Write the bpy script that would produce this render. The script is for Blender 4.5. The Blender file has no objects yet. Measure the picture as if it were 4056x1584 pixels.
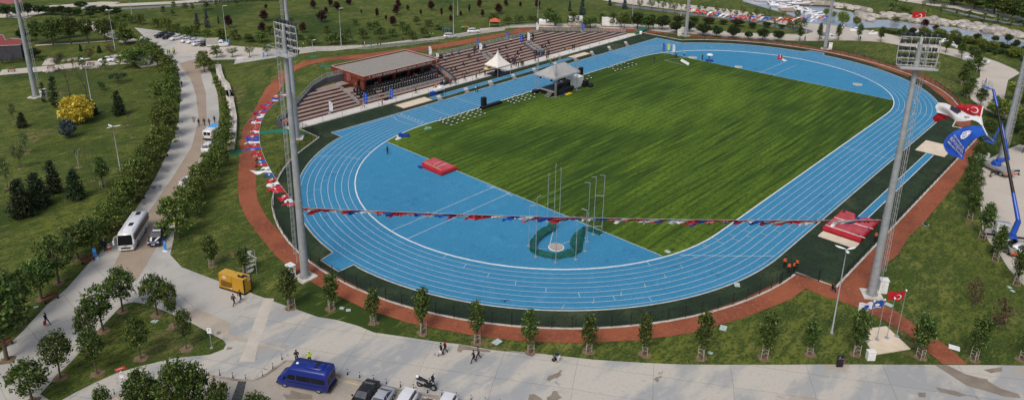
import bpy, math, random
from mathutils import Vector, Matrix
random.seed(7)
SC = bpy.context.scene
COL = SC.collection
R = math.radians
# ---------------------------------------------------------------- camera (solved from the running track)
FPX, PITCH, ROLL, CH, CY, TX, TY, PHI = 2895.04876, .326117102, .0136313948, 56.8085667, 432.243712, 35.5586363, 161.909795, .823618494
_c, _s = math.cos(PHI), math.sin(PHI)
def w2t(x, y): x -= TX; y -= TY; return (_c*x+_s*y, -_s*x+_c*y)
def rot3(v): return Vector((_c*v[0]+_s*v[1], -_s*v[0]+_c*v[1], v[2]))
_F = Vector((0, math.cos(PITCH), -math.sin(PITCH))); _R = Vector((1, 0, 0)); _U = Vector((0, math.sin(PITCH), math.cos(PITCH)))
CR = rot3(_R*math.cos(ROLL)+_U*math.sin(ROLL)); CU = rot3(-_R*math.sin(ROLL)+_U*math.cos(ROLL)); CF = rot3(_F)
CP = Vector((*w2t(0, 0), CH))
cam = bpy.data.cameras.new('camera'); co = bpy.data.objects.new('camera', cam); COL.objects.link(co)
cam.sensor_width = 36; cam.lens = FPX/4056*36; cam.shift_y = -(792-CY)/4056
cam.clip_start = 1; cam.clip_end = 4000
M = Matrix((CR, CU, -CF)).transposed().to_4x4(); M.translation = CP
co.matrix_world = M; SC.camera = co
# ---------------------------------------------------------------- light
SUN_EL, SUN_AZ = 52, 200      # azimuth of the sun in the scene frame, degrees from +X
w = bpy.data.worlds.new('World'); SC.world = w; w.use_nodes = True
nt = w.node_tree; sky = nt.nodes.new('ShaderNodeTexSky'); sky.sky_type = 'NISHITA'; sky.sun_disc = False
sky.sun_elevation = R(SUN_EL); sky.sun_rotation = R(90-SUN_AZ); sky.air_density = 1.0; sky.dust_density = 4.0; sky.ozone_density = .6
bg = nt.nodes['Background']; bg.inputs[1].default_value = .13
nt.links.new(sky.outputs[0], bg.inputs[0])
sun = bpy.data.lights.new('sun', 'SUN'); sun.energy = 1.4; sun.angle = R(20); sun.color = (1, .97, .92)
so = bpy.data.objects.new('sun', sun); COL.objects.link(so)
d = Vector((math.cos(R(SUN_AZ))*math.cos(R(SUN_EL)), math.sin(R(SUN_AZ))*math.cos(R(SUN_EL)), math.sin(R(SUN_EL))))
so.rotation_euler = d.to_track_quat('Z', 'Y').to_euler(); so.location = (0, 0, 120)
SC.view_settings.view_transform = 'Standard'; SC.view_settings.look = 'None'; SC.view_settings.exposure = .09
SC.view_settings.gamma = 1
# ---------------------------------------------------------------- terrain height and pixel helpers
def ss(x, a, b):
    t = min(1, max(0, (x-a)/(b-a))); return t*t*(3-2*t)
def lerp(x, pts):
    if x <= pts[0][0]: return pts[0][1]
    for (a, p), (b, q) in zip(pts, pts[1:]):
        if x <= b: return p+(q-p)*(x-a)/(b-a)
    return pts[-1][1]
WALL = [(-66, 58.5), (-58, 63.3), (-50.5, 68.3), (-45.5, 70), (-40, 70)]
OUT = [(-75, 90), (-68, 97), (-52, 111), (-35, 111), (-10, 105), (14, 95.5), (46, 90), (70, 76)]
BACK = [(-42, 75), (-15, 75), (-14.9, 69.4), (38, 69.4), (69, 57.7)]
def H(u, v):
    if u < -78 or u > 70 or v < 50 or v > 113: return 0
    uw = lerp(v, [(50, -77), (65, -72.5), (76, -67.5), (91, -60.8), (113.5, -51.5)])
    h = 3.8*ss(u, uw, uw+26)*(1-min(1, max(0, (u-38)/31)))
    vo = lerp(u, OUT)
    h *= 1-ss(v, vo-15, vo)
    if u < -66: return h*ss(v, 50, 60)
    if u < -42:
        vw = lerp(u, WALL)
        return h if v > vw else min(h, max(0, (v-57.7)/11.8*3.8-.6))
    vb = lerp(u, BACK)
    if v > vb: return h
    return min(h, max(0, (v-57.7)/11.8*3.8-1.2))
def ray(x, y):
    return CF+CR*((x-2028)/FPX)-CU*((y-CY)/FPX)
def G(x, y, z=None):
    """photo pixel (4056 wide) -> point on the terrain, or on the level z"""
    d = ray(x, y)
    if z is not None:
        t = (z-CH)/d.z; return CP+d*t
    t = (-CH)/d.z; p = CP+d*t
    if -80 < p.x < 110 and 50 < p.y < 140:
        t0 = (4.2-CH)/d.z
        n = int((t-t0)/.25)+2
        for i in range(n):
            q = CP+d*(t0+(t-t0)*i/(n-1))
            if q.z <= H(q.x, q.y): return q
    return p
class Z:
    """a zoomed crop of the photo: origin and scale"""
    def __init__(s, x0, y0, k): s.x0, s.y0, s.k = x0, y0, k
    def S(s, x, y): return s.x0+x/s.k, s.y0+y/s.k
    def g(s, x, y, z=None): return G(*s.S(x, y), z)
D = Z(0, 0, .63511)
z1, z2, z3, z4, z5 = [Z(x, 0, 2.514) for x in (0, 700, 1300, 1900, 2500)]
z6 = Z(3100, 0, 3.354); z7 = Z(3500, 0, 2.514); z8 = Z(0, 350, 2.514)
y1 = Z(600, 350, 2.514); y2 = Z(0, 700, 2.514); y3 = Z(600, 700, 2.0114); y4 = Z(0, 1050, 1.884); y5 = Z(700, 1150, 2.3186)
y6 = Z(1300, 1150, 2.3175); y7 = Z(1950, 600, 2.0117); y8 = Z(1300, 450, 2.0114)
x1 = Z(3000, 750, 2.2357); x2 = Z(3300, 1050, 1.8836); x3 = Z(3500, 350, 2.514); x4 = Z(3600, 700, 2.2346); x5 = Z(2000, 1100, 2.0786); x6 = Z(2600, 1100, 2.0786)
v1 = Z(1080, 230, 3.3525); v2 = Z(1300, 180, 3.87); v3 = Z(1650, 130, 3.87); v4 = Z(2000, 80, 4.572); v5 = Z(850, 200, 2.514)
t1 = Z(0, 0, 5.03); t2 = Z(500, 0, 5.03); t3 = Z(2500, 0, 5.03); t4 = Z(2950, 0, 5.03); t5 = Z(3500, 0, 4.023); t6 = Z(2400, 100, 3.354); t7 = Z(1500, 330, 3.726); t8 = Z(1950, 230, 5.03)
def depth(p): return (p-CP).dot(CF)
def screen(p):
    v = p-CP; dd = v.dot(CF); return 2028+FPX*v.dot(CR)/dd, CY-FPX*v.dot(CU)/dd
def hgt(p, ytop):
    """height above p at which the vertical through p reaches photo row ytop"""
    a = ray(screen(p)[0], ytop)
    # solve p+(0,0,h) projects to y=ytop
    k = (CY-ytop)/FPX
    v = p-CP
    # (v+h z).CU = k (v+h z).CF
    return (k*v.dot(CF)-v.dot(CU))/(CU.z-k*CF.z)
# ---------------------------------------------------------------- materials
MATS = {}
def principled(name):
    m = bpy.data.materials.new(name); m.use_nodes = True
    return m, m.node_tree, m.node_tree.nodes['Principled BSDF']
def N(nt, t, **k):
    n = nt.nodes.new(t)
    for a, b in k.items(): setattr(n, a, b)
    return n
def mat(name, col, rough=.7, metal=0, c2=None, scale=2., spec=.3, bump=0, emis=None, alpha=1, coord='Object', detail=3, rnd=0):
    if name in MATS: return MATS[name]
    m, nt, b = principled(name); L = nt.links.new
    b.inputs['Roughness'].default_value = rough; b.inputs['Metallic'].default_value = metal
    b.inputs['Specular IOR Level'].default_value = spec
    if c2 is None: c2 = tuple(c*.86 for c in col)
    tc = N(nt, 'ShaderNodeTexCoord'); no = N(nt, 'ShaderNodeTexNoise'); no.inputs['Scale'].default_value = scale; no.inputs['Detail'].default_value = detail
    L(tc.outputs[coord], no.inputs['Vector'])
    r = N(nt, 'ShaderNodeValToRGB'); r.color_ramp.elements[0].position = .35; r.color_ramp.elements[1].position = .65
    r.color_ramp.elements[0].color = (*c2, 1); r.color_ramp.elements[1].color = (*col, 1)
    L(no.outputs['Fac'], r.inputs[0]); last = r.outputs[0]
    if rnd:
        oi = N(nt, 'ShaderNodeObjectInfo'); hs = N(nt, 'ShaderNodeHueSaturation'); mr = N(nt, 'ShaderNodeMapRange')
        mr.inputs[3].default_value = 1-rnd; mr.inputs[4].default_value = 1+rnd
        L(oi.outputs['Random'], mr.inputs[0]); L(mr.outputs[0], hs.inputs['Value']); L(last, hs.inputs['Color']); last = hs.outputs[0]
    L(last, b.inputs['Base Color'])
    if bump:
        bp = N(nt, 'ShaderNodeBump'); bp.inputs['Strength'].default_value = bump; bp.inputs['Distance'].default_value = .05
        L(no.outputs['Fac'], bp.inputs['Height']); L(bp.outputs[0], b.inputs['Normal'])
    if alpha < 1: b.inputs['Alpha'].default_value = alpha
    if emis: b.inputs['Emission Color'].default_value = (*emis[0], 1); b.inputs['Emission Strength'].default_value = emis[1]
    MATS[name] = m; return m
def ground_mat(name, layers, rough=.9, bump=.3, bscale=6, joints=None, waves=None, spec=.15):
    """layers: list of (scale vec3, detail, lo, hi, colour) mixed over the first colour by noise; world coordinates"""
    m, nt, b = principled(name); L = nt.links.new
    b.inputs['Roughness'].default_value = rough; b.inputs['Specular IOR Level'].default_value = spec
    geo = N(nt, 'ShaderNodeNewGeometry'); last = None
    for i, ly in enumerate(layers):
        if i == 0: base = ly; continue
        sc, det, lo, hi, colr = ly[:5]
        mp = N(nt, 'ShaderNodeMapping'); mp.inputs['Scale'].default_value = sc; mp.inputs['Location'].default_value = (i*13.7, i*5.1, 0)
        if len(ly) > 5: mp.inputs['Rotation'].default_value = (0, 0, ly[5])
        no = N(nt, 'ShaderNodeTexNoise'); no.inputs['Scale'].default_value = 1; no.inputs['Detail'].default_value = det; no.inputs['Roughness'].default_value = .6
        L(geo.outputs['Position'], mp.inputs[0]); L(mp.outputs[0], no.inputs['Vector'])
        mr = N(nt, 'ShaderNodeMapRange', interpolation_type='SMOOTHSTEP'); mr.inputs[1].default_value = lo; mr.inputs[2].default_value = hi
        L(no.outputs['Fac'], mr.inputs[0])
        mx = N(nt, 'ShaderNodeMix', data_type='RGBA'); L(mr.outputs[0], mx.inputs[0])
        if last is None: mx.inputs[6].default_value = (*base, 1)
        else: L(last, mx.inputs[6])
        mx.inputs[7].default_value = (*colr, 1); last = mx.outputs[2]
    if joints:
        ang, sx, sy, wid, colr = joints
        mp = N(nt, 'ShaderNodeMapping'); mp.inputs['Rotation'].default_value = (0, 0, ang)
        L(geo.outputs['Position'], mp.inputs[0])
        br = N(nt, 'ShaderNodeTexBrick'); br.offset = 0; br.inputs['Scale'].default_value = 1; br.inputs['Brick Width'].default_value = sx; br.inputs['Row Height'].default_value = sy
        br.inputs['Mortar Size'].default_value = wid; br.inputs['Color1'].default_value = (1, 1, 1, 1); br.inputs['Color2'].default_value = (.93, .93, .95, 1); br.inputs['Mortar'].default_value = (*colr, 1)
        nz = N(nt, 'ShaderNodeTexNoise'); nz.inputs['Scale'].default_value = .3; va = N(nt, 'ShaderNodeVectorMath', operation='MULTIPLY_ADD'); va.inputs[1].default_value = (.35, .35, 0)
        L(mp.outputs[0], nz.inputs['Vector']); L(nz.outputs['Color'], va.inputs[0]); L(mp.outputs[0], va.inputs[2]); L(va.outputs[0], br.inputs['Vector'])
        mx = N(nt, 'ShaderNodeMix', data_type='RGBA', blend_type='MULTIPLY'); mx.inputs[0].default_value = 1
        L(last, mx.inputs[6]); L(br.outputs['Color'], mx.inputs[7]); last = mx.outputs[2]
    for ang, per, lo, hi, dist in waves or ():
        mp = N(nt, 'ShaderNodeMapping'); mp.inputs['Rotation'].default_value = (0, 0, ang); L(geo.outputs['Position'], mp.inputs[0])
        wv = N(nt, 'ShaderNodeTexWave', wave_type='BANDS', bands_direction='Y'); wv.inputs['Scale'].default_value = .314/per*1.0; wv.inputs['Distortion'].default_value = dist; wv.inputs['Detail'].default_value = 3; wv.inputs['Detail Scale'].default_value = .15
        L(mp.outputs[0], wv.inputs['Vector']); mr = N(nt, 'ShaderNodeMapRange'); mr.inputs[3].default_value = lo; mr.inputs[4].default_value = hi; L(wv.outputs['Fac'], mr.inputs[0])
        hs = N(nt, 'ShaderNodeHueSaturation'); L(mr.outputs[0], hs.inputs['Value']); L(last, hs.inputs['Color']); last = hs.outputs[0]
    L(last, b.inputs['Base Color'])
    if bump:
        no = N(nt, 'ShaderNodeTexNoise'); no.inputs['Scale'].default_value = bscale; no.inputs['Detail'].default_value = 4
        L(geo.outputs['Position'], no.inputs['Vector']); bp = N(nt, 'ShaderNodeBump'); bp.inputs['Strength'].default_value = bump; bp.inputs['Distance'].default_value = .1
        L(no.outputs['Fac'], bp.inputs['Height']); L(bp.outputs[0], b.inputs['Normal'])
    return m
GRASS = ground_mat('lawn_grass', [(.052, .083, .012), ((.03, .03, .03), 4, .38, .6, (.13, .15, .024)), ((.16, .16, .1), 4, .48, .66, (.17, .175, .04)), ((.1, .25, .1), 4, .48, .68, (.028, .052, .01)), ((.07, .07, .1), 5, .57, .69, (.18, .145, .06)),
    ((.5, 1.0, 1), 5, .42, .62, (.042, .068, .012)), ((2.2, 2.2, 1), 4, .48, .64, (.03, .05, .01)), ((3.3, 3.3, 1), 3, .5, .7, (.13, .15, .035)), ((.025, .025, 1), 3, .52, .68, (.033, .058, .01)), ((.3, 1.2, 1), 5, .55, .7, (.14, .15, .035), .7)], bump=1, bscale=4)
INFIELD = ground_mat('infield_grass', [(.06, .11, .01), ((.035, 1.3, 1), 5, .44, .6, (.085, .14, .012), .03), ((.022, .03, 1), 4, .42, .6, (.034, .07, .008)), ((.05, .9, 1), 5, .5, .66, (.1, .165, .014), .25), ((.04, 1.1, 1), 5, .5, .62, (.028, .058, .008), -.12),
    ((.02, .035, 1), 4, .48, .68, (.1, .165, .016)), ((1.7, .1, 1), 5, .56, .68, (.045, .09, .011), .5), ((.8, 3, 1), 4, .5, .66, (.03, .06, .009))], bump=.6, waves=((-.05, 1.5, .87, 1.12, 2.5), (-.3, 5.5, .93, 1.06, 3)))
TURF = ground_mat('dark_turf', [(.02, .034, .019), ((.25, .25, 1), 4, .42, .66, (.032, .055, .026)), ((.08, .08, 1), 4, .52, .72, (.07, .088, .038)), ((2, 2, 1), 3, .48, .7, (.013, .022, .014)), ((4, 4, 1), 3, .5, .7, (.035, .052, .03))], bump=.3)
CONC = ground_mat('pale_concrete', [(.48, .45, .385), ((.05, .16, 1), 6, .44, .56, (.33, .34, .33), -PHI), ((.5, .5, 1), 5, .55, .75, (.46, .425, .37)), ((.11, .11, 1), 5, .6, .68, (.38, .32, .25)), ((.25, .6, 1), 6, .6, .75, (.5, .47, .42)), ((.09, .2, 1), 6, .68, .7, (.22, .18, .14)), ((1.1, .5, 1), 6, .62, .72, (.28, .26, .24)), ((2.5, 2.5, 1), 4, .5, .8, (.37, .35, .31))],
    bump=.12, joints=(PHI+.2, 9, 4.4, .03, (.66, .62, .57)), rough=.8)
ROADC = ground_mat('road_concrete', [(.47, .45, .395), ((.1, .1, 1), 5, .45, .66, (.37, .36, .325)), ((.3, .3, 1), 5, .55, .7, (.47, .44, .39)), ((.16, .16, 1), 6, .69, .715, (.15, .11, .085)), ((3, 3, 1), 4, .5, .8, (.38, .36, .32))],
    bump=.12, joints=(PHI+.75, 12, 5.5, .03, (.62, .58, .53)), rough=.8)
PAVE = ground_mat('promenade_paving', [(.5, .45, .38), ((.1, .1, 1), 4, .45, .7, (.45, .4, .335)), ((1.5, 1.5, 1), 4, .5, .8, (.42, .385, .33))], bump=.1)
BRICK = ground_mat('tan_block_paving', [(.33, .265, .2), ((.2, .2, 1), 4, .4, .7, (.28, .22, .165)), ((3, 3, 1), 4, .4, .8, (.38, .31, .24))], bump=.2)
PARK = ground_mat('parking_concrete', [(.38, .34, .285), ((.15, .15, 1), 5, .45, .65, (.3, .265, .22)), ((.3, .3, 1), 6, .66, .685, (.13, .09, .065)), ((2, 2, 1), 4, .5, .8, (.42, .385, .33))], bump=.15)
TRACK = ground_mat('blue_track', [(.04, .225, .385), ((.08, .08, 1), 4, .4, .7, (.052, .25, .41)), ((.3, .3, 1), 5, .6, .68, (.028, .15, .29)), ((3, 3, 1), 4, .4, .62, (.034, .19, .335)), ((.5, .5, 1), 4, .5, .75, (.06, .24, .41)), ((1, 1, 1), 4, .68, .75, (.1, .25, .36))], rough=.75, bump=.1, spec=.25)
REDP = ground_mat('red_gravel', [(.31, .098, .046), ((.12, .12, 1), 5, .4, .66, (.19, .06, .034)), ((2, 2, 1), 5, .48, .68, (.32, .12, .07)), ((.3, .3, 1), 5, .57, .75, (.2, .08, .048)), ((6, 6, 1), 3, .45, .8, (.2, .055, .03))], bump=.5)
WHITE = mat('white_line_paint', (.74, .74, .72), .6, c2=(.62, .63, .63), scale=1.5, coord='Object')
YELL = mat('yellow_line_paint', (.6, .5, .2), .6)
KERB = mat('pale_kerb_stone', (.6, .56, .49), .8, c2=(.45, .41, .35), scale=.7)
SAND = mat('pale_sand', (.68, .58, .44), .95, c2=(.6, .5, .37), scale=.6)
WATER = mat('harbour_water', (.24, .27, .31), .12, c2=(.28, .31, .35), scale=.1, spec=.6)
BROWNKERB = mat('brown_kerb', (.13, .09, .06), .8)
# ---------------------------------------------------------------- mesh builders
class MB:
    def __init__(s): s.v = []; s.f = []; s.mi = []; s.sm = []; s.m = 0
    def add(s, vs, fs, smooth=False):
        o = len(s.v); s.v += [tuple(p) for p in vs]
        for f in fs: s.f.append([i+o for i in f]); s.mi.append(s.m); s.sm.append(smooth)
    def box(s, c, d, rz=0, rx=0, ry=0):
        x, y, z = d[0]/2, d[1]/2, d[2]/2
        vs = [Vector((a*x, b*y, e*z)) for a in (-1, 1) for b in (-1, 1) for e in (-1, 1)]
        if rz or rx or ry:
            m = Matrix.Rotation(rz, 3, 'Z') @ Matrix.Rotation(ry, 3, 'Y') @ Matrix.Rotation(rx, 3, 'X'); vs = [m @ p for p in vs]
        s.add([p+Vector(c) for p in vs], [(0, 1, 3, 2), (4, 6, 7, 5), (0, 4, 5, 1), (2, 3, 7, 6), (0, 2, 6, 4), (1, 5, 7, 3)])
    def cyl(s, a, b, r0, r1=None, n=8, caps=True):
        a, b = Vector(a), Vector(b); r1 = r0 if r1 is None else r1
        d = (b-a); q = d.to_track_quat('Z', 'Y'); vs = []
        for p, r in ((a, r0), (b, r1)):
            for i in range(n): vs.append(p+q @ Vector((r*math.cos(2*math.pi*i/n), r*math.sin(2*math.pi*i/n), 0)))
        s.add(vs, [(i, (i+1) % n, n+(i+1) % n, n+i) for i in range(n)], True)
        if caps: s.add(vs, [list(range(n))[::-1], [n+i for i in range(n)]])
    def tube(s, pts, r, n=6):
        for a, b in zip(pts, pts[1:]): s.cyl(a, b, r, n=n)
    def prism(s, pts, z0, z1):
        n = len(pts); vs = [(p[0], p[1], z0) for p in pts]+[(p[0], p[1], z1) for p in pts]
        s.add(vs, [list(range(n))[::-1], [n+i for i in range(n)]]+[(i, (i+1) % n, n+(i+1) % n, n+i) for i in range(n)])
    def loft(s, secs, smooth=True, caps=True):
        n = len(secs[0]); vs = [p for q in secs for p in q]; fs = []
        for k in range(len(secs)-1):
            for i in range(n): j = (i+1) % n; fs.append((k*n+i, k*n+j, k*n+n+j, k*n+n+i))
        s.add(vs, fs, smooth)
        if caps: s.add(vs, [list(range(n))[::-1], [(len(secs)-1)*n+i for i in range(n)]])
    def lathe(s, prof, c=(0, 0, 0), n=12):
        s.loft([[(c[0]+r*math.cos(2*math.pi*i/n), c[1]+r*math.sin(2*math.pi*i/n), c[2]+z) for i in range(n)] for r, z in prof])
    def ball(s, c, r, n=10, sz=1): s.lathe([(max(.001, r*math.sin(math.pi*k/6)), -r*sz*math.cos(math.pi*k/6)) for k in range(7)], c, n)
    def build(s, name, mats, parent=None, loc=None):
        me = bpy.data.meshes.new(name); me.from_pydata([tuple(p) for p in s.v], [], s.f)
        if not isinstance(mats, (list, tuple)): mats = [mats]
        for m in mats: me.materials.append(m)
        me.polygons.foreach_set('material_index', s.mi); me.polygons.foreach_set('use_smooth', s.sm)
        me.update(); o = bpy.data.objects.new(name, me); COL.objects.link(o)
        if parent: o.parent = parent
        if loc is not None: o.location = loc
        return o
def empty(name, loc=(0, 0, 0), rz=0):
    o = bpy.data.objects.new(name, None); o.empty_display_size = .5; COL.objects.link(o); o.location = loc; o.rotation_euler = (0, 0, rz); return o
DONE = []
def tag(o, label, cat, group=None, kind=None):
    if label: o['label'] = label; o['category'] = cat; DONE.append(o)
    if group: o['group'] = group
    if kind: o['kind'] = kind
    return o
KIDS = {}
def dup(root, loc=None, rz=None, scale=None, label=None, cat=None, group=None, mats=None):
    if not KIDS.get(root.name): KIDS[root.name] = [(c, [g for g in bpy.data.objects if g.parent == c]) for c in bpy.data.objects if c.parent == root]
    r = root.copy(); COL.objects.link(r)
    for k in ('label', 'group', 'category'):
        if k in r: del r[k]
    if loc is not None: r.location = loc
    if rz is not None: r.rotation_euler = (0, 0, rz)
    if scale is not None: r.scale = (scale,)*3 if not isinstance(scale, (tuple, list)) else scale
    out = [r]
    for c, gs in KIDS[root.name]:
        d = c.copy(); COL.objects.link(d); d.parent = r; out.append(d)
        for g in gs: e = g.copy(); COL.objects.link(e); e.parent = d; out.append(e)
    if mats:
        for o in out:
            for sl in getattr(o, 'material_slots', []):
                mn = sl.material.name if sl.material else ''
                if mn in mats: sl.link = 'OBJECT'; sl.material = mats[mn]
    if label: tag(r, label, cat, group)
    return r
PROTOS = []
def hide_protos():
    for p in PROTOS:
        kids = [c for c in bpy.data.objects if c.parent == p]; gk = [g for c in kids for g in bpy.data.objects if g.parent == c]
        for o in gk+kids+[p]: bpy.data.objects.remove(o)
def struct(o, kind='structure'): o['kind'] = kind; return o
def sheet(name, polys, z, m):
    b = MB()
    for i, p in enumerate(polys): b.add([(q[0], q[1], z+(i*.0015 if len(polys) < 12 else (i % 7)*.0004)) for q in p], [list(range(len(p)))])
    o = b.build(name, m)
    for f in o.data.polygons:
        if f.normal.z < 0: f.flip()
    return struct(o)
def drape(name, pairs, m, off=.06, step=1.5, nc=5, parent=None):
    """strip between pixel pairs laid over the terrain"""
    b = MB(); rows = []
    for (a, c), (a2, c2) in zip(pairs, pairs[1:]):
        n = max(1, int((a2-a).length/step))
        for k in range(n): rows.append((a.lerp(a2, k/n), c.lerp(c2, k/n)))
    rows.append(pairs[-1]); vs = []
    for a, c in rows:
        for i in range(nc):
            p = a.lerp(c, i/(nc-1)); vs.append((p.x, p.y, H(p.x, p.y)+off))
    fs = [(k*nc+i, k*nc+i+1, (k+1)*nc+i+1, (k+1)*nc+i) for k in range(len(rows)-1) for i in range(nc-1)]
    b.add(vs, fs); o = b.build(name, m, parent)
    for f in o.data.polygons:
        if f.normal.z < 0: f.flip()
    return o if parent else struct(o)
def PX(fr, *pts): return [fr.g(x, y, 0) for x, y in pts]
def ribbon(pts, wid, z=0, closed=False):
    """list of quads following a polyline on the level"""
    P = [Vector((p[0], p[1])) for p in pts]; n = len(P); L, Rr = [], []
    for i in range(n):
        a = P[i-1] if (i or closed) else P[i]; c = P[(i+1) % n] if (i < n-1 or closed) else P[i]
        t = (c-a).normalized(); q = Vector((-t.y, t.x))*wid/2; L.append(P[i]+q); Rr.append(P[i]-q)
    m = n if closed else n-1
    return [[L[i], L[(i+1) % n], Rr[(i+1) % n], Rr[i]] for i in range(m)]
# ================================================================= GROUND
def axis(lo, a, b, hi, fine, coarse):
    s = []; x = lo
    while x < a: s.append(x); x += coarse
    x = a
    while x < b: s.append(x); x += fine
    x = b
    while x <= hi: s.append(x); x += coarse
    return s
xs = axis(-420, -80, 72, 800, 1, 40); ys = axis(-520, 48, 114, 800, 1, 40)
b = MB(); nx = len(xs)
b.add([(x, y, H(x, y)) for y in ys for x in xs], [(j*nx+i, j*nx+i+1, (j+1)*nx+i+1, (j+1)*nx+i) for j in range(len(ys)-1) for i in range(nx-1)], True)
struct(b.build('ground', GRASS))
def arc(cx, r, a0, a1, n=40): return [(cx+r*math.cos(R(a0+(a1-a0)*i/n)), r*math.sin(R(a0+(a1-a0)*i/n))) for i in range(n+1)]
LH = 42.195
def stad(r): return arc(LH, r, -90, 90)+arc(-LH, r, 90, 270)
# dark turf between the track and its fence
turf = [(-45, -50.5), (-44.7, -56.4), (43.6, -56.4), (43.6, -50.4), (47.6, -50)]+arc(LH+1, 50.9, -80, 45, 30)+[(74.6, 39.4), (74.7, 54.6), (62, 54.2), (-63.3, 54.1), (-63.3, 46.4), (-71.7, 41.4)]+arc(-LH, 50.9, 126, 266, 36)
sheet('track_surround', [turf], .02, TURF)
ro = 46.9
blue = [(-LH, -ro), (LH, -ro)]+arc(LH, ro, -88, -4, 30)+[(91.8, -2.3), (91.8, 2.2)]+arc(LH, ro, 4, 52, 16)+[(71.1, 37.4), (71.4, 47.0), (-59.8, 47.0), (-59.7, 43.1)]+arc(-LH, ro, 113, 176.5, 30)+[(-91.6, 2.2), (-91.6, -2.4), (-88.9, -2.4)]+arc(-LH, ro, 184.5, 268, 36)
sheet('running_track', [blue], .03, TRACK)
inf = [(-54.6, -33.9), (LH, -36.4)]+[p for p in arc(LH, 36.4, -88, 88, 60) if p[0] < 55.2]
inf = [(-54.6, 34.2), (-54.6, -34.2)]+[p for p in arc(-LH, 36.4, 250, 270, 10)]+[p for p in arc(LH, 36.4, -90, 0, 60) if p[0] < 55]+[(55, -34.1), (55, 34.1)]+[p for p in arc(LH, 36.4, 0, 90, 60) if p[0] < 55]+arc(-LH, 36.4, 90, 110, 10)
sheet('infield_lawn', [inf], .045, INFIELD)
# markings
q = []
for k in range(1, 9): q += ribbon(stad(36.5+1.22*k), .058, closed=True)
for k in range(1, 9): # chute lanes on the home straight
    v = 36.5+1.22*k
    q += ribbon([(42, v), (70.9, v)], .07)
    if k == 8: q += ribbon([(-42, v), (-59, v)], .07)
for u in (-33.6, -23.6):
    q += ribbon([(u, 36.8), (u, 46.2)], .07)
q += ribbon([(-42.2, 36.8), (-42.2, 46.3)], .09)
q += ribbon([(-43.4, 46.2), (-44.6, 43), (-44.2, 39), (-42.6, 36.9)], .06)
q += ribbon([(-70, 38), (-66, 35), (-64.5, 30)], .06)
q += ribbon([(-LH, -36.8), (-45.5, -42), (-LH-5, -46.2)], .07) if 0 else []
q += ribbon([(-52.5, -35.6), (-49.5, -39), (-46.2, -42.5), (-42.6, -46.2)], .08)
q += ribbon([(37, -36.8), (37, -46.2)], .07)+ribbon([(47, -36.9), (48.5, -45.8)], .06)+ribbon([(12, -36.8), (12, -46.2)], .06)
for i in range(9):  # relay and stagger ticks round the lanes
    k = i % 8; r0 = 36.5+1.22*k
    for cx, s0 in ((-LH, 196+i*6.1), (-LH, 120+i*5.3), (LH, 20+i*7.2)):
        a = R(s0); q += ribbon([(cx+(r0+.1)*math.cos(a), (r0+.1)*math.sin(a)), (cx+(r0+1.1)*math.cos(a), (r0+1.1)*math.sin(a))], .05)
# javelin runway, sectors, far field lines
for l in ([(-78.4, 1.95), (-54.5, 1.95)], [(-78.4, -1.95), (-54.5, -1.95)], [(71.9, 1.95), (55, 1.95)], [(71.9, -1.95), (55, -1.95)], [(-55.4, 3.2), (-55, 1.2), (-55, -1.2), (-55.4, -3.2)], [(56, 3), (56, -3)]): q += ribbon(l, .08)
for l in ([(-54.6, 33.8), (-54.6, -33.8)], [(55, 33.8), (55, -33.8)]): q += ribbon(l, .1)
o = sheet('lane_lines', q, .05, WHITE)
nums = bpy.data.curves
def text(s, size, ext, m, name='lettering', parent=None, mw=None, align='CENTER'):
    c = nums.new('t', 'FONT'); c.body = s; c.size = size; c.extrude = ext; c.align_x = align; c.align_y = 'CENTER'; c.resolution_u = 2
    t = bpy.data.objects.new('t', c); COL.objects.link(t)
    dg = bpy.context.evaluated_depsgraph_get(); me = bpy.data.meshes.new_from_object(t.evaluated_get(dg)); bpy.data.objects.remove(t)
    me.materials.clear(); me.materials.append(m)
    o = bpy.data.objects.new(name, me); COL.objects.link(o)
    if parent: o.parent = parent
    if mw is not None: o.matrix_local = mw
    return o
for i in range(8):
    t = text(str(i+1), 1.0, .002, WHITE, 'lane_number', mw=Matrix.Translation((-41.2, 37.1+1.22*i, .053)) @ Matrix.Rotation(R(90), 4, 'Z')); struct(t)
q = []
for i in range(8):
    u = -36+i*3.3
sheet('lane_ticks', [ribbon([(-47+2.5*k, -36.5-1.22*k-.1), (-47+2.5*k, -36.5-1.22*k-1.1)], .08)[0] for k in range(8)]+[ribbon([(-44+3*k, -36.5-1.22*k-.1), (-44+3*k, -36.5-1.22*k-1.1)], .08)[0] for k in range(8)]
      +[ribbon([(-LH+(37+1.22*k)*math.cos(R(262-5.5*k)), (37+1.22*k)*math.sin(R(262-5.5*k))), (-LH+(38+1.22*k)*math.cos(R(261.5-5.5*k)), (38+1.22*k)*math.sin(R(261.5-5.5*k)))], .08)[0] for k in range(8)], .056, YELL)
# raised kerbs
def kerb(name, pts, wid, h, m=None, closed=False, z=0):
    b = MB()
    for qd in ribbon(pts, wid, closed=closed): b.prism([(p.x, p.y) for p in qd][::-1], z, h)
    return struct(b.build(name, m or KERB))
kerb('inner_kerb', stad(36.5), .22, .1, WHITE, True)
kerb('outer_kerb', [p for p in blue], .16, .07, KERB, True)
kerb('fence_kerb', [p for p in turf[:60]], .3, .12, KERB, True) if 0 else kerb('fence_kerb', turf, .32, .14, KERB, True)
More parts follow.
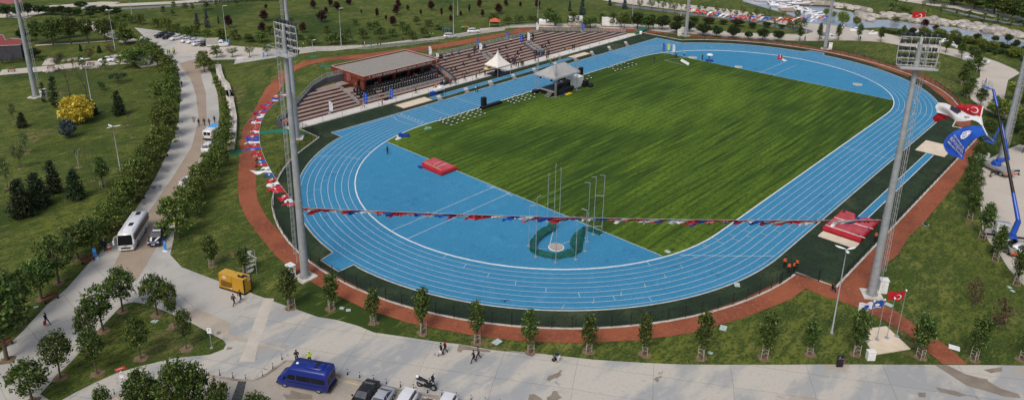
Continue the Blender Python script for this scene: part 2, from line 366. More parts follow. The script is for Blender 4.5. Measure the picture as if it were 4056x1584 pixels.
# runways and pits on the surround
sheet('jump_runway', [[(-28.6, 49.15), (28.2, 49.75), (28.2, 51.35), (-28.6, 50.95)], [(-20.6, -52.2), (21, -52.2), (21, -50.9), (-20.6, -50.9)]], .03, TRACK)
sheet('runway_lines', ribbon([(-28.6, 49.1), (28.2, 49.7)], .1)+ribbon([(-28.6, 51), (28.2, 51.4)], .1)+ribbon([(-20.6, -52.25), (21, -52.25)], .13)+ribbon([(-20.6, -50.85), (21, -50.85)], .13), .04, WHITE)
for n, (u0, u1, va, vb), lb in (('sand_pit', (-38.1, -28.8, 48.75, 52.1), 'nearer long jump pit of pale sand with dark rim below the stand'), ('sand_pit', (28.9, 37.2, 49.6, 52.1), 'farther long jump pit of pale sand beside the home straight')):
    e = empty(n, (u0, va, 0)); b = MB(); b.box(((u1-u0)/2, (vb-va)/2, .05), (u1-u0, vb-va, .1)); b.build('sand', SAND, e)
    b = MB()
    for c, dd in (((u1-u0)/2, -.2), ((u1-u0)/2, vb-va+.2)): b.box((c, dd, .07), (u1-u0+.8, .36, .14))
    for c in (-.2, u1-u0+.2): b.box((c, (vb-va)/2, .065), (.36, vb-va, .13))
    b.build('rim', BROWNKERB, e); tag(e, lb, 'sand pit', 'long jump sand pits')
e = empty('landing_board', (25, -51.5, 0)); b = MB(); b.prism([(-3.8, 2.9), (4.1, 2.9), (4.1, -2.7), (-3.8, -2.7)][::-1], .02, .1); b.build('slab', SAND, e); tag(e, 'pale square sand pit at the end of the blue pole vault runway', 'sand pit')
# ---------------------------------------------------------------- roads, plazas, paths
road = PX(D, (338, 70), (380, 108), (420, 140), (448, 175), (455, 232), (450, 300), (428, 370), (395, 440), (362, 495), (328, 548), (288, 600), (233, 652), (168, 725), (118, 767), (58, 832), (0, 888))+PX(D, (-160, 1030), (-60, 1120), (130, 1010))
road += PX(y4, (300, 960), (430, 820), (550, 700), (700, 520), (860, 350), (920, 290), (1000, 275), (1100, 290), (1260, 355))+PX(y5, (170, 315), (300, 390), (420, 450))
road += PX(D, (700, 930), (800, 800), (640, 740), (545, 705), (457, 672), (428, 640), (437, 600), (442, 545), (470, 470), (500, 415), (543, 350), (552, 290), (548, 240), (530, 182), (500, 152), (600, 150), (596, 122), (560, 118), (540, 100), (430, 82))
sheet('left_road', [road], .02, ROADC)
plz = PX(D, (640, 740), (700, 762), (800, 797), (845, 804), (900, 819))+PX(y6, (420, 385), (700, 425), (1000, 470), (1200, 492), (1500, 545), (1854, 582))+PX(x5, (0, 597), (300, 625), (720, 672), (1100, 697), (1455, 712))+PX(D, (1800, 917), (1950, 917), (2096, 916), (2300, 917), (2500, 918), (2576, 919), (2760, 920), (2950, 1010), (2860, 1140), (1300, 1140), (130, 1120))
plz += PX(D, (100, 1055))+PX(y4, (460, 1006), (560, 950), (700, 880), (880, 800), (1100, 740), (1319, 690))+PX(y5, (300, 590), (430, 540), (455, 490), (420, 450))
sheet('plaza', [plz], .024, CONC)
curb = PX(D, (60, 1085), (200, 1040), (300, 990))+PX(y5, (200, 765), (300, 780), (400, 800), (500, 817), (600, 830), (700, 828), (800, 790), (900, 720), (1000, 648), (1090, 655))+PX(y6, (70, 772), (300, 833), (640, 910), (1000, 980))+PX(D, (1200, 1035), (1700, 1130))
sheet('car_park', [curb+PX(D, (1500, 1160), (100, 1160))], .034, PARK)
kerb('plaza_kerb', curb, .3, .12, mat('worn_kerb', (.36, .32, .27), .85, c2=(.2, .16, .12), scale=.5))
st1 = PX(D, (468, 168), (505, 225), (512, 300), (492, 372), (447, 450), (398, 522), (350, 600), (305, 690), (355, 690), (400, 605), (437, 530), (478, 455), (522, 375), (535, 300), (531, 225), (515, 185), (500, 165))
sheet('block_paving_strip', [PX(D, (450, 160), (480, 200), (493, 240), (500, 300), (482, 370), (432, 450), (380, 525), (335, 590), (300, 640), (262, 720), (345, 705), (400, 612), (440, 530), (478, 455), (512, 375), (520, 300), (518, 235), (505, 190), (530, 165), (490, 150))], .03, BRICK)
sheet('crossing_strip', [PX(y5, (800, 70), (895, 75), (860, 180), (810, 340), (755, 460), (715, 655), (570, 655), (640, 500), (720, 270))], .034, mat('pale_screed', (.52, .47, .4), .85, c2=(.44, .4, .34), scale=.5))
sheet('worn_screed', [PX(y5, (90, 150), (300, 210), (490, 300), (480, 400), (640, 440), (1000, 540), (990, 560), (760, 500), (450, 440), (300, 390), (100, 250))], .032, mat('beige_screed', (.47, .41, .33), .85, c2=(.38, .32, .25), scale=.4))
sheet('drain_trench', [PX(y5, (565, 835), (640, 835), (600, 1010), (500, 1010))], .04, mat('drain_grating', (.1, .1, .1), .7, c2=(.04, .04, .04), scale=4))
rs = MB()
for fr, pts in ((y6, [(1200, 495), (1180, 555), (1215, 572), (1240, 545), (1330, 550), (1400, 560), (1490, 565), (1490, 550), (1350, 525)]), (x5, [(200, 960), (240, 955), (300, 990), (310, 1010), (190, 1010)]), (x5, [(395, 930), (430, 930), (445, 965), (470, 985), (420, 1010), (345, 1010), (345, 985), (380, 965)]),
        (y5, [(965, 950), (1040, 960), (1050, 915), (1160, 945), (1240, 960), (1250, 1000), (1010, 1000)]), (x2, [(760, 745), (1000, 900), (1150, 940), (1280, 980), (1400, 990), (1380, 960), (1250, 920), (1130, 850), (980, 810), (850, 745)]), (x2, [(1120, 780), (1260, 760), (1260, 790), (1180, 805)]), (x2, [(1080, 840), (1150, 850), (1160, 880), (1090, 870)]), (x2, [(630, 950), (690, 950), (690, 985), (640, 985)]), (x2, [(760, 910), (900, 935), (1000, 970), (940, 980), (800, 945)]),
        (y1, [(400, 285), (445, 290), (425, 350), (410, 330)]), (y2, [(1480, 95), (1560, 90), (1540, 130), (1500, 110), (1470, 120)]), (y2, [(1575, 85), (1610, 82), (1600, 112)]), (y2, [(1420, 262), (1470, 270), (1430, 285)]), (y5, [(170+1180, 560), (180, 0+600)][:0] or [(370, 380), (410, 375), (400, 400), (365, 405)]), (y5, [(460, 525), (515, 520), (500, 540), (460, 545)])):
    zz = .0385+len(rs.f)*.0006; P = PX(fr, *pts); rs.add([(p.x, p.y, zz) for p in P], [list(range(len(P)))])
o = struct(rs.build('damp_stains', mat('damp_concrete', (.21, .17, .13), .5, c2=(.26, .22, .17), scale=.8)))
for f in o.data.polygons:
    if f.normal.z < 0: f.flip()
red = [(z4, (1560, 298), (1560, 322)), (z4, (1300, 286), (1300, 314)), (z4, (1000, 276), (1000, 292)), (z4, (600, 275), (600, 300)), (z4, (300, 325), (300, 350)), (z4, (0, 375), (0, 418)), (z3, (1100, 445), (1100, 490)), (z3, (600, 513), (600, 560)), (z3, (300, 548), (300, 590)), (z3, (0, 580), (0, 612)),
       (z2, (1300, 605), (1320, 650)), (z2, (1170, 655), (1200, 695)), (z2, (1050, 710), (1110, 760)), (z2, (950, 820), (1050, 880)), (y1, (1140, 0), (1250, 60)), (y1, (1060, 150), (1180, 190)), (y1, (1000, 270), (1110, 300)), (y1, (910, 400), (1062, 400)), (y1, (890, 500), (1050, 500)), (y1, (875, 650), (1045, 650)), (y1, (864, 850), (1040, 850)), (y3, (690, 100), (835, 100)), (y3, (700, 200), (845, 190)), (y3, (760, 340), (920, 330)), (y3, (880, 500), (1040, 460)), (y3, (1000, 640), (1160, 580)), (y3, (1120, 740), (1250, 660)), (y3, (1350, 885), (1408, 755)),
       (y6, (335, 170), (470, 70)), (y6, (740, 300), (790, 168)), (y6, (1300, 410), (1290, 275)), (y6, (1800, 470), (1800, 325)), (x5, (600, 538), (600, 414)), (x5, (1100, 515), (1100, 388)), (x6, (300, 455), (300, 315)), (x6, (750, 320), (700, 180)), (x6, (1100, 180), (1000, 40)), (x6, (1230, 88), (1140, -20))]
drape('jogging_path', [(f.g(*a), f.g(*c)) for f, a, c in red], REDP)
sheet('gravel_path', [PX(x6, (1230, 88), (1140, -20))+PX(x1, (330, 735), (695, 862), (1060, 480), (1520, 0))+PX(x3, (455, 1006), (730, 700), (900, 510))+PX(x3, (1060, 425), (1010, 500), (900, 650), (775, 880))+PX(x4, (455, 20), (330, 170), (120, 420), (0, 530))+PX(x1, (1250, 570), (1110, 690), (1060, 800), (920, 930))+PX(x2, (205, 225), (470, 345), (600, 440), (740, 525), (870, 620), (1000, 740), (820, 738), (700, 645), (560, 515), (320, 380), (170, 312), (0, 250))+PX(x1, (620, 965), (435, 878)),
    PX(x3, (455, 0), (560, 70), (660, 160), (705, 330), (760, 395), (865, 372), (870, 320), (840, 200), (740, 110), (590, 0))+PX(z7, (760, 1000), (640, 900), (500, 800), (330, 712), (160, 665), (0, 635), (0, 672), (160, 715), (330, 790), (455, 870), (640, 1006)),
    PX(z6, (1677, 955), (1400, 860), (1200, 795), (900, 715), (700, 672), (500, 645), (250, 605), (0, 578), (0, 607), (250, 640), (500, 690), (700, 727), (900, 775), (1200, 860), (1400, 930), (1677, 1030)),
    PX(z5, (1760, 462), (1400, 420), (1000, 375), (800, 365), (640, 350), (400, 335), (240, 317), (130, 300), (0, 292), (0, 322), (130, 330), (420, 345), (640, 375), (800, 385), (1000, 397), (1400, 445), (1760, 490))], .055, REDP)
# far promenade behind the trees, right-hand road, service road
sheet('promenade', [PX(z5, (0, 235), (240, 245), (500, 270), (650, 285), (900, 312), (1100, 330), (1760, 345))+PX(z6, (0, 460), (150, 465), (300, 458), (390, 430), (300, 340), (400, 310), (620, 330), (900, 370), (1280, 430), (1677, 520))+PX(z7, (150, 392), (560, 465), (750, 500), (850, 530), (880, 600), (990, 570), (1140, 620), (1300, 690), (1360, 730), (1240, 800))+PX(x3, (1200, 100), (1310, 300), (1300, 350), (1180, 290), (1010, 210), (870, 110), (830, 0))+PX(z7, (885, 815), (960, 770), (960, 700), (880, 640), (790, 590), (560, 530), (300, 480), (0, 425))+PX(z6, (1570, 590), (1300, 562), (1000, 545), (700, 540), (400, 548), (0, 552))+PX(z5, (1760, 410), (1400, 405), (1000, 375), (800, 360), (600, 340), (400, 328), (240, 315), (0, 290))], .022, PAVE)
sheet('service_road', [PX(x3, (1500, 480), (1398, 545), (1250, 600), (1050, 700), (960, 830))+PX(x4, (600, 0), (620, 150), (640, 330), (650, 470), (720, 590), (800, 680), (880, 810), (1019, 960), (1300, 1200), (2100, 700), (1900, -300))], .022, PAVE)
sheet('rear_walk', [PX(z2, (0, 340), (100, 400), (500, 455), (700, 470), (1000, 490), (1300, 470), (1760, 455), (1760, 500), (1400, 515), (1000, 570), (570, 642), (600, 572), (350, 590), (200, 560), (0, 560)), PX(z3, (0, 462), (400, 450), (740, 410), (1100, 370), (1400, 320), (1760, 270), (1760, 305), (1400, 358), (1100, 408), (800, 450), (400, 492), (0, 506)), PX(z4, (0, 288), (300, 262), (600, 240), (900, 240), (1400, 242), (1760, 250), (1760, 295), (1400, 292), (900, 280), (560, 272), (300, 282), (0, 335))], .022, PAVE)
def path(name, segs, m, z=.025):
    q = []
    for fr, pts, wd in segs: q += ribbon(PX(fr, *pts), wd)
    return sheet(name, q, z, m)
ASPH = ground_mat('grey_asphalt', [(.16, .165, .175), ((.2, .2, 1), 4, .4, .7, (.2, .2, .21)), ((2, 2, 1), 3, .5, .8, (.14, .14, .15))], bump=.1)
path('cycle_lane', [(t3, [(-300, 95), (0, 140), (630, 215), (1150, 285), (1700, 345), (2515, 440)], 4.2), (t4, [(275, 460), (700, 550), (1200, 620), (1350, 635)], 4.2), (t5, [(960, 150), (1300, 235), (1700, 320), (2237, 420)], 3.4), (t2, [(-100, 180), (600, 145), (1500, 85), (2300, -10)], 4)], ASPH)
path('park_path', [(z1, [(0, 725), (300, 700), (600, 670), (850, 640), (1100, 625), (1400, 605), (1520, 660)], 6), (z1, [(480, 650), (520, 580)], 3.2), (z1, [(350, 455), (800, 430), (1300, 392)], 1.6), (z1, [(0, 145), (200, 145), (380, 150)], 13), (z1, [(370, 80), (700, 60), (1000, 35), (1150, 40)], 7), (z1, [(880, 230), (1000, 290), (1300, 420)], 5), (t2, [(-600, 130), (0, 100), (900, 60), (1700, 5), (2100, -30)], 6)], PAVE, .026)
path('quay_walk', [(t3, [(-400, -30), (0, 30), (500, 90), (1200, 170), (1900, 250), (2515, 345)], 14)], PAVE, .026)
sheet('quay_plaza', [PX(t4, (0, 330), (600, 400), (1000, 440), (1300, 470), (1450, 560), (1300, 600), (900, 520), (400, 430), (0, 380))], .028, PAVE)
# water and banks
sheet('harbour_water', [PX(D, (1835, -50), (1870, 5), (1985, 38))+PX(t4, (1300, 472), (1800, 520), (2300, 570))+PX(t5, (0, 440), (350, 470), (700, 500), (1200, 565), (1700, 670), (2237, 790), (2700, 900), (2700, 760), (2237, 640), (1900, 575), (1400, 468), (900, 418), (400, 368), (100, 320))+PX(t4, (2515, 400), (2250, 300), (2100, 240), (1850, 200), (1650, 150), (1150, 90), (700, 10), (400, -60))+PX(D, (1960, -55))], .03, WATER)
path('far_quay', [(t5, [(300, -10), (900, 80), (1250, 120), (1600, 200), (2237, 330)], 11)], PAVE, .03)
sheet('red_roof_yard', [PX(t1, (-50, -20), (500, -40), (400, 60), (180, 90), (-50, 60))], .03, mat('red_ground', (.3, .1, .09), .9))
# ================================================================= STAND
TREAD = ground_mat('terrace_tread', [(.3, .235, .205), ((.3, .6, 1), 4, .4, .7, (.25, .19, .165)), ((2, 2, 1), 4, .5, .8, (.34, .275, .24))], bump=.1)
RISER = ground_mat('terrace_riser', [(.105, .042, .03), ((.3, .6, 1), 4, .4, .7, (.075, .032, .024)), ((2, 2, 2), 4, .5, .8, (.13, .055, .04))], bump=.1)
GREYW = mat('dark_grey_wall', (.085, .09, .105), .8, c2=(.07, .073, .085), scale=.5)
METAL = mat('galvanised_steel', (.4, .42, .44), .45, .3, c2=(.33, .35, .37), scale=1.2)
PALEM = mat('pale_railing', (.5, .51, .52), .5, .2)
BRK = mat('rust_red_cladding', (.17, .042, .022), .7, c2=(.135, .033, .018), scale=.6)
ROOFG = mat('roof_gravel', (.33, .305, .26), .95, c2=(.19, .18, .165), scale=5, detail=8)
PINK = mat('pale_pink_edge', (.5, .33, .27), .7)
DARKG = mat('dark_glass', (.006, .007, .009), .16, spec=.22, c2=(.012, .013, .015), scale=.5)
BLACK = mat('black_plastic', (.012, .012, .013), .5)
WHT = mat('white_paint', (.78, .78, .76), .45)
CREAM = mat('white_path_concrete', (.66, .63, .57), .85, c2=(.57, .54, .48), scale=.35)
MESHM = mat('railing_mesh', (.42, .42, .4), .6, alpha=.4)
OFFW = mat('off_white_fabric', (.74, .7, .62), .8)
GREYF = mat('grey_tarpaulin', (.36, .36, .35), .7, c2=(.3, .3, .3), scale=.8)
RISE = .44
def rowblock(b, u0, u1, v0, v1, z):
    vs = [(u0, v0, 0), (u1, v0, 0), (u1, v1, 0), (u0, v1, 0), (u0, v0, z), (u1, v0, z), (u1, v1, z), (u0, v1, z)]
    b.m = 0; b.add(vs, [(4, 5, 6, 7)]); b.m = 1; b.add(vs, [(0, 1, 5, 4), (2, 3, 7, 6)]); b.m = 2; b.add(vs, [(1, 2, 6, 5), (3, 0, 4, 7)]); b.m = 0
st = empty('grandstand', (0, 57.7, 0)); tag(st, 'long stepped stand of brown and pink terraces beside the blue home straight', 'grandstand')
def rel(o): o.location = (0, -57.7, 0); return o
b = MB()
def ustart(v): return lerp(v, [(y, x) for x, y in WALL[:4]])
for k in range(1, 8): rowblock(b, ustart(57.7+1.3*(k-.6))+.2, -44.6, 57.7+1.3*(k-1), 57.7+1.3*k, RISE*k)
rowblock(b, -50, -41, 66.8, 69.9, RISE*7+.02)
for k in range(1, 5): rowblock(b, -43.2, -15.6, 57.7+1.3*(k-1), 57.7+1.3*k, RISE*k)
rowblock(b, -44.6, -14.2, 62.9, 66.8, 2.1)
GAPS = [(4, 6), (23, 25.2)]
for k in range(1, 10):
    ue = 73-9.2*RISE*k; us = -12.6
    for a, c in GAPS+[(ue, ue)]:
        if k < 6 or a == ue: rowblock(b, us, a, 57.7+1.3*(k-1), 57.7+1.3*k, RISE*k); us = c
rel(b.build('terraces', [TREAD, RISER, GREYW], st))
for u0, u1, kk in ((-44.6, -43.2, 5), (-14.2, -12.6, 9), (4, 6, 5), (23, 25.2, 5)):   # fine stairs
    b = MB()
    for k in range(kk*3): rowblock(b, u0+.02, u1-.02, 57.7+k*1.3/3, 57.7+(k+1)*1.3/3-.002, (k+1)*RISE/3)
    rel(b.build('stairs', [TREAD, RISER, GREYW], st))
b = MB()
zt = [1.2, 2.6, 4.3, 4.9, 4.9]
for (p, za), (q, zb) in zip(zip(WALL, zt), list(zip(WALL, zt))[1:]):
    a, c = Vector(p), Vector(q); t = (c-a).normalized(); n = Vector((-t.y, t.x))*.18
    vs = [(*(a-n), -.1), (*(a+n), -.1), (*(c+n), -.1), (*(c-n), -.1), (*(a-n), za), (*(a+n), za), (*(c+n), zb), (*(c-n), zb)]
    b.add(vs, [(3, 2, 1, 0), (4, 5, 6, 7), (0, 1, 5, 4), (1, 2, 6, 5), (2, 3, 7, 6), (3, 0, 4, 7)])
b.box((-66.2, 57.2, .9), (.3, 2.6, 1.8)); rel(b.build('side_wall', GREYW, st))
def rail(b, pts, h=1.1, step=1.6, r=.03, mesh=True):
    for a, c in zip(pts, pts[1:]):
        a, c = Vector(a), Vector(c); n = max(1, round((c-a).length/step))
        for k in range(n+1):
            p = a.lerp(c, k/n); b.m = 0; b.cyl(p, p+Vector((0, 0, h)), r, n=5)
        for z in (h, h*.12): b.cyl(a+Vector((0, 0, z)), c+Vector((0, 0, z)), r*1.2, n=5)
        if mesh: b.m = 1; b.add([a+Vector((0, 0, .1)), c+Vector((0, 0, .1)), c+Vector((0, 0, h)), a+Vector((0, 0, h))], [(0, 1, 2, 3)])
b = MB(); rail(b, [(*p, z) for p, z in zip(WALL, zt)]); rel(b.build('side_railing', [PALEM, MESHM], st))
b = MB(); rail(b, [(-15, 69.6, 3.9), (38, 69.6, 3.9), (69, 58.6, .5)], r=.035); rel(b.build('back_railing', [PALEM, MESHM], st))
b = MB(); b.add([(-15, 69.5, 0), (38, 69.5, 0), (38, 69.5, 4.1), (-15, 69.5, 4.1), (69, 58.5, 0), (69, 58.5, .6)], [(0, 1, 2, 3), (1, 4, 5, 2)])
rel(b.build('back_wall', GREYW, st))
b = MB(); rail(b, [(-42.8, 58.95, .46), (-37.6, 58.95, .46)], .95); rail(b, [(-35.9, 58.95, .46), (-16, 58.95, .46)], .95)
rail(b, [(-44.6, 57.8, .4), (-44.6, 63.2, 2.2), (-44.6, 67, 3)], .95); rail(b, [(-14.1, 57.8, .3), (-14.1, 63, 2.1)], .95)
rel(b.build('seat_railing', [PALEM, MESHM], st))
for u in (-12.6, 6.15, 22.85):
    b = MB(); b.add([(u-.12, 58, 0), (u+.12, 58, 0), (u+.12, 64.8, 0), (u-.12, 64.8, 0), (u-.12, 58, .9), (u+.12, 58, .9), (u+.12, 64.8, 3.2), (u-.12, 64.8, 3.2)], [(3, 2, 1, 0), (4, 5, 6, 7), (0, 1, 5, 4), (1, 2, 6, 5), (2, 3, 7, 6), (3, 0, 4, 7)])
    rel(b.build('stair_wall', GREYW, st))
for u0, u1 in ((3.9, 6), (23, 25.3)):
    b = MB(); rail(b, [(u0, 58, .5), (u0, 64.2, 2.65), (u1, 64.2, 2.65), (u1, 58, .5)], 1); rel(b.build('stair_railing', [PALEM, MESHM], st))
sheet('stand_walkway', [[(-65.6, 54.2), (69.5, 54.2), (71.5, 56.6), (69, 58.3), (66, 57.7), (-62.2, 57.7), (-65.8, 58.6)]], .05, CREAM)
# field-side rail of slim posts
e = empty('walkway_fence', (0, 54.1, 0)); tag(e, 'slim grey post and wire fence between the white walkway and the turf', 'fence')
u = -62.5
while u < 69:
    if not 3 < u < 5:
        b = MB(); b.box((u, 0, .7), (.07, .07, 1.4)); b.build('post', METAL, e)
    u += 5.25
b = MB()
for z in (.3, .75, 1.3): b.cyl((-62.5, 0, z), (68, 0, z), .012, n=4)
b.build('wire', METAL, e)
# pavilion
pv = empty('pavilion', (-28, 62, 2.1)); tag(pv, 'flat roofed rust red pavilion with a gravel roof above rows of black seats', 'building')
def relp(o): o.location = (28, -62, -2.1); return o
U0, U1, V0, V1 = -40.5, -15.9, 61.1, 75
b = MB(); b.box(((U0+U1)/2, (V0+V1)/2, 5.3), (U1-U0-.1, V1-V0-.1, .6))
b.m = 1; b.box(((U0+U1)/2, (V0+V1)/2, 5.66), (U1-U0-.5, V1-V0-.5, .12))
rf = relp(b.build('roof', [BRK, ROOFG], pv))
b = MB()
for c, d in ((((U0+U1)/2, V0, 5.45), (U1-U0+.3, .3, 1.1)), (((U0+U1)/2, V1, 5.45), (U1-U0+.3, .3, 1.1)), ((U0, (V0+V1)/2, 5.45), (.3, V1-V0-.3, 1.1)), ((U1, (V0+V1)/2, 5.45), (.3, V1-V0-.3, 1.1))): b.box(c, d)
b.m = 1
for c, d in ((((U0+U1)/2, V0, 6.02), (U1-U0+.36, .36, .05)), (((U0+U1)/2, V1, 6.02), (U1-U0+.36, .36, .05)), ((U0, (V0+V1)/2, 6.02), (.36, V1-V0-.36, .05)), ((U1, (V0+V1)/2, 6.02), (.36, V1-V0-.36, .05))): b.box(c, d)
fa = relp(b.build('fascia', [BRK, PINK], pv))
b = MB(); b.box((U0+.35, 69.3, 3.5), (.4, 11.2, 2.8)); b.box((U0+.35, 62.3, 3.5), (.4, 1.4, 2.8)); b.box((-28.2, 74.7, 3.8), (24, .4, 2.4)); b.box((U1-.3, 69.5, 3.5), (.4, 10.6, 2.8))
b.box((-39.2, 62.1, 3.5), (2.2, 1, 2.8)) if 0 else None
relp(b.build('wall', BRK, pv))
b = MB(); b.box((-28.2, 66.9, 3.5), (24, .2, 2.8)); relp(b.build('back_glazing', DARKG, pv))
for u in (-38.4, -33.8, -29, -24.2, -19.6):
    b = MB(); b.box((u, 64, 3.5), (.9, .6, 2.79)); relp(b.build('column', BRK, pv))
for u in (-36.1, -31.4, -26.6, -21.9, -17.9):
    b = MB(); b.box((u, 64.4, 3.45), (3.5 if u < -18 else 2.6, .08, 2.6)); w_ = relp(b.build('window', DARKG, pv))
    b = MB(); b.box((u, 64.33, 2.2), (3.5, .06, .1)); b.box((u, 64.33, 3.3), (3.5, .06, .07)); b.box((u, 64.33, 3.4), (.07, .07, 2.6)); b.build('window_frame', GREYW, w_)
b = MB(); b.box((U0+.12, 63.6, 3.2), (.1, 1, 2.1)); relp(b.build('door', DARKG, pv))
sx_ = -38.0
for wd_ in ('İSTANBUL', 'BÜYÜKŞEHİR', 'BELEDİYESİ', 'MALTEPE', 'ATLETİZM', 'PİSTİ'):
    t_ = text(wd_, .64, .03, PALEM, 'sign_word', pv, Matrix.Translation((sx_+28, V0-.2-62, 5.42-2.1)) @ Matrix.Rotation(R(90), 4, 'X'), 'LEFT'); sx_ += max(v.co.x for v in t_.data.vertices)+.42
PINKM = mat('pale_pink_emblem', (.55, .2, .2), .6)
b = MB()
for k in range(20):
    a0, a1 = 2*math.pi*k/20, 2*math.pi*(k+1)/20
    b.add([(U0-.17, 67.5+r*math.cos(a), 4.55+r*math.sin(a)) for r, a in ((.95, a0), (.95, a1), (.82, a1), (.82, a0))], [(0, 1, 2, 3)])
for dy, dz, w_, h_ in ((.35, .1, .12, 1), (0, -.15, .12, .9), (-.35, .05, .12, 1.1), (0, .35, .8, .1), (0, -.45, .9, .1)): b.box((U0-.17, 67.5+dy, 4.55+dz), (.02, w_, h_))
relp(b.build('wall_emblem', PINKM, pv))
for u in (-38.9, -16.8):
    b = MB(); b.box((u, V0-.18, 5.45), (.08, .03, .6)); b.box((u, V0-.18, 5.45), (.5, .03, .08)); b.ball((u, V0-.18, 5.6), .16, 8); relp(b.build('fascia_emblem', METAL, pv))
# ---------------------------------------------------------------- fences with green net panels
FENCEM = mat('dark_green_fence_metal', (.012, .02, .016), .5)
NETM = mat('fence_netting', (.02, .035, .028), .8, alpha=.28)
def resample(pts, step):
    out = [Vector(pts[0])]; 
    for a, c in zip(pts, pts[1:]):
        a, c = Vector(a), Vector(c); n = max(1, round((c-a).length/step)); out += [a.lerp(c, k/n) for k in range(1, n+1)]
    return out
def net_fence(name, pts, label, h=1.9, step=2.6, group='green net fences round the track'):
    P0 = Vector((*pts[0], 0)); e = empty(name, P0); tag(e, label, 'fence', group)
    tot = sum((Vector(a)-Vector(c)).length for a, c in zip(pts, pts[1:])); dense = []
    for a, c in zip(pts, pts[1:]):
        dense.append(Vector(a))
    dense.append(Vector(pts[-1])); n = max(2, round(tot/step)); st_ = tot/n; out = [dense[0]]; acc = 0
    for a, c in zip(dense, dense[1:]):
        L_ = (c-a).length; x = st_-acc
        while x <= L_+1e-6 and L_ > 0: out.append(a+(c-a)*(x/L_)); x += st_
        acc = (acc+L_) % st_
    pm = None
    for p in out:
        if pm is None:
            b = MB(); b.box((0, 0, h/2), (.07, .07, h)); pm = b.build('post', FENCEM, e); o = pm
        else: o = pm.copy(); COL.objects.link(o); o.parent = e
        o.location = (p.x-P0.x, p.y-P0.y, 0)
    b = MB()
    for a, c in zip(out, out[1:]):
        a = Vector((*a, 0))-P0; c = Vector((*c, 0))-P0
        b.add([a+Vector((0, 0, .15)), c+Vector((0, 0, .15)), c+Vector((0, 0, h-.15)), a+Vector((0, 0, h-.15))], [(0, 1, 2, 3)])
    b.build('netting', NETM, e); b = MB()
    for a, c in zip(out, out[1:]):
        a = Vector((*a, h-.12))-P0; c = Vector((*c, h-.12))-P0; b.cyl(a, c, .015, n=4)
    b.build('top_wire', FENCEM, e)
net_fence('track_fence', [(-63.3, 53.9), (-63.3, 46.5), (-71.6, 41.5)]+arc(-LH, 50.9, 126, 180, 18), 'dark green net fence curving from the stand behind the left mast')
net_fence('track_fence', arc(-LH, 50.9, 180.5, 262, 26), 'dark green net fence along the red path at the nearest bend', h=2)
net_fence('track_fence', [(-44.7, -56.3), (43.5, -56.4)], 'straight dark green net fence beside the pole vault mat', h=1.6, step=2.3)
net_fence('track_fence', arc(LH+1, 50.9, -78, 45, 28)+[(74.6, 39.4), (74.7, 54.6)], 'dark net fence round the farthest bend of the track', h=1.7)
for (a, c), lb in ((((-49.8, -50.3), (-46.8, -50.6)), 'green gate leaf standing open beside orange vested guards'), (((-45.6, -50.7), (-45.0, -54.0)), 'longer green gate panel at the corner of the turf')):
    e = empty('track_gate', (*a, 0)); a, c = Vector(a), Vector(c); dd = c-a; b = MB()
    for p in (Vector((0, 0)), dd): b.box((p.x, p.y, .95), (.12, .12, 1.9))
    for z in (.3, 1.6): b.cyl((0, 0, z), (dd.x, dd.y, z), .05, n=6)
    b.build('gate_frame', FENCEM, e); b = MB(); b.add([(0, 0, .3), (dd.x, dd.y, .3), (dd.x, dd.y, 1.6), (0, 0, 1.6)], [(0, 1, 2, 3)]); b.build('netting', NETM, e); tag(e, lb, 'gate')
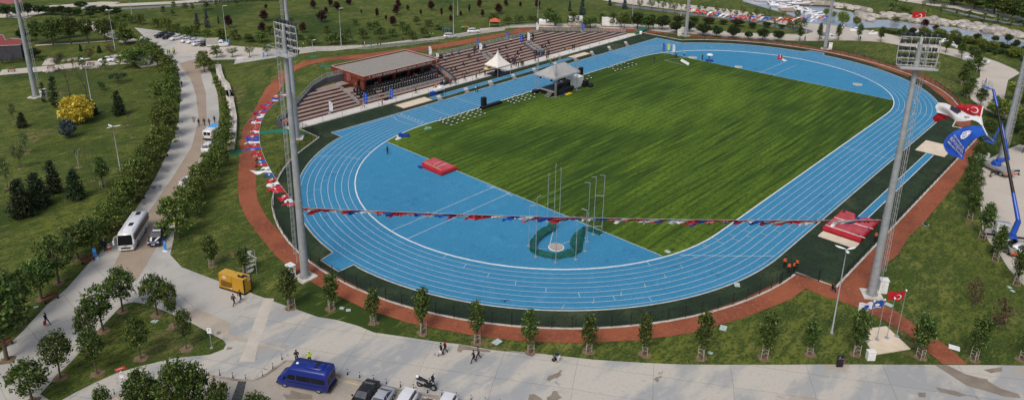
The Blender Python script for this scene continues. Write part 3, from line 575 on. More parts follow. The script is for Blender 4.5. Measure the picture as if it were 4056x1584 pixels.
# ---------------------------------------------------------------- floodlight masts
MAST = mat('mast_steel', (.34, .36, .37), .6, .15, c2=(.27, .29, .3), scale=1.5)
GLASSL = mat('lamp_glass', (.35, .37, .4), .2, spec=.6)
def mast(p, az, label, head=True, lad=90, H0=36, cab=(0, 0), cabl=''):
    """az: direction the lamps face; lad: side of the ladder"""
    e = empty('floodlight_mast', p, 0); tag(e, label, 'floodlight mast', 'floodlight masts round the stadium')
    b = MB()
    for (za, ra), (zb, rb) in zip(((0, .6), (12, .5), (24, .39)), ((12, .5), (24, .4), (H0, .28))): b.cyl((0, 0, za), (0, 0, zb), ra*.98 if za else ra, rb, 16)
    for z, r in ((12, .53), (24, .43)): b.cyl((0, 0, z-.02), (0, 0, z+.28), r, r, 16)
    b.build('pole', MAST, e)
    b = MB(); b.box((0, 0, .1), (2.6, 2.6, .25), rz=R(az)); b.build('base_slab', KERB, e)
    b = MB()
    for k in range(12):
        a = 2*math.pi*k/12; b.box((.7*math.cos(a), .7*math.sin(a), .3), (.3, .05, .25), rz=a)
    b.lathe([(.82, .22), (.82, .28)], n=14); b.build('flange', MAST, e)
    a = R(lad); dx, dy = math.cos(a), math.sin(a); px, py = -dy, dx
    b = MB(); r0 = .95
    for s in (-.22, .22): b.cyl((dx*r0+px*s, dy*r0+py*s, 2.5), (dx*(r0-.28)+px*s, dy*(r0-.28)+py*s, H0), .03, n=4)
    z = 2.5
    while z < H0: rr = r0-.28*z/H0; b.cyl((dx*rr-px*.22, dy*rr-py*.22, z), (dx*rr+px*.22, dy*rr+py*.22, z), .018, n=4, caps=False); z += .45
    z = 4
    while z < H0:   # cage hoops
        rr = r0-.28*z/H0; pts = [(dx*(rr+.42*math.sin(t))+px*.36*math.cos(t), dy*(rr+.42*math.sin(t))+py*.36*math.cos(t), z) for t in [math.pi*k/5 for k in range(6)]]
        b.tube(pts, .022, 4); z += .95
    for t in (.9, 1.57, 2.24): 
        f = lambda z: (dx*(r0-.28*z/H0+.42*math.sin(t))+px*.36*math.cos(t), dy*(r0-.28*z/H0+.42*math.sin(t))+py*.36*math.cos(t), z)
        b.cyl(f(4), f(H0), .018, n=4)
    b.build('ladder', PALEM, e)
    if head:
        h = empty('lamp_head', (0, 0, 0)); h.parent = e; h.location = (0, 0, H0-3.0); h.scale = (.84, .84, .95); h.rotation_euler = (0, 0, R(az))
        b = MB()   # x = facing, y = width
        W, HH = 2.75, 3.9
        for k in range(5): b.box((.25+.0*k, 0, .2+k*.95), (.09, 2*W, .09), ry=0)
        for s in (-1, 1):
            b.tube([(.25, s*W, .2), (.32, s*(W+.1), 1.6), (.3, s*(W+.1), 2.6), (.25, s*W, HH+.1)], .06, 5)
            b.cyl((.25, s*1.2, .2), (.25, s*1.2, HH), .04, n=4)
        b.box((.05, 0, 2.0), (.3, .36, 4)); b.build('lamp_frame', PALEM, h)
        b = MB(); b.box((-.7, 0, .0), (1.5, 5.2, .08)); rail(b, [(-1.4, -2.6, .04), (-1.4, 2.6, .04)], 1, mesh=False); rail(b, [(-1.4, 2.6, .04), (.1, 2.6, .04)], 1, mesh=False); rail(b, [(-1.4, -2.6, .04), (.1, -2.6, .04)], 1, mesh=False); b.build('platform', PALEM, h)
        lm = None
        for k in range(5):
            for j in range(6):
                yy = (-2.25, -1.42, -.6, .6, 1.42, 2.25)[j]
                if lm is None:
                    b = MB(); b.loft([[(x, r*math.cos(t)*1.15, r*math.sin(t)) for t in [math.pi/4+math.pi/2*i for i in range(4)]] for x, r in ((-.3, .12), (-.1, .3), (.3, .44))], smooth=False)
                    b.m = 1; b.box((.31, 0, 0), (.02, .6, .52)); b.m = 2; b.box((-.05, 0, -.4), (.06, .06, .35)); lm = b.build('floodlight', [mat('lamp_housing', (.05, .053, .058), .4, .3), GLASSL, PALEM], h); o = lm
                else: o = lm.copy(); COL.objects.link(o); o.parent = h
                o.location = (.5, yy, .55+k*.93); o.rotation_euler = (0, R(28), R((j-2.5)*9+(k % 2)*5))
    if cab:
        c = empty('control_cabinet', (p[0]+cab[0], p[1]+cab[1], 0), R(az)); b = MB(); b.box((0, 0, 1.0), (.9, 1.1, 2)); b.build('cabinet_body', WHT, c)
        b = MB(); b.box((0, 0, 2.04), (1.05, 1.25, .1)); b.build('cabinet_lid', WHT, c); b = MB(); b.box((-.46, .2, 1.1), (.03, .05, .3)); b.box((-.455, 0, 1.1), (.01, .02, 1.7)); b.build('handle', METAL, c)
        tag(c, 'white metal control cabinet '+cabl, 'cabinet', 'cabinets beside the masts')
fm = Vector((*w2t(0, 0), 0))
def cam_dir(p, deg):   # angle in the ground plane measured from the image-right direction at the camera
    return math.degrees(math.atan2(CR.y, CR.x))+deg
g1 = D.g(768, 698, 0); g2 = D.g(748, 348, 0); g3 = D.g(2192, 742, 0); g4 = D.g(90, 245, 0); g5 = D.g(1725, 91, 0); g6 = D.g(2075, 124, 0)
rgt = math.degrees(math.atan2(CR.y, CR.x))
mast(g1, 4, 'tall grey front left mast with lamp head and bunting tied', lad=rgt+180, cab=(CR.x*-2.0, CR.y*-2.0), cabl='left of the front left mast')
mast(g2, 320, 'tall grey mast behind the left bend beside the stand', lad=rgt+180, cab=None)
mast(g3, rgt+80, 'tall grey front right mast with lamp head before the red path', lad=rgt, cab=(CR.x*1.9+.6, CR.y*1.9+.6), cabl='on the slab of the front right mast')
mast(g4, 300, 'tall grey mast on the lawn at the far left', lad=rgt+20, cab=(CR.x*2, CR.y*2), H0=38, cabl='beside the mast on the far left lawn')
mast(g5, 250, 'tall grey mast between the far bend and round trees', lad=rgt-90, cab=(-CR.x*2.2, -CR.y*2.2), H0=38, cabl='beside the mast at the start of the far bend')
mast(g6, 200, 'tall grey mast beside the white pickup beyond the far bend', lad=rgt-90, cab=(CR.x*1.7, CR.y*1.7), H0=38, cabl='beside the mast near the white pickup')
mast(D.g(2517, 404, 0), 180, 'tall grey mast at the right edge behind the blue boom', lad=rgt-90, cab=None)
# ================================================================= TREES
def leafmat(name, c, c2, tr=.25):
    m, nt, b = principled(name); L = nt.links.new
    geo = N(nt, 'ShaderNodeNewGeometry'); oi = N(nt, 'ShaderNodeObjectInfo'); r = N(nt, 'ShaderNodeValToRGB')
    r.color_ramp.elements[0].color = (*[x*.55 for x in c], 1); r.color_ramp.elements[0].position = 0
    r.color_ramp.elements[1].color = (*c2, 1); r.color_ramp.elements[1].position = 1
    e = r.color_ramp.elements.new(.6); e.color = (*c, 1)
    L(geo.outputs['Random Per Island'], r.inputs[0])
    hs = N(nt, 'ShaderNodeHueSaturation'); mr = N(nt, 'ShaderNodeMapRange'); mr.inputs[3].default_value = .8; mr.inputs[4].default_value = 1.2
    mh = N(nt, 'ShaderNodeMapRange'); mh.inputs[3].default_value = .48; mh.inputs[4].default_value = .515
    L(oi.outputs['Random'], mr.inputs[0]); L(mr.outputs[0], hs.inputs['Value']); L(oi.outputs['Random'], mh.inputs[0]); L(mh.outputs[0], hs.inputs['Hue'])
    L(r.outputs[0], hs.inputs['Color']); L(hs.outputs[0], b.inputs['Base Color'])
    b.inputs['Roughness'].default_value = .55; b.inputs['Specular IOR Level'].default_value = .3
    tl = N(nt, 'ShaderNodeBsdfTranslucent'); mx = N(nt, 'ShaderNodeMixShader'); mx.inputs[0].default_value = tr
    L(hs.outputs[0], tl.inputs[0]); L(b.outputs[0], mx.inputs[1]); L(tl.outputs[0], mx.inputs[2]); L(mx.outputs[0], nt.nodes['Material Output'].inputs[0]); return m
BARK = mat('tree_bark', (.13, .1, .075), .9, c2=(.08, .06, .045), scale=6)
BIRCH = mat('white_bark', (.5, .48, .44), .8, c2=(.3, .28, .25), scale=6)
WOODP = mat('stake_wood', (.42, .37, .3), .85)
LV = {'mid': leafmat('leaf_mid_green', (.052, .095, .018), (.21, .28, .06)), 'dark': leafmat('leaf_dark_green', (.028, .054, .014), (.08, .12, .03)), 'zel': leafmat('leaf_road_green', (.07, .115, .018), (.3, .36, .075)),
      'fir': leafmat('needle_green', (.02, .038, .013), (.045, .075, .025), .1), 'red': leafmat('leaf_dark_red', (.045, .013, .016), (.08, .025, .025)), 'yellow': leafmat('leaf_yellow', (.6, .45, .04), (.85, .7, .14)),
      'blue': leafmat('needle_blue', (.045, .07, .075), (.09, .12, .13), .1), 'lime': leafmat('leaf_yellow_green', (.15, .2, .03), (.28, .34, .06)), 'pale': leafmat('leaf_pale_green', (.12, .165, .055), (.24, .3, .12)), 'bare': leafmat('twig_brown', (.12, .085, .055), (.16, .12, .08), 0), 'brown': leafmat('leaf_brown_red', (.1, .06, .035), (.14, .09, .05))}
def leaves(b, pts, size, up=.5):
    for p in pts:
        n = Vector((random.gauss(0, 1), random.gauss(0, 1), random.gauss(0, 1)+up)).normalized()
        t = n.orthogonal().normalized(); t = (Matrix.Rotation(random.random()*6.28, 3, n) @ t); q = n.cross(t)
        s = size*random.uniform(.6, 1.3); t *= s; q *= s*.6
        b.add([p-t, p-q*.9+t*.1, p+t, p+q*.9+t*.1], [(0, 1, 2, 3)])
def clumps(fn, nc, per, rad, flat=1.):
    out = []
    for i in range(nc):
        c = fn()
        for k in range(per):
            out.append(c+Vector((random.gauss(0, rad), random.gauss(0, rad), random.gauss(0, rad*flat))))
    return out
def sph(shell=.35):
    while 1:
        v = Vector((random.uniform(-1, 1), random.uniform(-1, 1), random.uniform(-1, 1)))
        if shell < v.length < 1: return v
TP = {}
def tree_proto(key, kind, leaf, H0, W, trunk=.25, n=70, per=20, size=.2, bark=BARK, stakes=False, seed=0, nl=None):
    random.seed(seed+hash(key) % 1 + 11*len(TP)); e = empty('tree'); b = MB()
    tr = H0*trunk; R0 = W/2
    ct = H0-tr
    lean = Vector((random.uniform(-.15, .15), random.uniform(-.15, .15), 0))
    if kind == 'oval':
        def f():
            v = sph(.3); z = v.z; k = (1-.35*max(0, z)) ; return Vector((v.x*R0*k*.88, v.y*R0*k*.88, tr+ct*.48+z*ct*.46))+lean
    elif kind == 'round':
        def f():
            v = sph(.45); return Vector((v.x*R0*.9, v.y*R0*.9, tr+ct*.5+v.z*ct*.45))
    elif kind == 'spread':
        def f():
            lv = random.random(); r = R0*math.sqrt(random.random())*(1-.55*lv*lv); a = random.random()*6.28
            return Vector((r*math.cos(a), r*math.sin(a), tr+ct*(.12+.8*lv)-r*.05))
    elif kind == 'cone':
        def f():
            z = random.random()**1.4; r = R0*(1-z)**.75*random.uniform(.6, 1); r = min(r, R0*.25+R0*z*6) ; a = random.random()*6.28
            return Vector((r*math.cos(a), r*math.sin(a), tr+ct*z*.97))
    elif kind == 'cypress':
        def f():
            z = random.random(); r = R0*math.sin(math.pi*min(1, (.12+z*.86)))**.7*random.uniform(.6, 1); a = random.random()*6.28
            return Vector((r*math.cos(a), r*math.sin(a), tr+ct*z))
    elif kind == 'umbrella':
        def f():
            r = R0*math.sqrt(random.random()); a = random.random()*6.28; return Vector((r*math.cos(a), r*math.sin(a), H0*.72+H0*.22*(1-(r/R0)**2)*random.uniform(.3, 1)))
    rad = size*1.35
    C = []
    def rec():
        c = f(); C.append(c); return c
    P = clumps(rec, n, per, rad, .75 if kind != 'spread' else .45)
    leaves(b, P, size, .9 if kind in ('spread', 'umbrella') else .4)
    b.build('crown', LV[leaf], e)
    t = MB(); top = Vector((lean.x, lean.y, tr+ct*(.55 if kind not in ('cone', 'cypress') else .9)))
    base_r = .035*H0*.6 if kind != 'spread' else .03*H0
    base_r = max(.05, min(.16, base_r)); j = Vector((random.uniform(-.06, .06), random.uniform(-.06, .06), tr))
    t.cyl((0, 0, 0), j, base_r*1.15, base_r*.85, 7); t.cyl(j, top, base_r*.85, base_r*.3, 6)
    for c in random.sample(C, min(len(C), nl or 12)):
        k = random.uniform(.0, .7); s0 = j.lerp(top, k); mid = s0.lerp(c, .5)+Vector((0, 0, -.1))
        t.cyl(s0, mid, base_r*.4, base_r*.25, 5, False); t.cyl(mid, c, base_r*.25, .012, 4, False)
    t.build('trunk', bark, e)
    if stakes:
        s = MB()
        for a in (0, 2.1, 4.2):
            q = Vector((.55*math.cos(a), .55*math.sin(a), 0)); s.cyl(q, q+Vector((0, 0, 1.5)), .045, n=5); s.cyl(q+Vector((0, 0, 1.1)), (0, 0, 1.25), .035, n=4)
            q2 = Vector((.55*math.cos(a+2.1), .55*math.sin(a+2.1), 0)); s.cyl(q+Vector((0, 0, .75)), q2+Vector((0, 0, .75)), .03, n=4)
        s.build('support_frame', WOODP, e)
    TP[key] = (e, H0, W); PROTOS.append(e)
def bare_proto(key, H0, W, bark):
    random.seed(len(TP)*7); e = empty('tree'); t = MB(); t2 = MB()
    t.cyl((0, 0, 0), (0, 0, H0*.35), .09, .07, 6)
    def br(p, d, L_, r, k):
        q = p+d*L_; (t if k > 1 else t2).cyl(p, q, r, r*.6, 4, False)
        if k: 
            for i in range(3): br(q, (d+Vector((random.gauss(0, .45), random.gauss(0, .45), random.gauss(.12, .25)))).normalized(), L_*.72, r*.6, k-1)
    for i in range(4): br(Vector((0, 0, H0*(.28+.07*i))), Vector((math.cos(i*1.7)*W/H0, math.sin(i*1.7)*W/H0, 1)).normalized(), H0*.25, .04, 3)
    t2.build('crown', LV['bare'], e); t.build('trunk', bark, e); TP[key] = (e, H0, W); PROTOS.append(e)
def palm_proto(key):
    e = empty('tree'); t = MB(); t.cyl((0, 0, 0), (0, 0, 3.6), .28, .2, 8); t.build('trunk', BARK, e); c = MB()
    for i in range(26):
        a = i*2.4; el = random.uniform(-.4, 1.1); pts = []
        for k in range(6):
            s = k/5*2.3; pts.append(Vector((math.cos(a)*s*math.cos(el*.6), math.sin(a)*s*math.cos(el*.6), 3.6+s*math.sin(el)-.16*s*s)))
        for p, q in zip(pts, pts[1:]):
            n = Vector((-math.sin(a), math.cos(a), 0))*.22; c.add([p-n, q-n, q+n, p+n], [(0, 1, 2, 3)])
    c.build('crown', LV['mid'], e); TP[key] = (e, 5.6, 4.4); PROTOS.append(e)
for i in range(4): tree_proto('young%d' % i, 'oval', 'mid', 6.6, 2.6, .25, 90, 20, .17, stakes=True, seed=i)
for i in range(3): tree_proto('plane%d' % i, 'round', 'mid', 7.5, 5, .27, 120, 20, .2, seed=10+i)
for i in range(3): tree_proto('zel%d' % i, 'spread', 'zel', 6.5, 6, .18, 100, 26, .21, seed=20+i)
for i in range(2): tree_proto('dense%d' % i, 'round', 'dark', 5.5, 4.8, .26, 120, 20, .22, seed=30+i)
for i in range(2): tree_proto('red%d' % i, 'oval', 'red', 4.5, 2.6, .16, 70, 18, .19, seed=40+i)
for i in range(2): tree_proto('fir%d' % i, 'cone', 'fir', 5, 2.6, .03, 130, 18, .16, seed=50+i)
for i in range(2): tree_proto('light%d' % i, 'round', 'pale', 5.5, 3.8, .3, 45, 16, .18, seed=60+i)
for i in range(2): tree_proto('lawn%d' % i, 'spread', 'mid', 4.5, 3.8, .25, 60, 18, .19, seed=66+i)
tree_proto('cyp', 'cypress', 'fir', 7, 1.4, .06, 90, 16, .14); tree_proto('spruce', 'cone', 'blue', 5, 2.4, .03, 110, 18, .15)
tree_proto('blueball', 'round', 'blue', 3.4, 3.2, .02, 110, 18, .15); tree_proto('yellow', 'round', 'yellow', 4.2, 5.2, .04, 150, 20, .2)
tree_proto('lime', 'round', 'lime', 4.5, 4.2, .2, 100, 18, .2); tree_proto('umb', 'umbrella', 'fir', 4, 4.6, .5, 70, 20, .17)
tree_proto('brown', 'oval', 'brown', 4, 2.6, .1, 26, 12, .15); tree_proto('bush', 'round', 'dark', 2, 2.6, .02, 60, 16, .16)
tree_proto('big', 'round', 'mid', 8, 7.5, .16, 230, 22, .23)
bare_proto('bare', 6, 3.5, BARK); bare_proto('birch', 4.5, 1.6, BIRCH); palm_proto('palm')
SPEC = {'young': ('young_tree', 'tree'), 'plane': ('broadleaf_tree', 'tree'), 'zel': ('spreading_tree', 'tree'), 'dense': ('round_tree', 'tree'), 'red': ('plum_tree', 'tree'), 'fir': ('conifer', 'conifer'), 'light': ('street_tree', 'tree'), 'lawn': ('small_tree', 'tree'),
        'cyp': ('cypress', 'cypress'), 'spruce': ('blue_spruce', 'spruce'), 'blueball': ('blue_spruce', 'spruce'), 'yellow': ('yellow_shrub', 'shrub'), 'lime': ('yellow_green_tree', 'tree'), 'umb': ('umbrella_pine', 'pine tree'), 'brown': ('brown_shrub', 'shrub'), 'bush': ('round_bush', 'bush'), 'big': ('large_tree', 'tree'), 'bare': ('bare_tree', 'tree'), 'birch': ('bare_birch', 'tree'), 'palm': ('palm_tree', 'palm')}
RINGS = []
def trees(fr, kind, items, label, group, ring=0):
    """items: (base x, base y, top y, crown width) in the zoom frame"""
    n = len([k for k in TP if k.rstrip('0123456789') == kind])
    for i, it in enumerate(items):
        x, y, ty, wd = it[:4]; key = kind if kind in TP else '%s%d' % (kind, (i*7+int(x)) % n)
        e, h0, w0 = TP[key]; X, Y = fr.S(x, y); p = G(X, Y); h = hgt(p, fr.S(x, ty)[1]); wm = wd/fr.k*depth(p)/FPX*{'young': .86, 'plane': .88, 'big': .88}.get(kind, 1)
        if h < .3: h = 2
        f1, f2 = (random.uniform(.8, 1.2), random.uniform(.82, 1.08)) if kind in ('zel', 'plane', 'dense', 'lawn', 'light') else (1, 1)
        o = dup(e, p, random.random()*6.28, (wm/w0*f1, wm/w0*f1, h/h0*f2)); o.name = SPEC[kind][0]; o.rotation_euler.x = random.gauss(0, .025); o.rotation_euler.y = random.gauss(0, .025)
        tag(o, it[4] if len(it) > 4 else label, SPEC[kind][1], group)
        if ring: RINGS.append((p, ring))
random.seed(3)
YL = 'slender young staked tree in the row along the plaza edge'; YG = 'staked young trees round the stadium'
trees(D, 'young', [(732, 775, 665, 58, 'staked young tree just left of the white cabinet and mast'), (832, 778, 680, 47), (940, 812, 722, 46), (1063, 838, 717, 50), (1199, 862, 752, 48), (1335, 886, 770, 50), (1479, 884, 792, 50), (1622, 892, 778, 43), (1765, 902, 776, 52), (1920, 900, 778, 54), (2037, 892, 795, 44), (2152, 892, 775, 54), (2315, 900, 785, 60), (2450, 905, 787, 54), (2572, 905, 800, 44)], YL, YG, .8)
trees(y3, 'young', [(487, 712, 440, 140, 'bushy young tree on the lawn above the yellow generator'), (745, 765, 545, 130, 'young tree beside the white lattice board behind the generator')], YL, YG, .7)
trees(x4, 'young', [(545, 378, 90, 140), (645, 548, 205, 150), (768, 745, 415, 150), (948, 955, 590, 170)], 'staked young tree beside the right service road', YG, .6)
trees(x3, 'young', [(825, 90, -60, 120), (955, 200, -40, 130), (1105, 270, 70, 150)], 'staked young tree near the raised blue basket', YG)
trees(t5, 'young', [(290, 640, 395, 120), (680, 700, 450, 130), (985, 850, 540, 140), (1240, 930, 640, 150)], 'tall young tree behind the front right lamp head', YG)
trees(t4, 'young', [(1090, 830, 490, 150), (1475, 825, 450, 130), (1855, 812, 465, 145), (2255, 815, 450, 140)], 'staked columnar tree on the edge of the far lawn', YG)
trees(z6, 'young', [(1300, 562, 350, 110)], 'staked columnar tree right of the cyclist', YG)
trees(y4, 'plane', [(915, 345, 5, 250), (1172, 372, 50, 215), (770, 490, 160, 280), (725, 810, 450, 210), (670, 640, 280, 230), (450, 838, 490, 240), (240, 1015, 665, 290), (1052, 695, 335, 210)], 'broadleaf tree on the triangular lawn beside the forking roads', 'trees on the triangular lawn', .9)
trees(y5, 'plane', [(-20, 330, -110, 170), (88, 535, 90, 190)], 'broadleaf tree near the white sign on the triangular lawn', 'trees on the triangular lawn', .9)
trees(D, 'big', [(470, 1085, 902, 150, 'large dense green tree at the bottom edge left of the drain'), (372, 1060, 928, 105, 'bushy green tree at the bottom edge beneath the red sign')], '', 'large trees along the bottom edge')
trees(D, 'plane', [(560, 1085, 960, 75), (650, 1090, 985, 80), (270, 1085, 968, 60)], 'leafy tree top poking up from the bottom edge', 'large trees along the bottom edge')
PL = 'broadleaf tree in the row left of the wide road'
trees(D, 'plane', [(18, 905, 690, 150), (52, 812, 680, 110), (105, 752, 640, 100), (148, 712, 598, 96), (197, 652, 552, 88), (20, 1010, 880, 60) if 0 else (-12, 850, 760, 90), (236, 640, 530, 70)], PL, 'trees left of the wide road', .9)
ZL = [(428, 195, 140, 50), (432, 222, 160, 50), (432, 250, 182, 54), (432, 280, 210, 56), (428, 312, 240, 58), (422, 345, 270, 60), (412, 378, 300, 62), (398, 408, 332, 64), (382, 436, 360, 66), (364, 462, 388, 68), (346, 492, 415, 72), (326, 522, 442, 74), (304, 552, 470, 74), (280, 588, 508, 72), (254, 618, 540, 62), (398, 170, 122, 54), (385, 150, 108, 50), (366, 132, 92, 52), (405, 262, 205, 50), (400, 322, 262, 54), (385, 385, 325, 56), (362, 425, 365, 58), (335, 470, 408, 60), (310, 510, 448, 62)]
trees(D, 'zel', ZL, 'spreading dark green tree in the dense row left of the curving road', 'spreading trees lining the curving road')
trees(D, 'zel', [(515, 182, 122, 40), (546, 218, 186, 24), (560, 252, 214, 26), (570, 292, 250, 30), (574, 325, 275, 34), (572, 356, 298, 44), (563, 388, 325, 56), (550, 420, 350, 68), (532, 452, 380, 74), (512, 482, 410, 78), (492, 512, 438, 82), (470, 545, 468, 86), (450, 600, 485, 92)], 'spreading dark green tree between the curving road and the embankment', 'spreading trees lining the curving road')
# left park
trees(z8, 'cyp', [(437, 145, -55, 42, 'slim dark cypress nearest the far left mast'), (547, 192, -115, 75, 'taller dark cypress left of the yellow shrub')], '', 'cypresses on the left lawn')
trees(z8, 'yellow', [(785, 345, 72, 330, 'bright yellow round shrub on the left lawn')], '', None); trees(z8, 'blueball', [(688, 495, 308, 165, 'blue grey spruce below the yellow shrub')], '', None)
trees(z8, 'fir', [(1190, 270, 20, 135, 'dark cone shaped conifer right of the yellow shrub'), (225, 392, 238, 105, 'small dark conifer left of the blue grey spruce'), (930, 265, 110, 110, 'small conifer half behind the yellow shrub'), (225, 1280, 900, 250, 'widest dark conifer of the lower left group'), (400, 1175, 835, 230, 'dark conifer second from left in the lower group'), (545, 1045, 710, 165, 'tallest dark conifer of the lower left group'), (765, 1100, 805, 185, 'dark conifer rightmost of the lower left group')], '', 'conifers on the left lawn')
trees(z8, 'light', [(140, 330, 125, 85), (210, 800, 500, 110), (80, 1000, 628, 115), (265, 650, 400, 90), (0, 300, 120, 60), (0, 560, 420, 70)] and [(140, 330, 125, 85), (210, 800, 500, 110), (80, 1000, 628, 115), (265, 650, 400, 90)], 'thin young tree with sparse dark leaves at the left edge', 'thin trees on the left lawn', .7)
trees(z8, 'young', [(1022, 985, 668, 165, 'leafy young tree beside the street lamp on the left lawn')], '', None)
trees(z8, 'birch', [(785, 790, 575, 60, 'small bare white barked tree on the left lawn')], '', None, .7)
trees(z8, 'bare', [(920, 925, 640, 130, 'bare thin tree beside the leafy young tree'), (1325, 492, 275, 110, 'bare thin sapling right of the lawn lamp')], '', None, .6)
trees(z1, 'bare', [(692, 950, 560, 250, 'leafless tree left of the lamp on the left lawn'), (865, 985, 590, 260, 'leafless tree right of the lamp on the left lawn')], '', None)
trees(z1, 'umb', [(1180, 828, 735, 170, 'low dark umbrella shaped pine on the left lawn')], '', None); trees(z1, 'lawn', [(1010, 900, 790, 80, 'small light green tree below the umbrella pine'), (830, 700, 540, 75, 'small dark tree beside the curved path bench'), (1050, 700, 570, 80, 'small leafy tree in front of the white car')], '', None)
trees(z1, 'brown', [(905, 600, 440, 110, 'brownish shrub right of the small conifer'), (1100, 530, 430, 100, 'reddish bare shrub near the street lamp'), (135, 600, 510, 80, 'reddish shrub beside the dark grey building wall')], '', None)
trees(z1, 'fir', [(807, 515, 440, 34, 'tiny dark conifer on the upper left lawn'), (990, 530, 455, 52, 'second tiny dark conifer on the upper left lawn')], '', None)
trees(z1, 'plane', [(365, 445, 165, 230), (532, 455, 150, 220), (708, 442, 150, 210), (880, 428, 150, 200), (1057, 412, 130, 210), (545, 400, 160, 200), (700, 380, 150, 150), (1075, 360, 150, 180)], 'pale topped tree in the row above the thin path', 'tall trees above the thin path')
trees(z1, 'dense', [(240, 420, 270, 130, 'dark bush beside the far left mast'), (350, 580, 480, 120, 'dark green shrub by the corner of the grey building')], '', None)
trees(t1, 'dense', [(140, 362, 50, 220), (372, 372, 80, 200), (568, 335, 60, 240), (770, 310, 120, 180)], 'dark round tree along the top left walk', 'dark trees along the top left walk')
trees(t1, 'dense', [(900, 300, 120, 230), (1060, 305, 110, 240), (1220, 310, 100, 240), (1380, 310, 130, 230), (1540, 330, 180, 230), (1620, 180, 30, 250), (1850, 260, 110, 280), (2100, 290, 100, 290), (2330, 320, 140, 260), (1800, 360, 220, 200)], 'dark dense tree in the clump behind the pale topped row', 'dark trees along the top left walk')
trees(t1, 'zel', [(2480, 900, 460, 420), (2300, 560, 300, 300), (2480, 420, 230, 260)], 'spreading tree beside the parked police vehicles', 'trees by the top left car park')
trees(z1, 'zel', [(1335, 665, 455, 330), (1250, 440, 260, 230)], 'wide spreading tree over the white truck at left', 'trees by the top left car park')
trees(t2, 'zel', [(130, 470, 250, 300), (290, 500, 270, 260), (640, 560, 360, 300), (815, 640, 330, 300), (1010, 650, 430, 230), (1215, 745, 480, 240), (1395, 740, 500, 260), (1620, 800, 560, 260), (1880, 785, 560, 240), (2145, 800, 540, 260), (2450, 840, 640, 260)], 'small spreading tree behind the top left parked cars', 'trees by the top left car park')
trees(t2, 'lawn', [(750, 300, 110, 110), (930, 320, 160, 120), (960, 200, 0, 100), (1180, 245, 20, 150), (1330, 230, 70, 90), (1600, 200, 30, 160), (1800, 130, -20, 90), (2190, 120, -40, 90)], 'light green tree beside the upper grey path', 'trees by the top left path')
trees(t2, 'spruce', [(1410, 505, 260, 110), (1620, 560, 190, 110), (1840, 470, 320, 50)], 'slender grey blue spruce behind the parked white cars', 'spruces on the top lawn')
trees(z2, 'red', [(520, 280, 148, 78), (875, 212, 100, 88), (852, 328, 222, 80), (890, 96, 40, 34), (1257, 330, 222, 74), (1450, 228, 100, 96), (1358, 92, 0, 62), (1487, 142, 72, 42), (1530, 72, -20, 52), (1600, 106, 15, 72), (1715, 52, -10, 56)], 'dark red plum tree on the upper lawn left of centre', 'dark red trees on the upper lawn')
trees(z3, 'red', [(490, 178, 80, 38), (675, 155, 50, 68), (700, 92, -5, 56), (647, 262, 160, 72), (578, 208, 150, 28), (333, 148, 90, 18), (792, 112, 50, 32), (925, 160, 92, 26), (1025, 110, 5, 64), (1127, 168, 75, 28), (1225, 128, 50, 42), (1223, 225, 150, 38), (1320, 168, 108, 28), (1505, 82, -5, 54), (1407, 132, 40, 24), (1537, 172, 95, 38), (1700, 140, 35, 76), (205, 50, -10, 55)], 'dark red plum tree on the upper lawn above the stand', 'dark red trees on the upper lawn')
trees(z4, 'red', [(260, 68, 0, 44), (405, 76, 20, 32), (575, 92, -10, 62)], 'dark red plum tree on the lawn behind the right terraces', 'dark red trees on the upper lawn')
trees(z2, 'lawn', [(105, 375, 265, 120), (435, 395, 300, 120), (720, 425, 335, 130), (850, 425, 320, 140), (930, 350, 250, 100), (1220, 500, 440, 50) if 0 else (1145, 250, 160, 60), (1350, 445, 350, 140), (1540, 450, 330, 150), (1210, 400, 330, 110), (1640, 440, 350, 120), (1500, 330, 250, 90)], 'small green tree on the lawn beyond the rear walk', 'small green trees beyond the rear walk')
trees(z2, 'light', [(555, 572, 445, 110), (728, 572, 440, 110), (905, 560, 430, 100)], 'small tree on the paving behind the white floor slab', 'trees on the rear walk', .6)
trees(z2, 'zel', [(400, 578, 455, 140), (275, 650, 480, 150)], 'dark spreading tree at the bend of the road', 'trees on the rear walk')
trees(z3, 'lawn', [(270, 260, 180, 70), (345, 390, 265, 140), (415, 300, 220, 80), (520, 400, 270, 140), (180, 440, 265, 140), (640, 370, 285, 120), (780, 345, 225, 110), (950, 385, 265, 130), (885, 255, 150, 80), (60, 400, 300, 110), (740, 300, 200, 90), (1100, 300, 240, 90), (1000, 270, 190, 90), (480, 330, 200, 90), (840, 400, 310, 110)], 'small green tree on the lawn behind the pavilion', 'small green trees beyond the rear walk')
trees(z4, 'lawn', [(140, 235, 120, 110), (280, 250, 150, 110), (390, 245, 130, 110), (520, 245, 150, 110), (690, 250, 110, 150), (755, 265, 120, 150), (930, 265, 130, 120), (1100, 285, 150, 160), (1220, 250, 130, 110), (1325, 270, 125, 120), (1437, 295, 120, 130), (1570, 292, 130, 130), (1680, 302, 135, 130), (700, 160, 80, 90), (1500, 240, 160, 90)], 'small green tree behind the trucks on the far walk', 'small green trees beyond the rear walk')
trees(z4, 'spruce', [(895, 112, 10, 38), (1022, 150, -20, 70), (1295, 62, -30, 38), (1445, 92, -20, 60)], 'grey blue spruce on the lawn beyond the trucks', 'spruces on the top lawn')
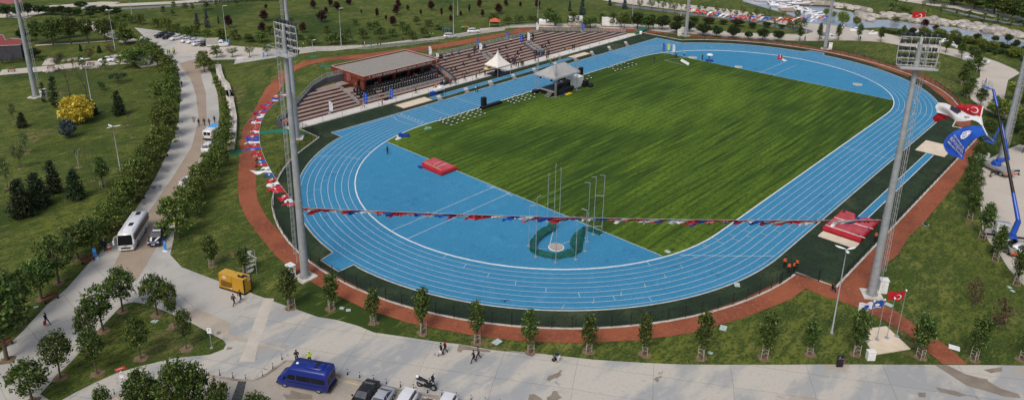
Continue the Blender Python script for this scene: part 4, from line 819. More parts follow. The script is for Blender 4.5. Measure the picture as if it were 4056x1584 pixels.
# far row on the promenade
trees(t3, 'dense', [(112, 592, 255, 210), (347, 592, 290, 250), (612, 602, 290, 270), (868, 662, 400, 270), (905, 655, 420, 180), (1155, 642, 420, 220), (1422, 718, 430, 310), (1702, 750, 460, 290), (2012, 772, 490, 240), (2332, 792, 615, 190)], 'round dark tree in the row on the promenade beyond the bend', 'round dark trees on the promenade')
trees(t4, 'dense', [(352, 812, 555, 210), (657, 822, 610, 230)], 'round dark tree left of the far columnar trees', 'round dark trees on the promenade')
trees(t3, 'dense', [(940, 480, 310, 220), (1245, 470, 330, 220), (1535, 480, 360, 220), (1835, 500, 385, 190), (2110, 530, 390, 250), (2412, 580, 430, 160), (150, 420, 270, 170), (420, 420, 280, 170), (680, 430, 290, 170)], 'dark round tree on the grass strip before the grey cycle lane', 'dark trees on the grass strip')
trees(t4, 'dense', [(145, 572, 430, 150), (430, 560, 430, 160), (735, 572, 480, 150)], 'low dark tree at the end of the grass strip', 'dark trees on the grass strip')
trees(t3, 'light', [(175, 185, -40, 130), (400, 202, 0, 140), (632, 242, -20, 160), (862, 276, 10, 160), (1100, 300, 40, 110), (1335, 330, 30, 120), (1475, 275, 20, 140), (1582, 365, 170, 120), (1430, 355, 190, 90), (1712, 300, 45, 150), (1835, 325, 80, 100), (1968, 330, 60, 110), (2090, 362, 180, 110), (2212, 372, 75, 120), (2350, 465, 255, 170), (2490, 400, 110, 150), (770, 180, -30, 120), (540, 155, -60, 110), (995, 215, -20, 110)], 'pale green street tree along the far cycle lane', 'pale street trees near the harbour')
trees(t4, 'light', [(215, 395, 100, 130), (85, 462, 230, 130), (360, 440, 200, 130), (602, 552, 310, 170), (482, 420, 160, 120), (750, 470, 190, 140)], 'pale green street tree before the moored boats', 'pale street trees near the harbour')
trees(t4, 'zel', [(885, 590, 350, 170), (1015, 605, 400, 230), (1180, 540, 350, 210), (1030, 460, 190, 190)], 'green tree near the end of the quay walk', 'green trees by the quay')
trees(t4, 'lime', [(1610, 330, 170, 130), (1765, 360, 230, 120), (1942, 522, 235, 250), (2215, 532, 330, 160)], 'yellow green rounded tree at the water edge behind the mast', 'yellow green trees by the water')
trees(t5, 'lime', [(625, 540, 430, 150), (890, 590, 460, 220), (1130, 640, 480, 170), (1535, 800, 600, 170), (1740, 800, 660, 190), (2070, 930, 740, 220), (1330, 700, 570, 170)], 'yellow green rounded tree between the road and the rocks', 'yellow green trees by the water')
trees(D, 'lime', [(2420, 350, 285, 60) if 0 else (2565, 330, 270, 80), (2520, 300, 252, 70), (2575, 260, 200, 80)], 'yellow green tree at the right edge beside the mast', 'yellow green trees by the water')
trees(t5, 'red', [(650, 440, 310, 130), (830, 500, 400, 100)], 'dark red bush among yellow green trees', 'dark red bushes near the rocks')
trees(t5, 'dense', [(460, 560, 440, 110), (1165, 760, 620, 130), (1480, 680, 510, 130), (1770, 680, 550, 120), (1970, 700, 540, 150), (1560, 820, 700, 100), (2100, 790, 640, 130)], 'dark green bush between the rocks and the road', 'dark bushes near the rocks')
random.seed(77)
trees(t5, 'bush', [(x_, 480+x_*.165+random.uniform(10, 150)*(.4+x_/2237), 0, 0) for x_ in []] or [(x_, y_, y_-random.uniform(45, 90), random.uniform(70, 140)) for x_ in range(60, 2300, 95) for y_ in ((500+x_*.13+random.uniform(0, 30)), (540+x_*.17+random.uniform(0, 60)) if x_ > 1300 else 0) if y_], 'low dark shrub between the water and the road at right', 'low shrubs along the right bank')
trees(t5, 'zel', [(340, 230, 80, 260), (60, 330, 280, 140) if 0 else (180, 360, 270, 160)], 'green bush on the far bank before the path', 'green trees by the quay')
trees(t5, 'palm', [(120, 190, 20, 160), (190, 110, -60, 150), (690, 250, 120, 60), (1355, 290, 130, 170), (1590, 350, 170, 160), (1810, 370, 190, 170), (2030, 410, 250, 160), (1160, 270, 150, 90), (2225, 430, 300, 130)], 'palm tree along the far bank path', 'palm trees on the far bank')
trees(t5, 'light', [(905, 280, 20, 90), (620, 160, -20, 80), (350, 60, -60, 70), (1010, 120, -20, 60), (740, 110, -60, 60)], 'slender sparse tree beside the far bank path', 'slender trees on the far bank')
trees(D, 'big', [(2350, 10, -30, 60), (2400, 14, -28, 70), (2450, 24, -25, 80), (2500, 36, -22, 90), (2545, 48, -10, 90), (2590, 60, 0, 90), (2470, 2, -50, 90), (2540, 22, -40, 90)], 'dense green tree of the thicket at the top right corner', 'thicket at the top right corner')
# hedge of trees beside the right-hand red path
RL = 'dark leafy tree in the tight row beside the right red path'
trees(D, 'young', [(2450, 160, 118, 34), (2458, 180, 138, 36), (2433, 190, 148, 32), (2420, 214, 168, 34), (2438, 238, 194, 36)], 'dark tree between the far lawn and the pale road bend', 'dark trees by the road bend')
trees(D, 'plane', [(2564, 340, 282, 44), (2572, 385, 322, 50), (2482, 352, 300, 44), (2470, 385, 332, 48), (2458, 412, 356, 48), (2450, 438, 380, 50), (2444, 466, 404, 50), (2440, 496, 432, 50), (2440, 526, 462, 48)], RL, 'dark trees beside the right red path')
trees(x2, 'brown', [(1050, 300, 90, 150, 'brownish shrub on the lawn right of the front right mast'), (1230, 480, 230, 190, 'dark brown shrub behind the last plaza trees')], '', None)
b = MB(); random.seed(5)
for p, r in RINGS: 
    n = 12; b.add([(p.x+r*random.uniform(.7, 1.15)*math.cos(6.283*i/n), p.y+r*random.uniform(.7, 1.15)*math.sin(6.283*i/n), p.z+.03) for i in range(n)], [list(range(n))])
struct(b.build('bare_soil', mat('bare_soil', (.14, .085, .05), .95, c2=(.2, .15, .09), scale=1.5)))
# ================================================================= EQUIPMENT
RGT = R(rgt)
def quick(name, label, cat, p, rz, parts, group=None):
    """parts: list of (part name, material, function(MB))"""
    e = empty(name, p, rz); tag(e, label, cat, group)
    for n, m, f in parts:
        b = MB(); f(b); b.build(n, m, e)
    return e
def solo(name, label, cat, m, f, p=(0, 0, 0), rz=0, group=None):
    b = MB(); f(b); o = b.build(name, m, None, p); o.rotation_euler = (0, 0, rz); tag(o, label, cat, group); return o
REDM = mat('red_vinyl_mat', (.42, .02, .03), .5, c2=(.34, .015, .025), scale=1.2, bump=.3); REDT = mat('faded_red_vinyl', (.5, .09, .1), .6, c2=(.42, .05, .06), scale=.9)
BLUEM = mat('blue_vinyl', (.01, .05, .3), .5)
def slabf(pts, z0, z1, inset=.25):
    def f(b):
        c = Vector((sum(p[0] for p in pts)/len(pts), sum(p[1] for p in pts)/len(pts)))
        def ring(k, z): return [(c.x+(p[0]-c.x)*k, c.y+(p[1]-c.y)*k, z) for p in pts]
        b.loft([ring(.97, z0), ring(1, z0+.1), ring(1.01, (z0+z1)/2), ring(1, z1-.08), ring(.95, z1)], smooth=False)
    return f
quick('landing_mat', 'red high jump landing mat on the blue area beside the infield edge', 'landing mat', (-56.3, 15.8, .03), 0, [
    ('mat_body', REDM, slabf([(-2.1, -3.4), (2.0, -3.4), (2.0, 3.3), (-1.3, 3.3), (-1.3, 2.2), (-2.1, 2.2)][::1], 0, .75)), ('mat_cover', REDT, lambda b: b.box((.1, 0, .77), (3.4, 6.0, .05))),
    ('crossbar', YELL, lambda b: b.cyl((-1.5, -2.6, .86), (-1.2, 2.5, .86), .05, n=5)), ('crossbar', WHT, lambda b: b.cyl((-.9, -.9, .86), (1.5, -.9, .86), .04, n=5)), ('crossbar', WHT, lambda b: b.cyl((-.9, .3, .86), (1.5, .5, .86), .04, n=5)), ('blue_cushion', BLUEM, lambda b: b.box((-2.3, 2.6, .15), (.5, .9, .3)))])
quick('vault_mat', 'large red pole vault mat on dark turf by the right mast', 'landing mat', (-25, -51.5, .03), 0, [
    ('mat_body', REDM, slabf([(-4.1, -2.9), (4.2, -2.9), (4.5, -2.4), (4.4, -.9), (2.6, -.2), (2.6, .3), (4.4, .9), (4.6, 2.6), (4.2, 3.1), (-4.1, 3.1)], 0, .85)), ('mat_cover', REDT, lambda b: b.prism([(-3.9, -2.7), (4.0, -2.7), (4.2, -1.1), (2.3, -.2), (2.3, .3), (4.2, 1.1), (4.1, 2.8), (-3.9, 2.9)], .84, .9)),
    ('crossbar', WHT, lambda b: b.cyl((-3.7, -3.4, .98), (-3.6, 2.9, .98), .06, n=5)), ('crossbar', WHT, lambda b: b.cyl((.4, -3.3, .98), (.2, 2.9, .98), .06, n=5)),
    ('blue_cushion', BLUEM, lambda b: b.box((2.9, .05, .5), (.8, .5, .9))), ('base_pad', BLACK, lambda b: [b.box((x, y, .95), (.5, .35, .1)) for x, y in ((-3.4, -2.2), (-3.4, 2.5), (3.6, 2.5), (.4, -2.6))])])
solo('floor_board', 'cream board lying along the edge of the large red mat', 'board', SAND, lambda b: b.box((0, 0, .08), (2.2, 5.8, .12)), (-30.4, -51.5, .02))
# hammer cage
NETG = mat('green_safety_net', (.012, .11, .08), .8, alpha=.93, c2=(.006, .06, .045), scale=2)
cg = empty('throwing_cage', (-64, -20.6, .03)); tag(cg, 'throwing cage of leaning steel posts with a green net lowered to the blue ground', 'throwing cage')
posts = [(-66.6, -17.2, 300, 435, (328, 427)), (-68.4, -20.2, 358, 370, (383, 366)), (-67.5, -23.4, 513, 535, (513, 560)), (-64.7, -25.0, 675, 538, (656, 511)), (-61.7, -24.5, 755, 470, (728, 452)), (-59.1, -22.9, 771, 250, (740, 245)), (-56.6, -22.2, 820, 203, (793, 198)), (-55.7, -23.2, 886, 190, (886, 190)), (-58.4, -14.0, 443, 178, (470, 183)), (-57.6, -14.8, 501, 97, (530, 96)), (-57.2, -15.6, 513, 127, (540, 133))]
ccx, ccy = -63.6, -20.0
for i, (u, v, tx, ty, _) in enumerate(posts):
    p = Vector((u, v, 0)); h = max(3.5, hgt(p, y7.S(0, ty)[1])); b = MB(); q = p-Vector((-64, -20.6, 0))
    b.cyl(q, q+Vector((0, 0, h*.5)), .055, n=6); b.cyl(q+Vector((0, 0, h*.5)), q+Vector((0, 0, h)), .042, n=6); b.box(q+Vector((0, 0, .04)), (.5, .5, .06))
    dd = Vector((ccx-u, ccy-v, 0)).normalized(); b.cyl(q+Vector((0, 0, h)), q+dd*.9+Vector((0, 0, h+.12)), .05, n=5); b.build('post', METAL, cg)
b = MB(); b.cyl((7.4, -1.6, 6.9), (8.3, -2.6, 6.9), .05, n=5); b.cyl((7.4, -1.6, 1.5), (8.3, -2.6, 1.5), .05, n=5); b.build('brace', METAL, cg)
nt_px = [(500, 545, 500, 560), (470, 540, 520, 590), (437, 590, 500, 615), (360, 640, 420, 665), (330, 680, 370, 705), (300, 720, 350, 745), (297, 790, 350, 800), (330, 815, 400, 808), (400, 845, 470, 815), (500, 862, 540, 805), (590, 852, 600, 790), (660, 835, 650, 770), (715, 800, 615, 740), (730, 720, 640, 660), (745, 640, 700, 625), (800, 645, 790, 610), (850, 668, 850, 640), (880, 665, 880, 650)]
b = MB(); rows = []
for k, (xa, ya, xc, yc) in enumerate(nt_px):
    a = y7.g(xa, ya, 0); c = y7.g(xc, yc, .6); 
    rows.append([a.lerp(c, t/6)+Vector((0, 0, .05+.5*math.sin(math.pi*t/6)*(1+.4*math.sin(k*1.9))+.15*math.sin(t*2.1+k*2.7))) for t in range(7)])
fin = []
for a, c in zip(rows, rows[1:]):
    for k in range(5): fin.append([p.lerp(q, k/5)+Vector((random.gauss(0, .05), random.gauss(0, .05), random.gauss(0, .07))) for p, q in zip(a, c)])
n = len(fin); b.add([p-Vector((-64, -20.6, .03)) for r_ in fin for p in r_], [(i*7+j, i*7+j+1, (i+1)*7+j+1, (i+1)*7+j) for i in range(n-1) for j in range(6)], True); b.build('net', NETG, cg)
def disc(name, label, u, v, r=1.15, h=.08):
    quick(name, label, 'throwing circle', (u, v, .03), 0, [('ring', WHT, lambda b: b.lathe([(r-.14, 0), (r, 0), (r, h), (r-.14, h)], n=32)), ('concrete_floor', mat('circle_concrete', (.4, .35, .29), .85), lambda b: b.lathe([(r-.16, .0), (r-.16, h+.012)], n=32))], 'white rimmed throwing circles')
disc('throwing_circle', 'white rimmed throwing circle inside the green netted cage', -64, -20.6, 1.25); disc('throwing_circle', 'white throwing circle at the edge of the far infield', 56.4, 24.6, 1.3); disc('throwing_circle', 'small white throwing circle on the far blue area', 56.5, 9.4, 1.1)
disc('throwing_circle', 'pinkish white circle at the right end of the far blue area', *D.g(2157, 213, 0).xy, 1.2)
for l in ([(-63, -21.3), (-59.6, -24.5)], [(-64.6, -19.4), (-66, -17.8)], [(-63, -19.8), (-61.6, -19.6)]): 
    pass
sheet('sector_lines', ribbon([(-64, -19.3), (-57.2, -14.8)], .08)+ribbon([(-65.3, -19.8), (-66.2, -18.9)], .06)+ribbon([(-62.7, -20.6), (-60.8, -20.9)], .06)+ribbon([(56, 26), (47, 29)], .1)+ribbon([(47, 28.6), (46.3, 21.6)], .1), .052, WHITE)
quick('stop_board', 'white wedge board standing on the far infield beside the circle', 'board', (48, 22.5, .05), 1.0, [('panel', WHT, lambda b: b.box((0, 0, .5), (5, .15, .8), rx=.5)), ('foot', METAL, lambda b: b.box((-2, 0, .15), (.2, .8, .3)))])
quick('water_jump', 'white and red barrier lying over the far steeplechase pit', 'barrier', D.g(1962, 148, 0), .4, [('beam', WHT, lambda b: b.box((0, 0, .8), (4, .15, .2))), ('foot', REDM, lambda b: [b.box((x, 0, .35), (.15, 1.4, .7)) for x in (-1.7, 1.7)]), ('board', WHT, lambda b: b.box((-1.5, -.9, .1), (3, 1.2, .1), rz=.5))])
quick('judge_cart', 'blue cart with white shield panel on the far blue area', 'cart', z5.g(778, 615, 0), RGT, [('platform', BLUEM, lambda b: b.box((0, 0, .3), (2, 1.2, .5))), ('shield', WHT, lambda b: b.lathe([(.9, 1.9), (1.05, 2.1), (.6, 2.4), (0.01, 2.45)], n=12)), ('pole', METAL, lambda b: b.cyl((0, 0, .5), (0, 0, 2), .05))])
for fr, x, y, lb in ((t7, 370, 792, 'blue foam block on the infield by the first bend'),): solo('foam_block', lb, 'foam block', BLUEM, lambda b: b.box((0, 0, .35), (2.2, .7, .7)), fr.g(x, y, 0)+Vector((0, 0, .05)), RGT-.1)
solo('starting_blocks', 'green bundle of cloth lying on the infield grass', 'cloth', mat('pale_green_cloth', (.2, .4, .3), .8), lambda b: [b.box((i*.5, (i % 2)*.5, .12), (.9, .5, .2), rz=i) for i in range(3)], t7.g(700, 685, 0)+Vector((0, 0, .05)))
solo('starting_blocks', 'small white box on the grass near the first bend', 'box', WHT, lambda b: [b.box((0, 0, .12), (1.2, .6, .22)), b.box((.2, .4, .3), (.3, .3, .5))], t7.g(290, 830, 0)+Vector((0, 0, .05)))
# trackside tilted light panels
for i, (fr, x, y) in enumerate([(t7, 895, 262), (t7, 1295, 150), (t7, 1655, 40), (z4, 108, 858), (z4, 338, 792), (z4, 545, 728), (z4, 755, 670), (z4, 948, 612), (z4, 1120, 558), (z4, 1292, 508), (z4, 1458, 460)]):
    quick('display_panel', 'tilted white and grey display panel on the turf beside the straight', 'display panel', fr.g(x, y, 0), 0, [('upper_panel', mat('pale_grey_panel', (.5, .5, .49), .5), lambda b: b.box((0, .25, 1.15), (1.15, .12, .75), rx=-.9)), ('lower_panel', mat('grey_panel', (.3, .3, .31), .5), lambda b: b.box((0, -.3, .5), (1.1, .12, .75), rx=-.5)), ('frame', METAL, lambda b: [b.cyl((s, -.5, 0), (s, .3, 1.2), .04, n=4) for s in (-.7, .7)]+[b.box((.9, -.2, .15), (.5, .8, .1), rz=.3)])], 'display panels beside the home straight')
# black plinths with speaker
for (x, y, L_), sp, lb in (((-21.9, 35.2, 6.8), -24.4, 'left of the stage'), ((11.3, 35.4, 6.4), 13.8, 'right of the stage')):
    solo('low_plinth', 'long low black plinth on the grass edge '+lb, 'plinth', BLACK, lambda b: [b.box((0, 0, .3), (L_, 1.1, .55)), b.box((0, 0, .6), (L_-.1, .9, .06))], (x, y, .05))
    quick('speaker_tower', 'tall black speaker tower on the plinth '+lb, 'speaker', (sp, y, .66), 0, [('cabinet', BLACK, lambda b: [b.box((0, 0, .45+.72*k), (1.15, .9, .68)) for k in range(3)]), ('foot', GREYW, lambda b: b.box((0, 0, .04), (1.3, 1, .08)))])
# chairs
def chair(name, seatc, p, rz, label, group):
    e = empty(name, p, rz); tag(e, label, 'chair', group)
    b = MB(); b.box((0, 0, .46), (.5, .5, .06)); b.build('seat', seatc, e)
    b = MB(); b.box((-.24, 0, .68), (.03, .42, .22), ry=-.12); b.build('backrest', BLACK, e)
    b = MB(); [b.cyl((x, y, 0), (x, y, .45), .014, n=4) for x in (-.2, .2) for y in (-.2, .2)]; b.build('leg_frame', BLACK, e); return e
WS = mat('white_seat', (.7, .7, .68), .6)
pc = chair('infield_chair', WS, (0, 0, 0), 0, 'x', 'x'); DONE.remove(pc); PROTOS.append(pc)
vc = empty('stand_chair'); b = MB(); b.box((0, 0, .42), (.52, .5, .14)); b.build('seat', BLACK, vc); b = MB(); b.box((.24, 0, .78), (.14, .52, .62), ry=.15); b.ball((.26, 0, 1.08), .25, 8, .5); b.build('backrest', mat('black_leather', (.018, .018, .02), .35, spec=.5), vc)
b = MB(); b.cyl((0, 0, 0), (0, 0, .4), .05, n=5); b.box((0, 0, .03), (.5, .5, .05)); b.build('base', METAL, vc); PROTOS.append(vc)
vw = dup(vc); b = MB(); b.box((0, 0, .56), (.16, .22, .18)); b.build('water_pack', WHT, vw); vw2 = vw; PROTOS.append(vw)
for row, (v, z) in enumerate(((59.5, .9), (60.9, 1.34), (62.2, 1.78))):
    nm = ('front', 'middle', 'rear')[row]
    for i in range(23):
        u = -35.6+i*.83+row*-.35
        if u > -16.3: continue
        dup(vw if row else vc, (u, v+.3, z), R(-90)+math.pi, label='black padded seat of the %s row before the pavilion' % nm, cat='chair', group='black seats of the %s pavilion row' % nm).name = 'stand_chair'
for row, (v, z) in enumerate(((59.5, .9), (60.9, 1.34), (62.2, 1.78))):
    for i in range(6):
        dup(vc, (-42.4+i*.86, v+.3, z), R(-90)+math.pi, label='black padded seat of the small left bay, %s row' % ('front', 'middle', 'rear')[row], cat='chair', group='black seats of the small left bay').name = 'stand_chair'
random.seed(8)
chp = [(895, 577), (948, 600), (1002, 615), (1072, 640), (950, 568), (1028, 572), (1088, 590), (1155, 610), (968, 552), (1025, 540), (1062, 525), (1118, 543), (1172, 562), (1236, 582), (1125, 510), (1155, 497), (1205, 513), (1257, 533), (1320, 552), (1215, 484), (1243, 466), (1300, 484), (1350, 502), (1417, 521), (1313, 459), (1328, 440), (1385, 459), (1434, 477), (1495, 494), (1377, 427), (1405, 413), (1462, 435), (1508, 452), (1568, 468), (905, 535), (1460, 400), (1505, 412)]
for x, y in chp: dup(pc, t7.g(x, y, 0)+Vector((0, 0, .05)), R(-90)+random.gauss(0, .3), .78, label='white seated chair left of the stage among many on the grass', cat='chair', group='white chairs on the infield').name = 'infield_chair'
chp = [(240, 865), (292, 850), (388, 820), (435, 760), (500, 790), (590, 763), (312, 888), (370, 907), (434, 930), (475, 880), (530, 897), (577, 848), (645, 865), (700, 768), (740, 845), (665, 820), (410, 857), (512, 827), (600, 797), (620, 745), (835, 810), (765, 788), (760, 705), (840, 742)]
for x, y in chp: dup(pc, t8.g(x, y, 0)+Vector((0, 0, .05)), R(-90)+random.gauss(0, .3), .78, label='white chair just beside the stage steps', cat='chair', group='white chairs on the infield').name = 'infield_chair'
chp = [(1280, 690), (1325, 680), (1370, 665), (1410, 655), (1440, 640), (1375, 705), (1408, 705), (1445, 690), (1480, 680), (1518, 665), (1557, 655), (1330, 700), (1480, 650), (1520, 640), (1300, 685), (1070, 800), (1108, 790), (1085, 770), (1350, 720), (1410, 630)]
for x, y in chp: dup(pc, z4.g(x, y, 0)+Vector((0, 0, .05)), R(-90)+random.gauss(0, .3), .78, label='white chair right of the stage near the track', cat='chair', group='white chairs on the infield').name = 'infield_chair'
# ---- stage
sg = empty('concert_stage', (-1, 31.5, .045)); tag(sg, 'black concert stage under a grey peaked tarpaulin on four truss towers', 'stage')
def truss(b, a, c, w=.35, n=None, r=.035):
    a, c = Vector(a), Vector(c); d = (c-a); L_ = d.length; q = d.to_track_quat('Z', 'Y'); n = n or max(2, int(L_/.6))
    off = [q @ Vector((sx*w/2, sy*w/2, 0)) for sx, sy in ((-1, -1), (1, -1), (1, 1), (-1, 1))]
    for o_ in off: b.cyl(a+o_, c+o_, r, n=4)
    for k in range(n):
        for i in range(4): b.cyl(a+d*(k/n)+off[i], a+d*((k+1)/n)+off[(i+1) % 4], r*.6, n=3, caps=False)
TW = [(-4.6, 3.0), (-4.4, -3.0), (4.3, -3.0), (4.3, 3.0)]
for x, y in TW:
    b = MB(); truss(b, (x, y, 0), (x, y, 8.6)); [b.cyl((x, y, .15), (x+1.2*math.cos(a), y+1.2*math.sin(a), .05), .05, n=4) for a in (.8, 2.4, 3.9, 5.5)]; b.build('truss_tower', METAL, sg)
b = MB()
for (x, y), (x_, y_) in zip(TW, TW[1:]+TW[:1]): truss(b, (x, y, 5.1), (x_, y_, 5.1), .3)
b.build('roof_truss', METAL, sg)
b = MB(); A = [(-5.2, -3.5, 5.3), (4.9, -3.5, 5.3), (4.9, 3.5, 5.3), (-5.2, 3.5, 5.3), (-2.6, 0, 7.5), (2.6, 0, 7.5)]
b.add(A, [(0, 1, 5, 4), (2, 3, 4, 5), (1, 2, 5), (3, 0, 4)]); b.add([(-5.2, -3.5, 5.3), (4.9, -3.5, 5.3), (4.9, -3.54, 4.85), (-5.2, -3.54, 4.85)], [(0, 1, 2, 3)]); b.add([(-5.2, 3.5, 5.3), (-5.2, -3.5, 5.3), (-5.24, -3.5, 4.85), (-5.24, 3.5, 4.85)], [(0, 1, 2, 3)]); b.build('roof_tarpaulin', GREYF, sg)
b = MB(); b.box((0, .2, .55), (8, 5.2, 1.1)); b.m = 1; b.box((0, .2, 1.12), (8.05, 5.25, .04)); b.build('platform', [BLACK, mat('stage_deck', (.03, .03, .032), .6)], sg)
b = MB(); b.box((-3.9, .2, 1.17), (.9, 5, .06)); b.build('deck_edge', mat('grey_ply', (.28, .27, .26), .7), sg)
for k in range(4): b = MB(); b.box((-4.4-.38*k, -1.2, .95-.27*k), (.36, 1.5, .07)); b.m = 1; b.box((-4.45-.38*k, -1.2, .45-.13*k), (.2, 1.3, .9-.26*k)); b.build('step', [mat('grey_ply', (.28, .27, .26), .7), BLACK], sg)
for x, y in ((-4.7, 1.8), (-3.4, -3.2), (-1.2, -3.2), (-2.4, -3.2), (-4.8, -2)): b = MB(); b.box((x, y, 4.55), (.5, .35, .7), rx=.4); b.build('spotlight', BLACK, sg)
quick('stage_speaker', 'black speaker stack on the left front of the stage', 'speaker', (-3.1, 29.9, 1.22), 0, [('cabinet', BLACK, lambda b: b.box((0, 0, .6), (.9, .8, 1.2)))])
solo('monitor_speaker', 'black speaker standing on the grass left of the stage', 'speaker', BLACK, lambda b: b.loft([[(-.8, -.5, z_), (.8, -.5, z_), (.8-(.3 if z_ else 0), .5, z_), (-.8, .5, z_)] for z_ in (0, 1.0)], smooth=False), (-6.3, 34.4, .05))
solo('monitor_speaker', 'black wedge speaker at the centre of the stage deck', 'speaker', BLACK, lambda b: b.box((0, 0, .3), (.9, .6, .6), rx=.3), (-.5, 31, 1.22))
solo('grey_screen', 'grey sloping board at the back of the stage deck', 'board', mat('grey_panel', (.33, .33, .34), .5), lambda b: b.box((0, 0, .45), (2, .2, 1.0), rx=-.7), (.7, 33.3, 1.22))
for i, (x, y, s) in enumerate(((7.8, 29.2, (1.5, 1.1, .8)), (7.9, 29.1, (1.4, 1, .8)), (9.4, 28.8, (1.6, 1, .6)), (8.6, 27.9, (1.2, .9, .5)))):
    solo('flight_case', ('lower black flight case beside the white tent', 'black flight case on top of another beside the tent', 'grey topped flight case right of the white tent', 'low flight case on the grass before the tent')[i], 'case', BLACK, lambda b: [b.box((0, 0, s[2]/2), s), b.box((0, 0, s[2]+.01), (s[0]*.9, s[1]*.9, .03))], (x, y, .05+(.85 if i == 1 else 0)))
solo('folded_sheet', 'yellow sheet lying on the grass before the stage', 'sheet', mat('yellow_sheet', (.65, .5, .03), .6), lambda b: b.box((0, 0, .05), (2.3, 1.1, .06)), t8.g(1515, 722, 0)+Vector((0, 0, .05)), .1)
solo('folded_sheet', 'blue and white sheet lying beside the yellow one', 'sheet', BLUEM, lambda b: [b.box((i*.5, .1*i, .08), (.7, .6, .1), rz=i) for i in range(3)], t8.g(1400, 740, 0)+Vector((0, 0, .05)), .1)
solo('paper_stack', 'white crumpled sheets lying at the foot of the stage', 'sheet', WHT, lambda b: [b.box((i*.5, .1*i, .08), (.6, .5, .1), rz=i) for i in range(3)], t8.g(1300, 735, 0)+Vector((0, 0, .05)), .1)
def tent(p, rz, W, Lh, ph, label, walls, name='pagoda_tent'):
    e = empty(name, p, rz); tag(e, label, 'tent'); b = MB(); S_ = []
    for t in range(9):
        k = t/8; w_ = W/2*((1-k)**1.9)+.03; S_.append([(sx*w_, sy*w_, Lh+ph*k) for sx, sy in ((-1, -1), (1, -1), (1, 1), (-1, 1))])
    b.loft([[(sx*W/2, sy*W/2, Lh-.3) for sx, sy in ((-1, -1), (1, -1), (1, 1), (-1, 1))]]+S_, smooth=False, caps=False); b.build('canopy', OFFW if name == 'pagoda_tent' else WHT, e)
    for sx, sy in ((-1, -1), (1, -1), (1, 1), (-1, 1)): b = MB(); b.cyl((sx*W/2*.98, sy*W/2*.98, 0), (sx*W/2*.98, sy*W/2*.98, Lh), .06, n=6); b.build('leg', METAL, e)
    for a, c in walls: b = MB(); a = Vector(a)*W/2*.97; c = Vector(c)*W/2*.97; b.add([(*a, .05), (*c, .05), (*c, Lh), (*a, Lh)], [(0, 1, 2, 3)]); b.build('side_panel', WHT, e)
    return e
tent((-.3, 53.9, 0), 0, 5.2, 3.0, 4.2, 'cream pagoda tent with a sharp peak beside the runway', [])
tent((5.7, 32.2, .05), 0, 4.6, 2.7, 1.9, 'white tent with an open dark front beside the stage', [((-1, -1), (1, -1)), ((-1, -1), (-1, -.65)), ((-1, 1), (-1, .6)), ((1, -1), (1, 1)), ((1, 1), (-1, 1))], 'white_tent')
quick('tent_platform', 'black platform with cloths beneath the cream pagoda tent', 'platform', (-.3, 53.9, .05), 0, [('deck', BLACK, lambda b: b.box((0, -.2, .15), (4.6, 4.4, .3))), ('table', BLACK, lambda b: b.box((.6, .6, .7), (1.6, .8, .8))), ('board', WHT, lambda b: b.box((1.4, 1.6, 1.1), (2, .05, 1.2)))])
quick('catering_cart', 'white and blue draped cart beside the walkway', 'cart', v3.g(345, 925, 0), 0, [('tray', WHT, lambda b: [b.box((0, 0, 1.1), (3, 1.3, .5)), b.box((.9, 0, 1.5), (1.2, .9, .4))]), ('blue_cover', BLUEM, lambda b: b.box((-2.1, -.3, .5), (1.6, 1.2, .8))), ('leg_frame', METAL, lambda b: [b.cyl((x, y, 0), (x, y, 1), .05) for x in (-1.3, 1.3) for y in (-.5, .5)])])
solo('black_table', 'black draped table standing on the white walkway', 'table', BLACK, lambda b: [b.box((0, 0, .72), (3.6, 1.2, .08)), b.box((0, .2, .35), (3.4, .7, .7))], v3.g(455, 790, .05)+Vector((0, 0, .05)))
solo('floor_grating', 'black mat at the foot of the pavilion steps', 'mat', BLACK, lambda b: b.box((0, 0, .04), (2.6, 1.5, .05)), v2.g(905, 825, .05)+Vector((0, 0, .05)))
# green ground mats on the embankment
MATG = mat('green_path_mat', (.02, .17, .1), .85, c2=(.015, .12, .07), scale=.8)
for prs, lb in (([(y1, (1055, 440), (1062, 470)), (y1, (1250, 415), (1250, 450)), (y1, (1345, 408), (1350, 460)), (y1, (1560, 460), (1500, 478))], 'long green mat crossing from the red path to the stand'), ([(y1, (890, 615), (915, 650)), (y1, (800, 635), (810, 675)), (y1, (735, 660), (745, 682))], 'green mat left of the red path on the slope'),
                ([(z2, (1325, 565), (1325, 585)), (z2, (1395, 562), (1395, 583))], 'short green mat above the curved red path'), ([(z2, (1425, 662), (1428, 684)), (z2, (1535, 652), (1535, 668))], 'green mat lying beside the pavilion roof corner')):
    pr = [(f.g(*a), f.g(*c)) for f, a, c in prs]; e = empty('green_mat', pr[0][0]); o = drape('mat_sheet', pr, MATG, .1, parent=e); o.location = -pr[0][0]; tag(e, lb, 'mat', 'green mats on the slope')
pr = [(t3.g(30, 680, 0), t3.g(130, 690, 0)), (t3.g(170, 615, 0), t3.g(250, 620, 0)), (t3.g(300, 590, 0), t3.g(400, 615, 0))]; solo('green_ramp', 'green carpeted ramp at the far corner of the stand', 'ramp', MATG, lambda b: b.box((0, 0, .35), (5, 2, .7), ry=-.15), t3.g(200, 640, 0)); solo('litter_bin', 'white round bin at the far end of the stand', 'bin', WHT, lambda b: b.lathe([(.4, 0), (.5, 1), (.45, 1.05)]), t3.g(190, 688, 0))
sheet('white_floor_slab', [PX(z2, (600, 572), (1000, 560), (1130, 545), (1000, 575), (570, 643))], .03, CREAM)
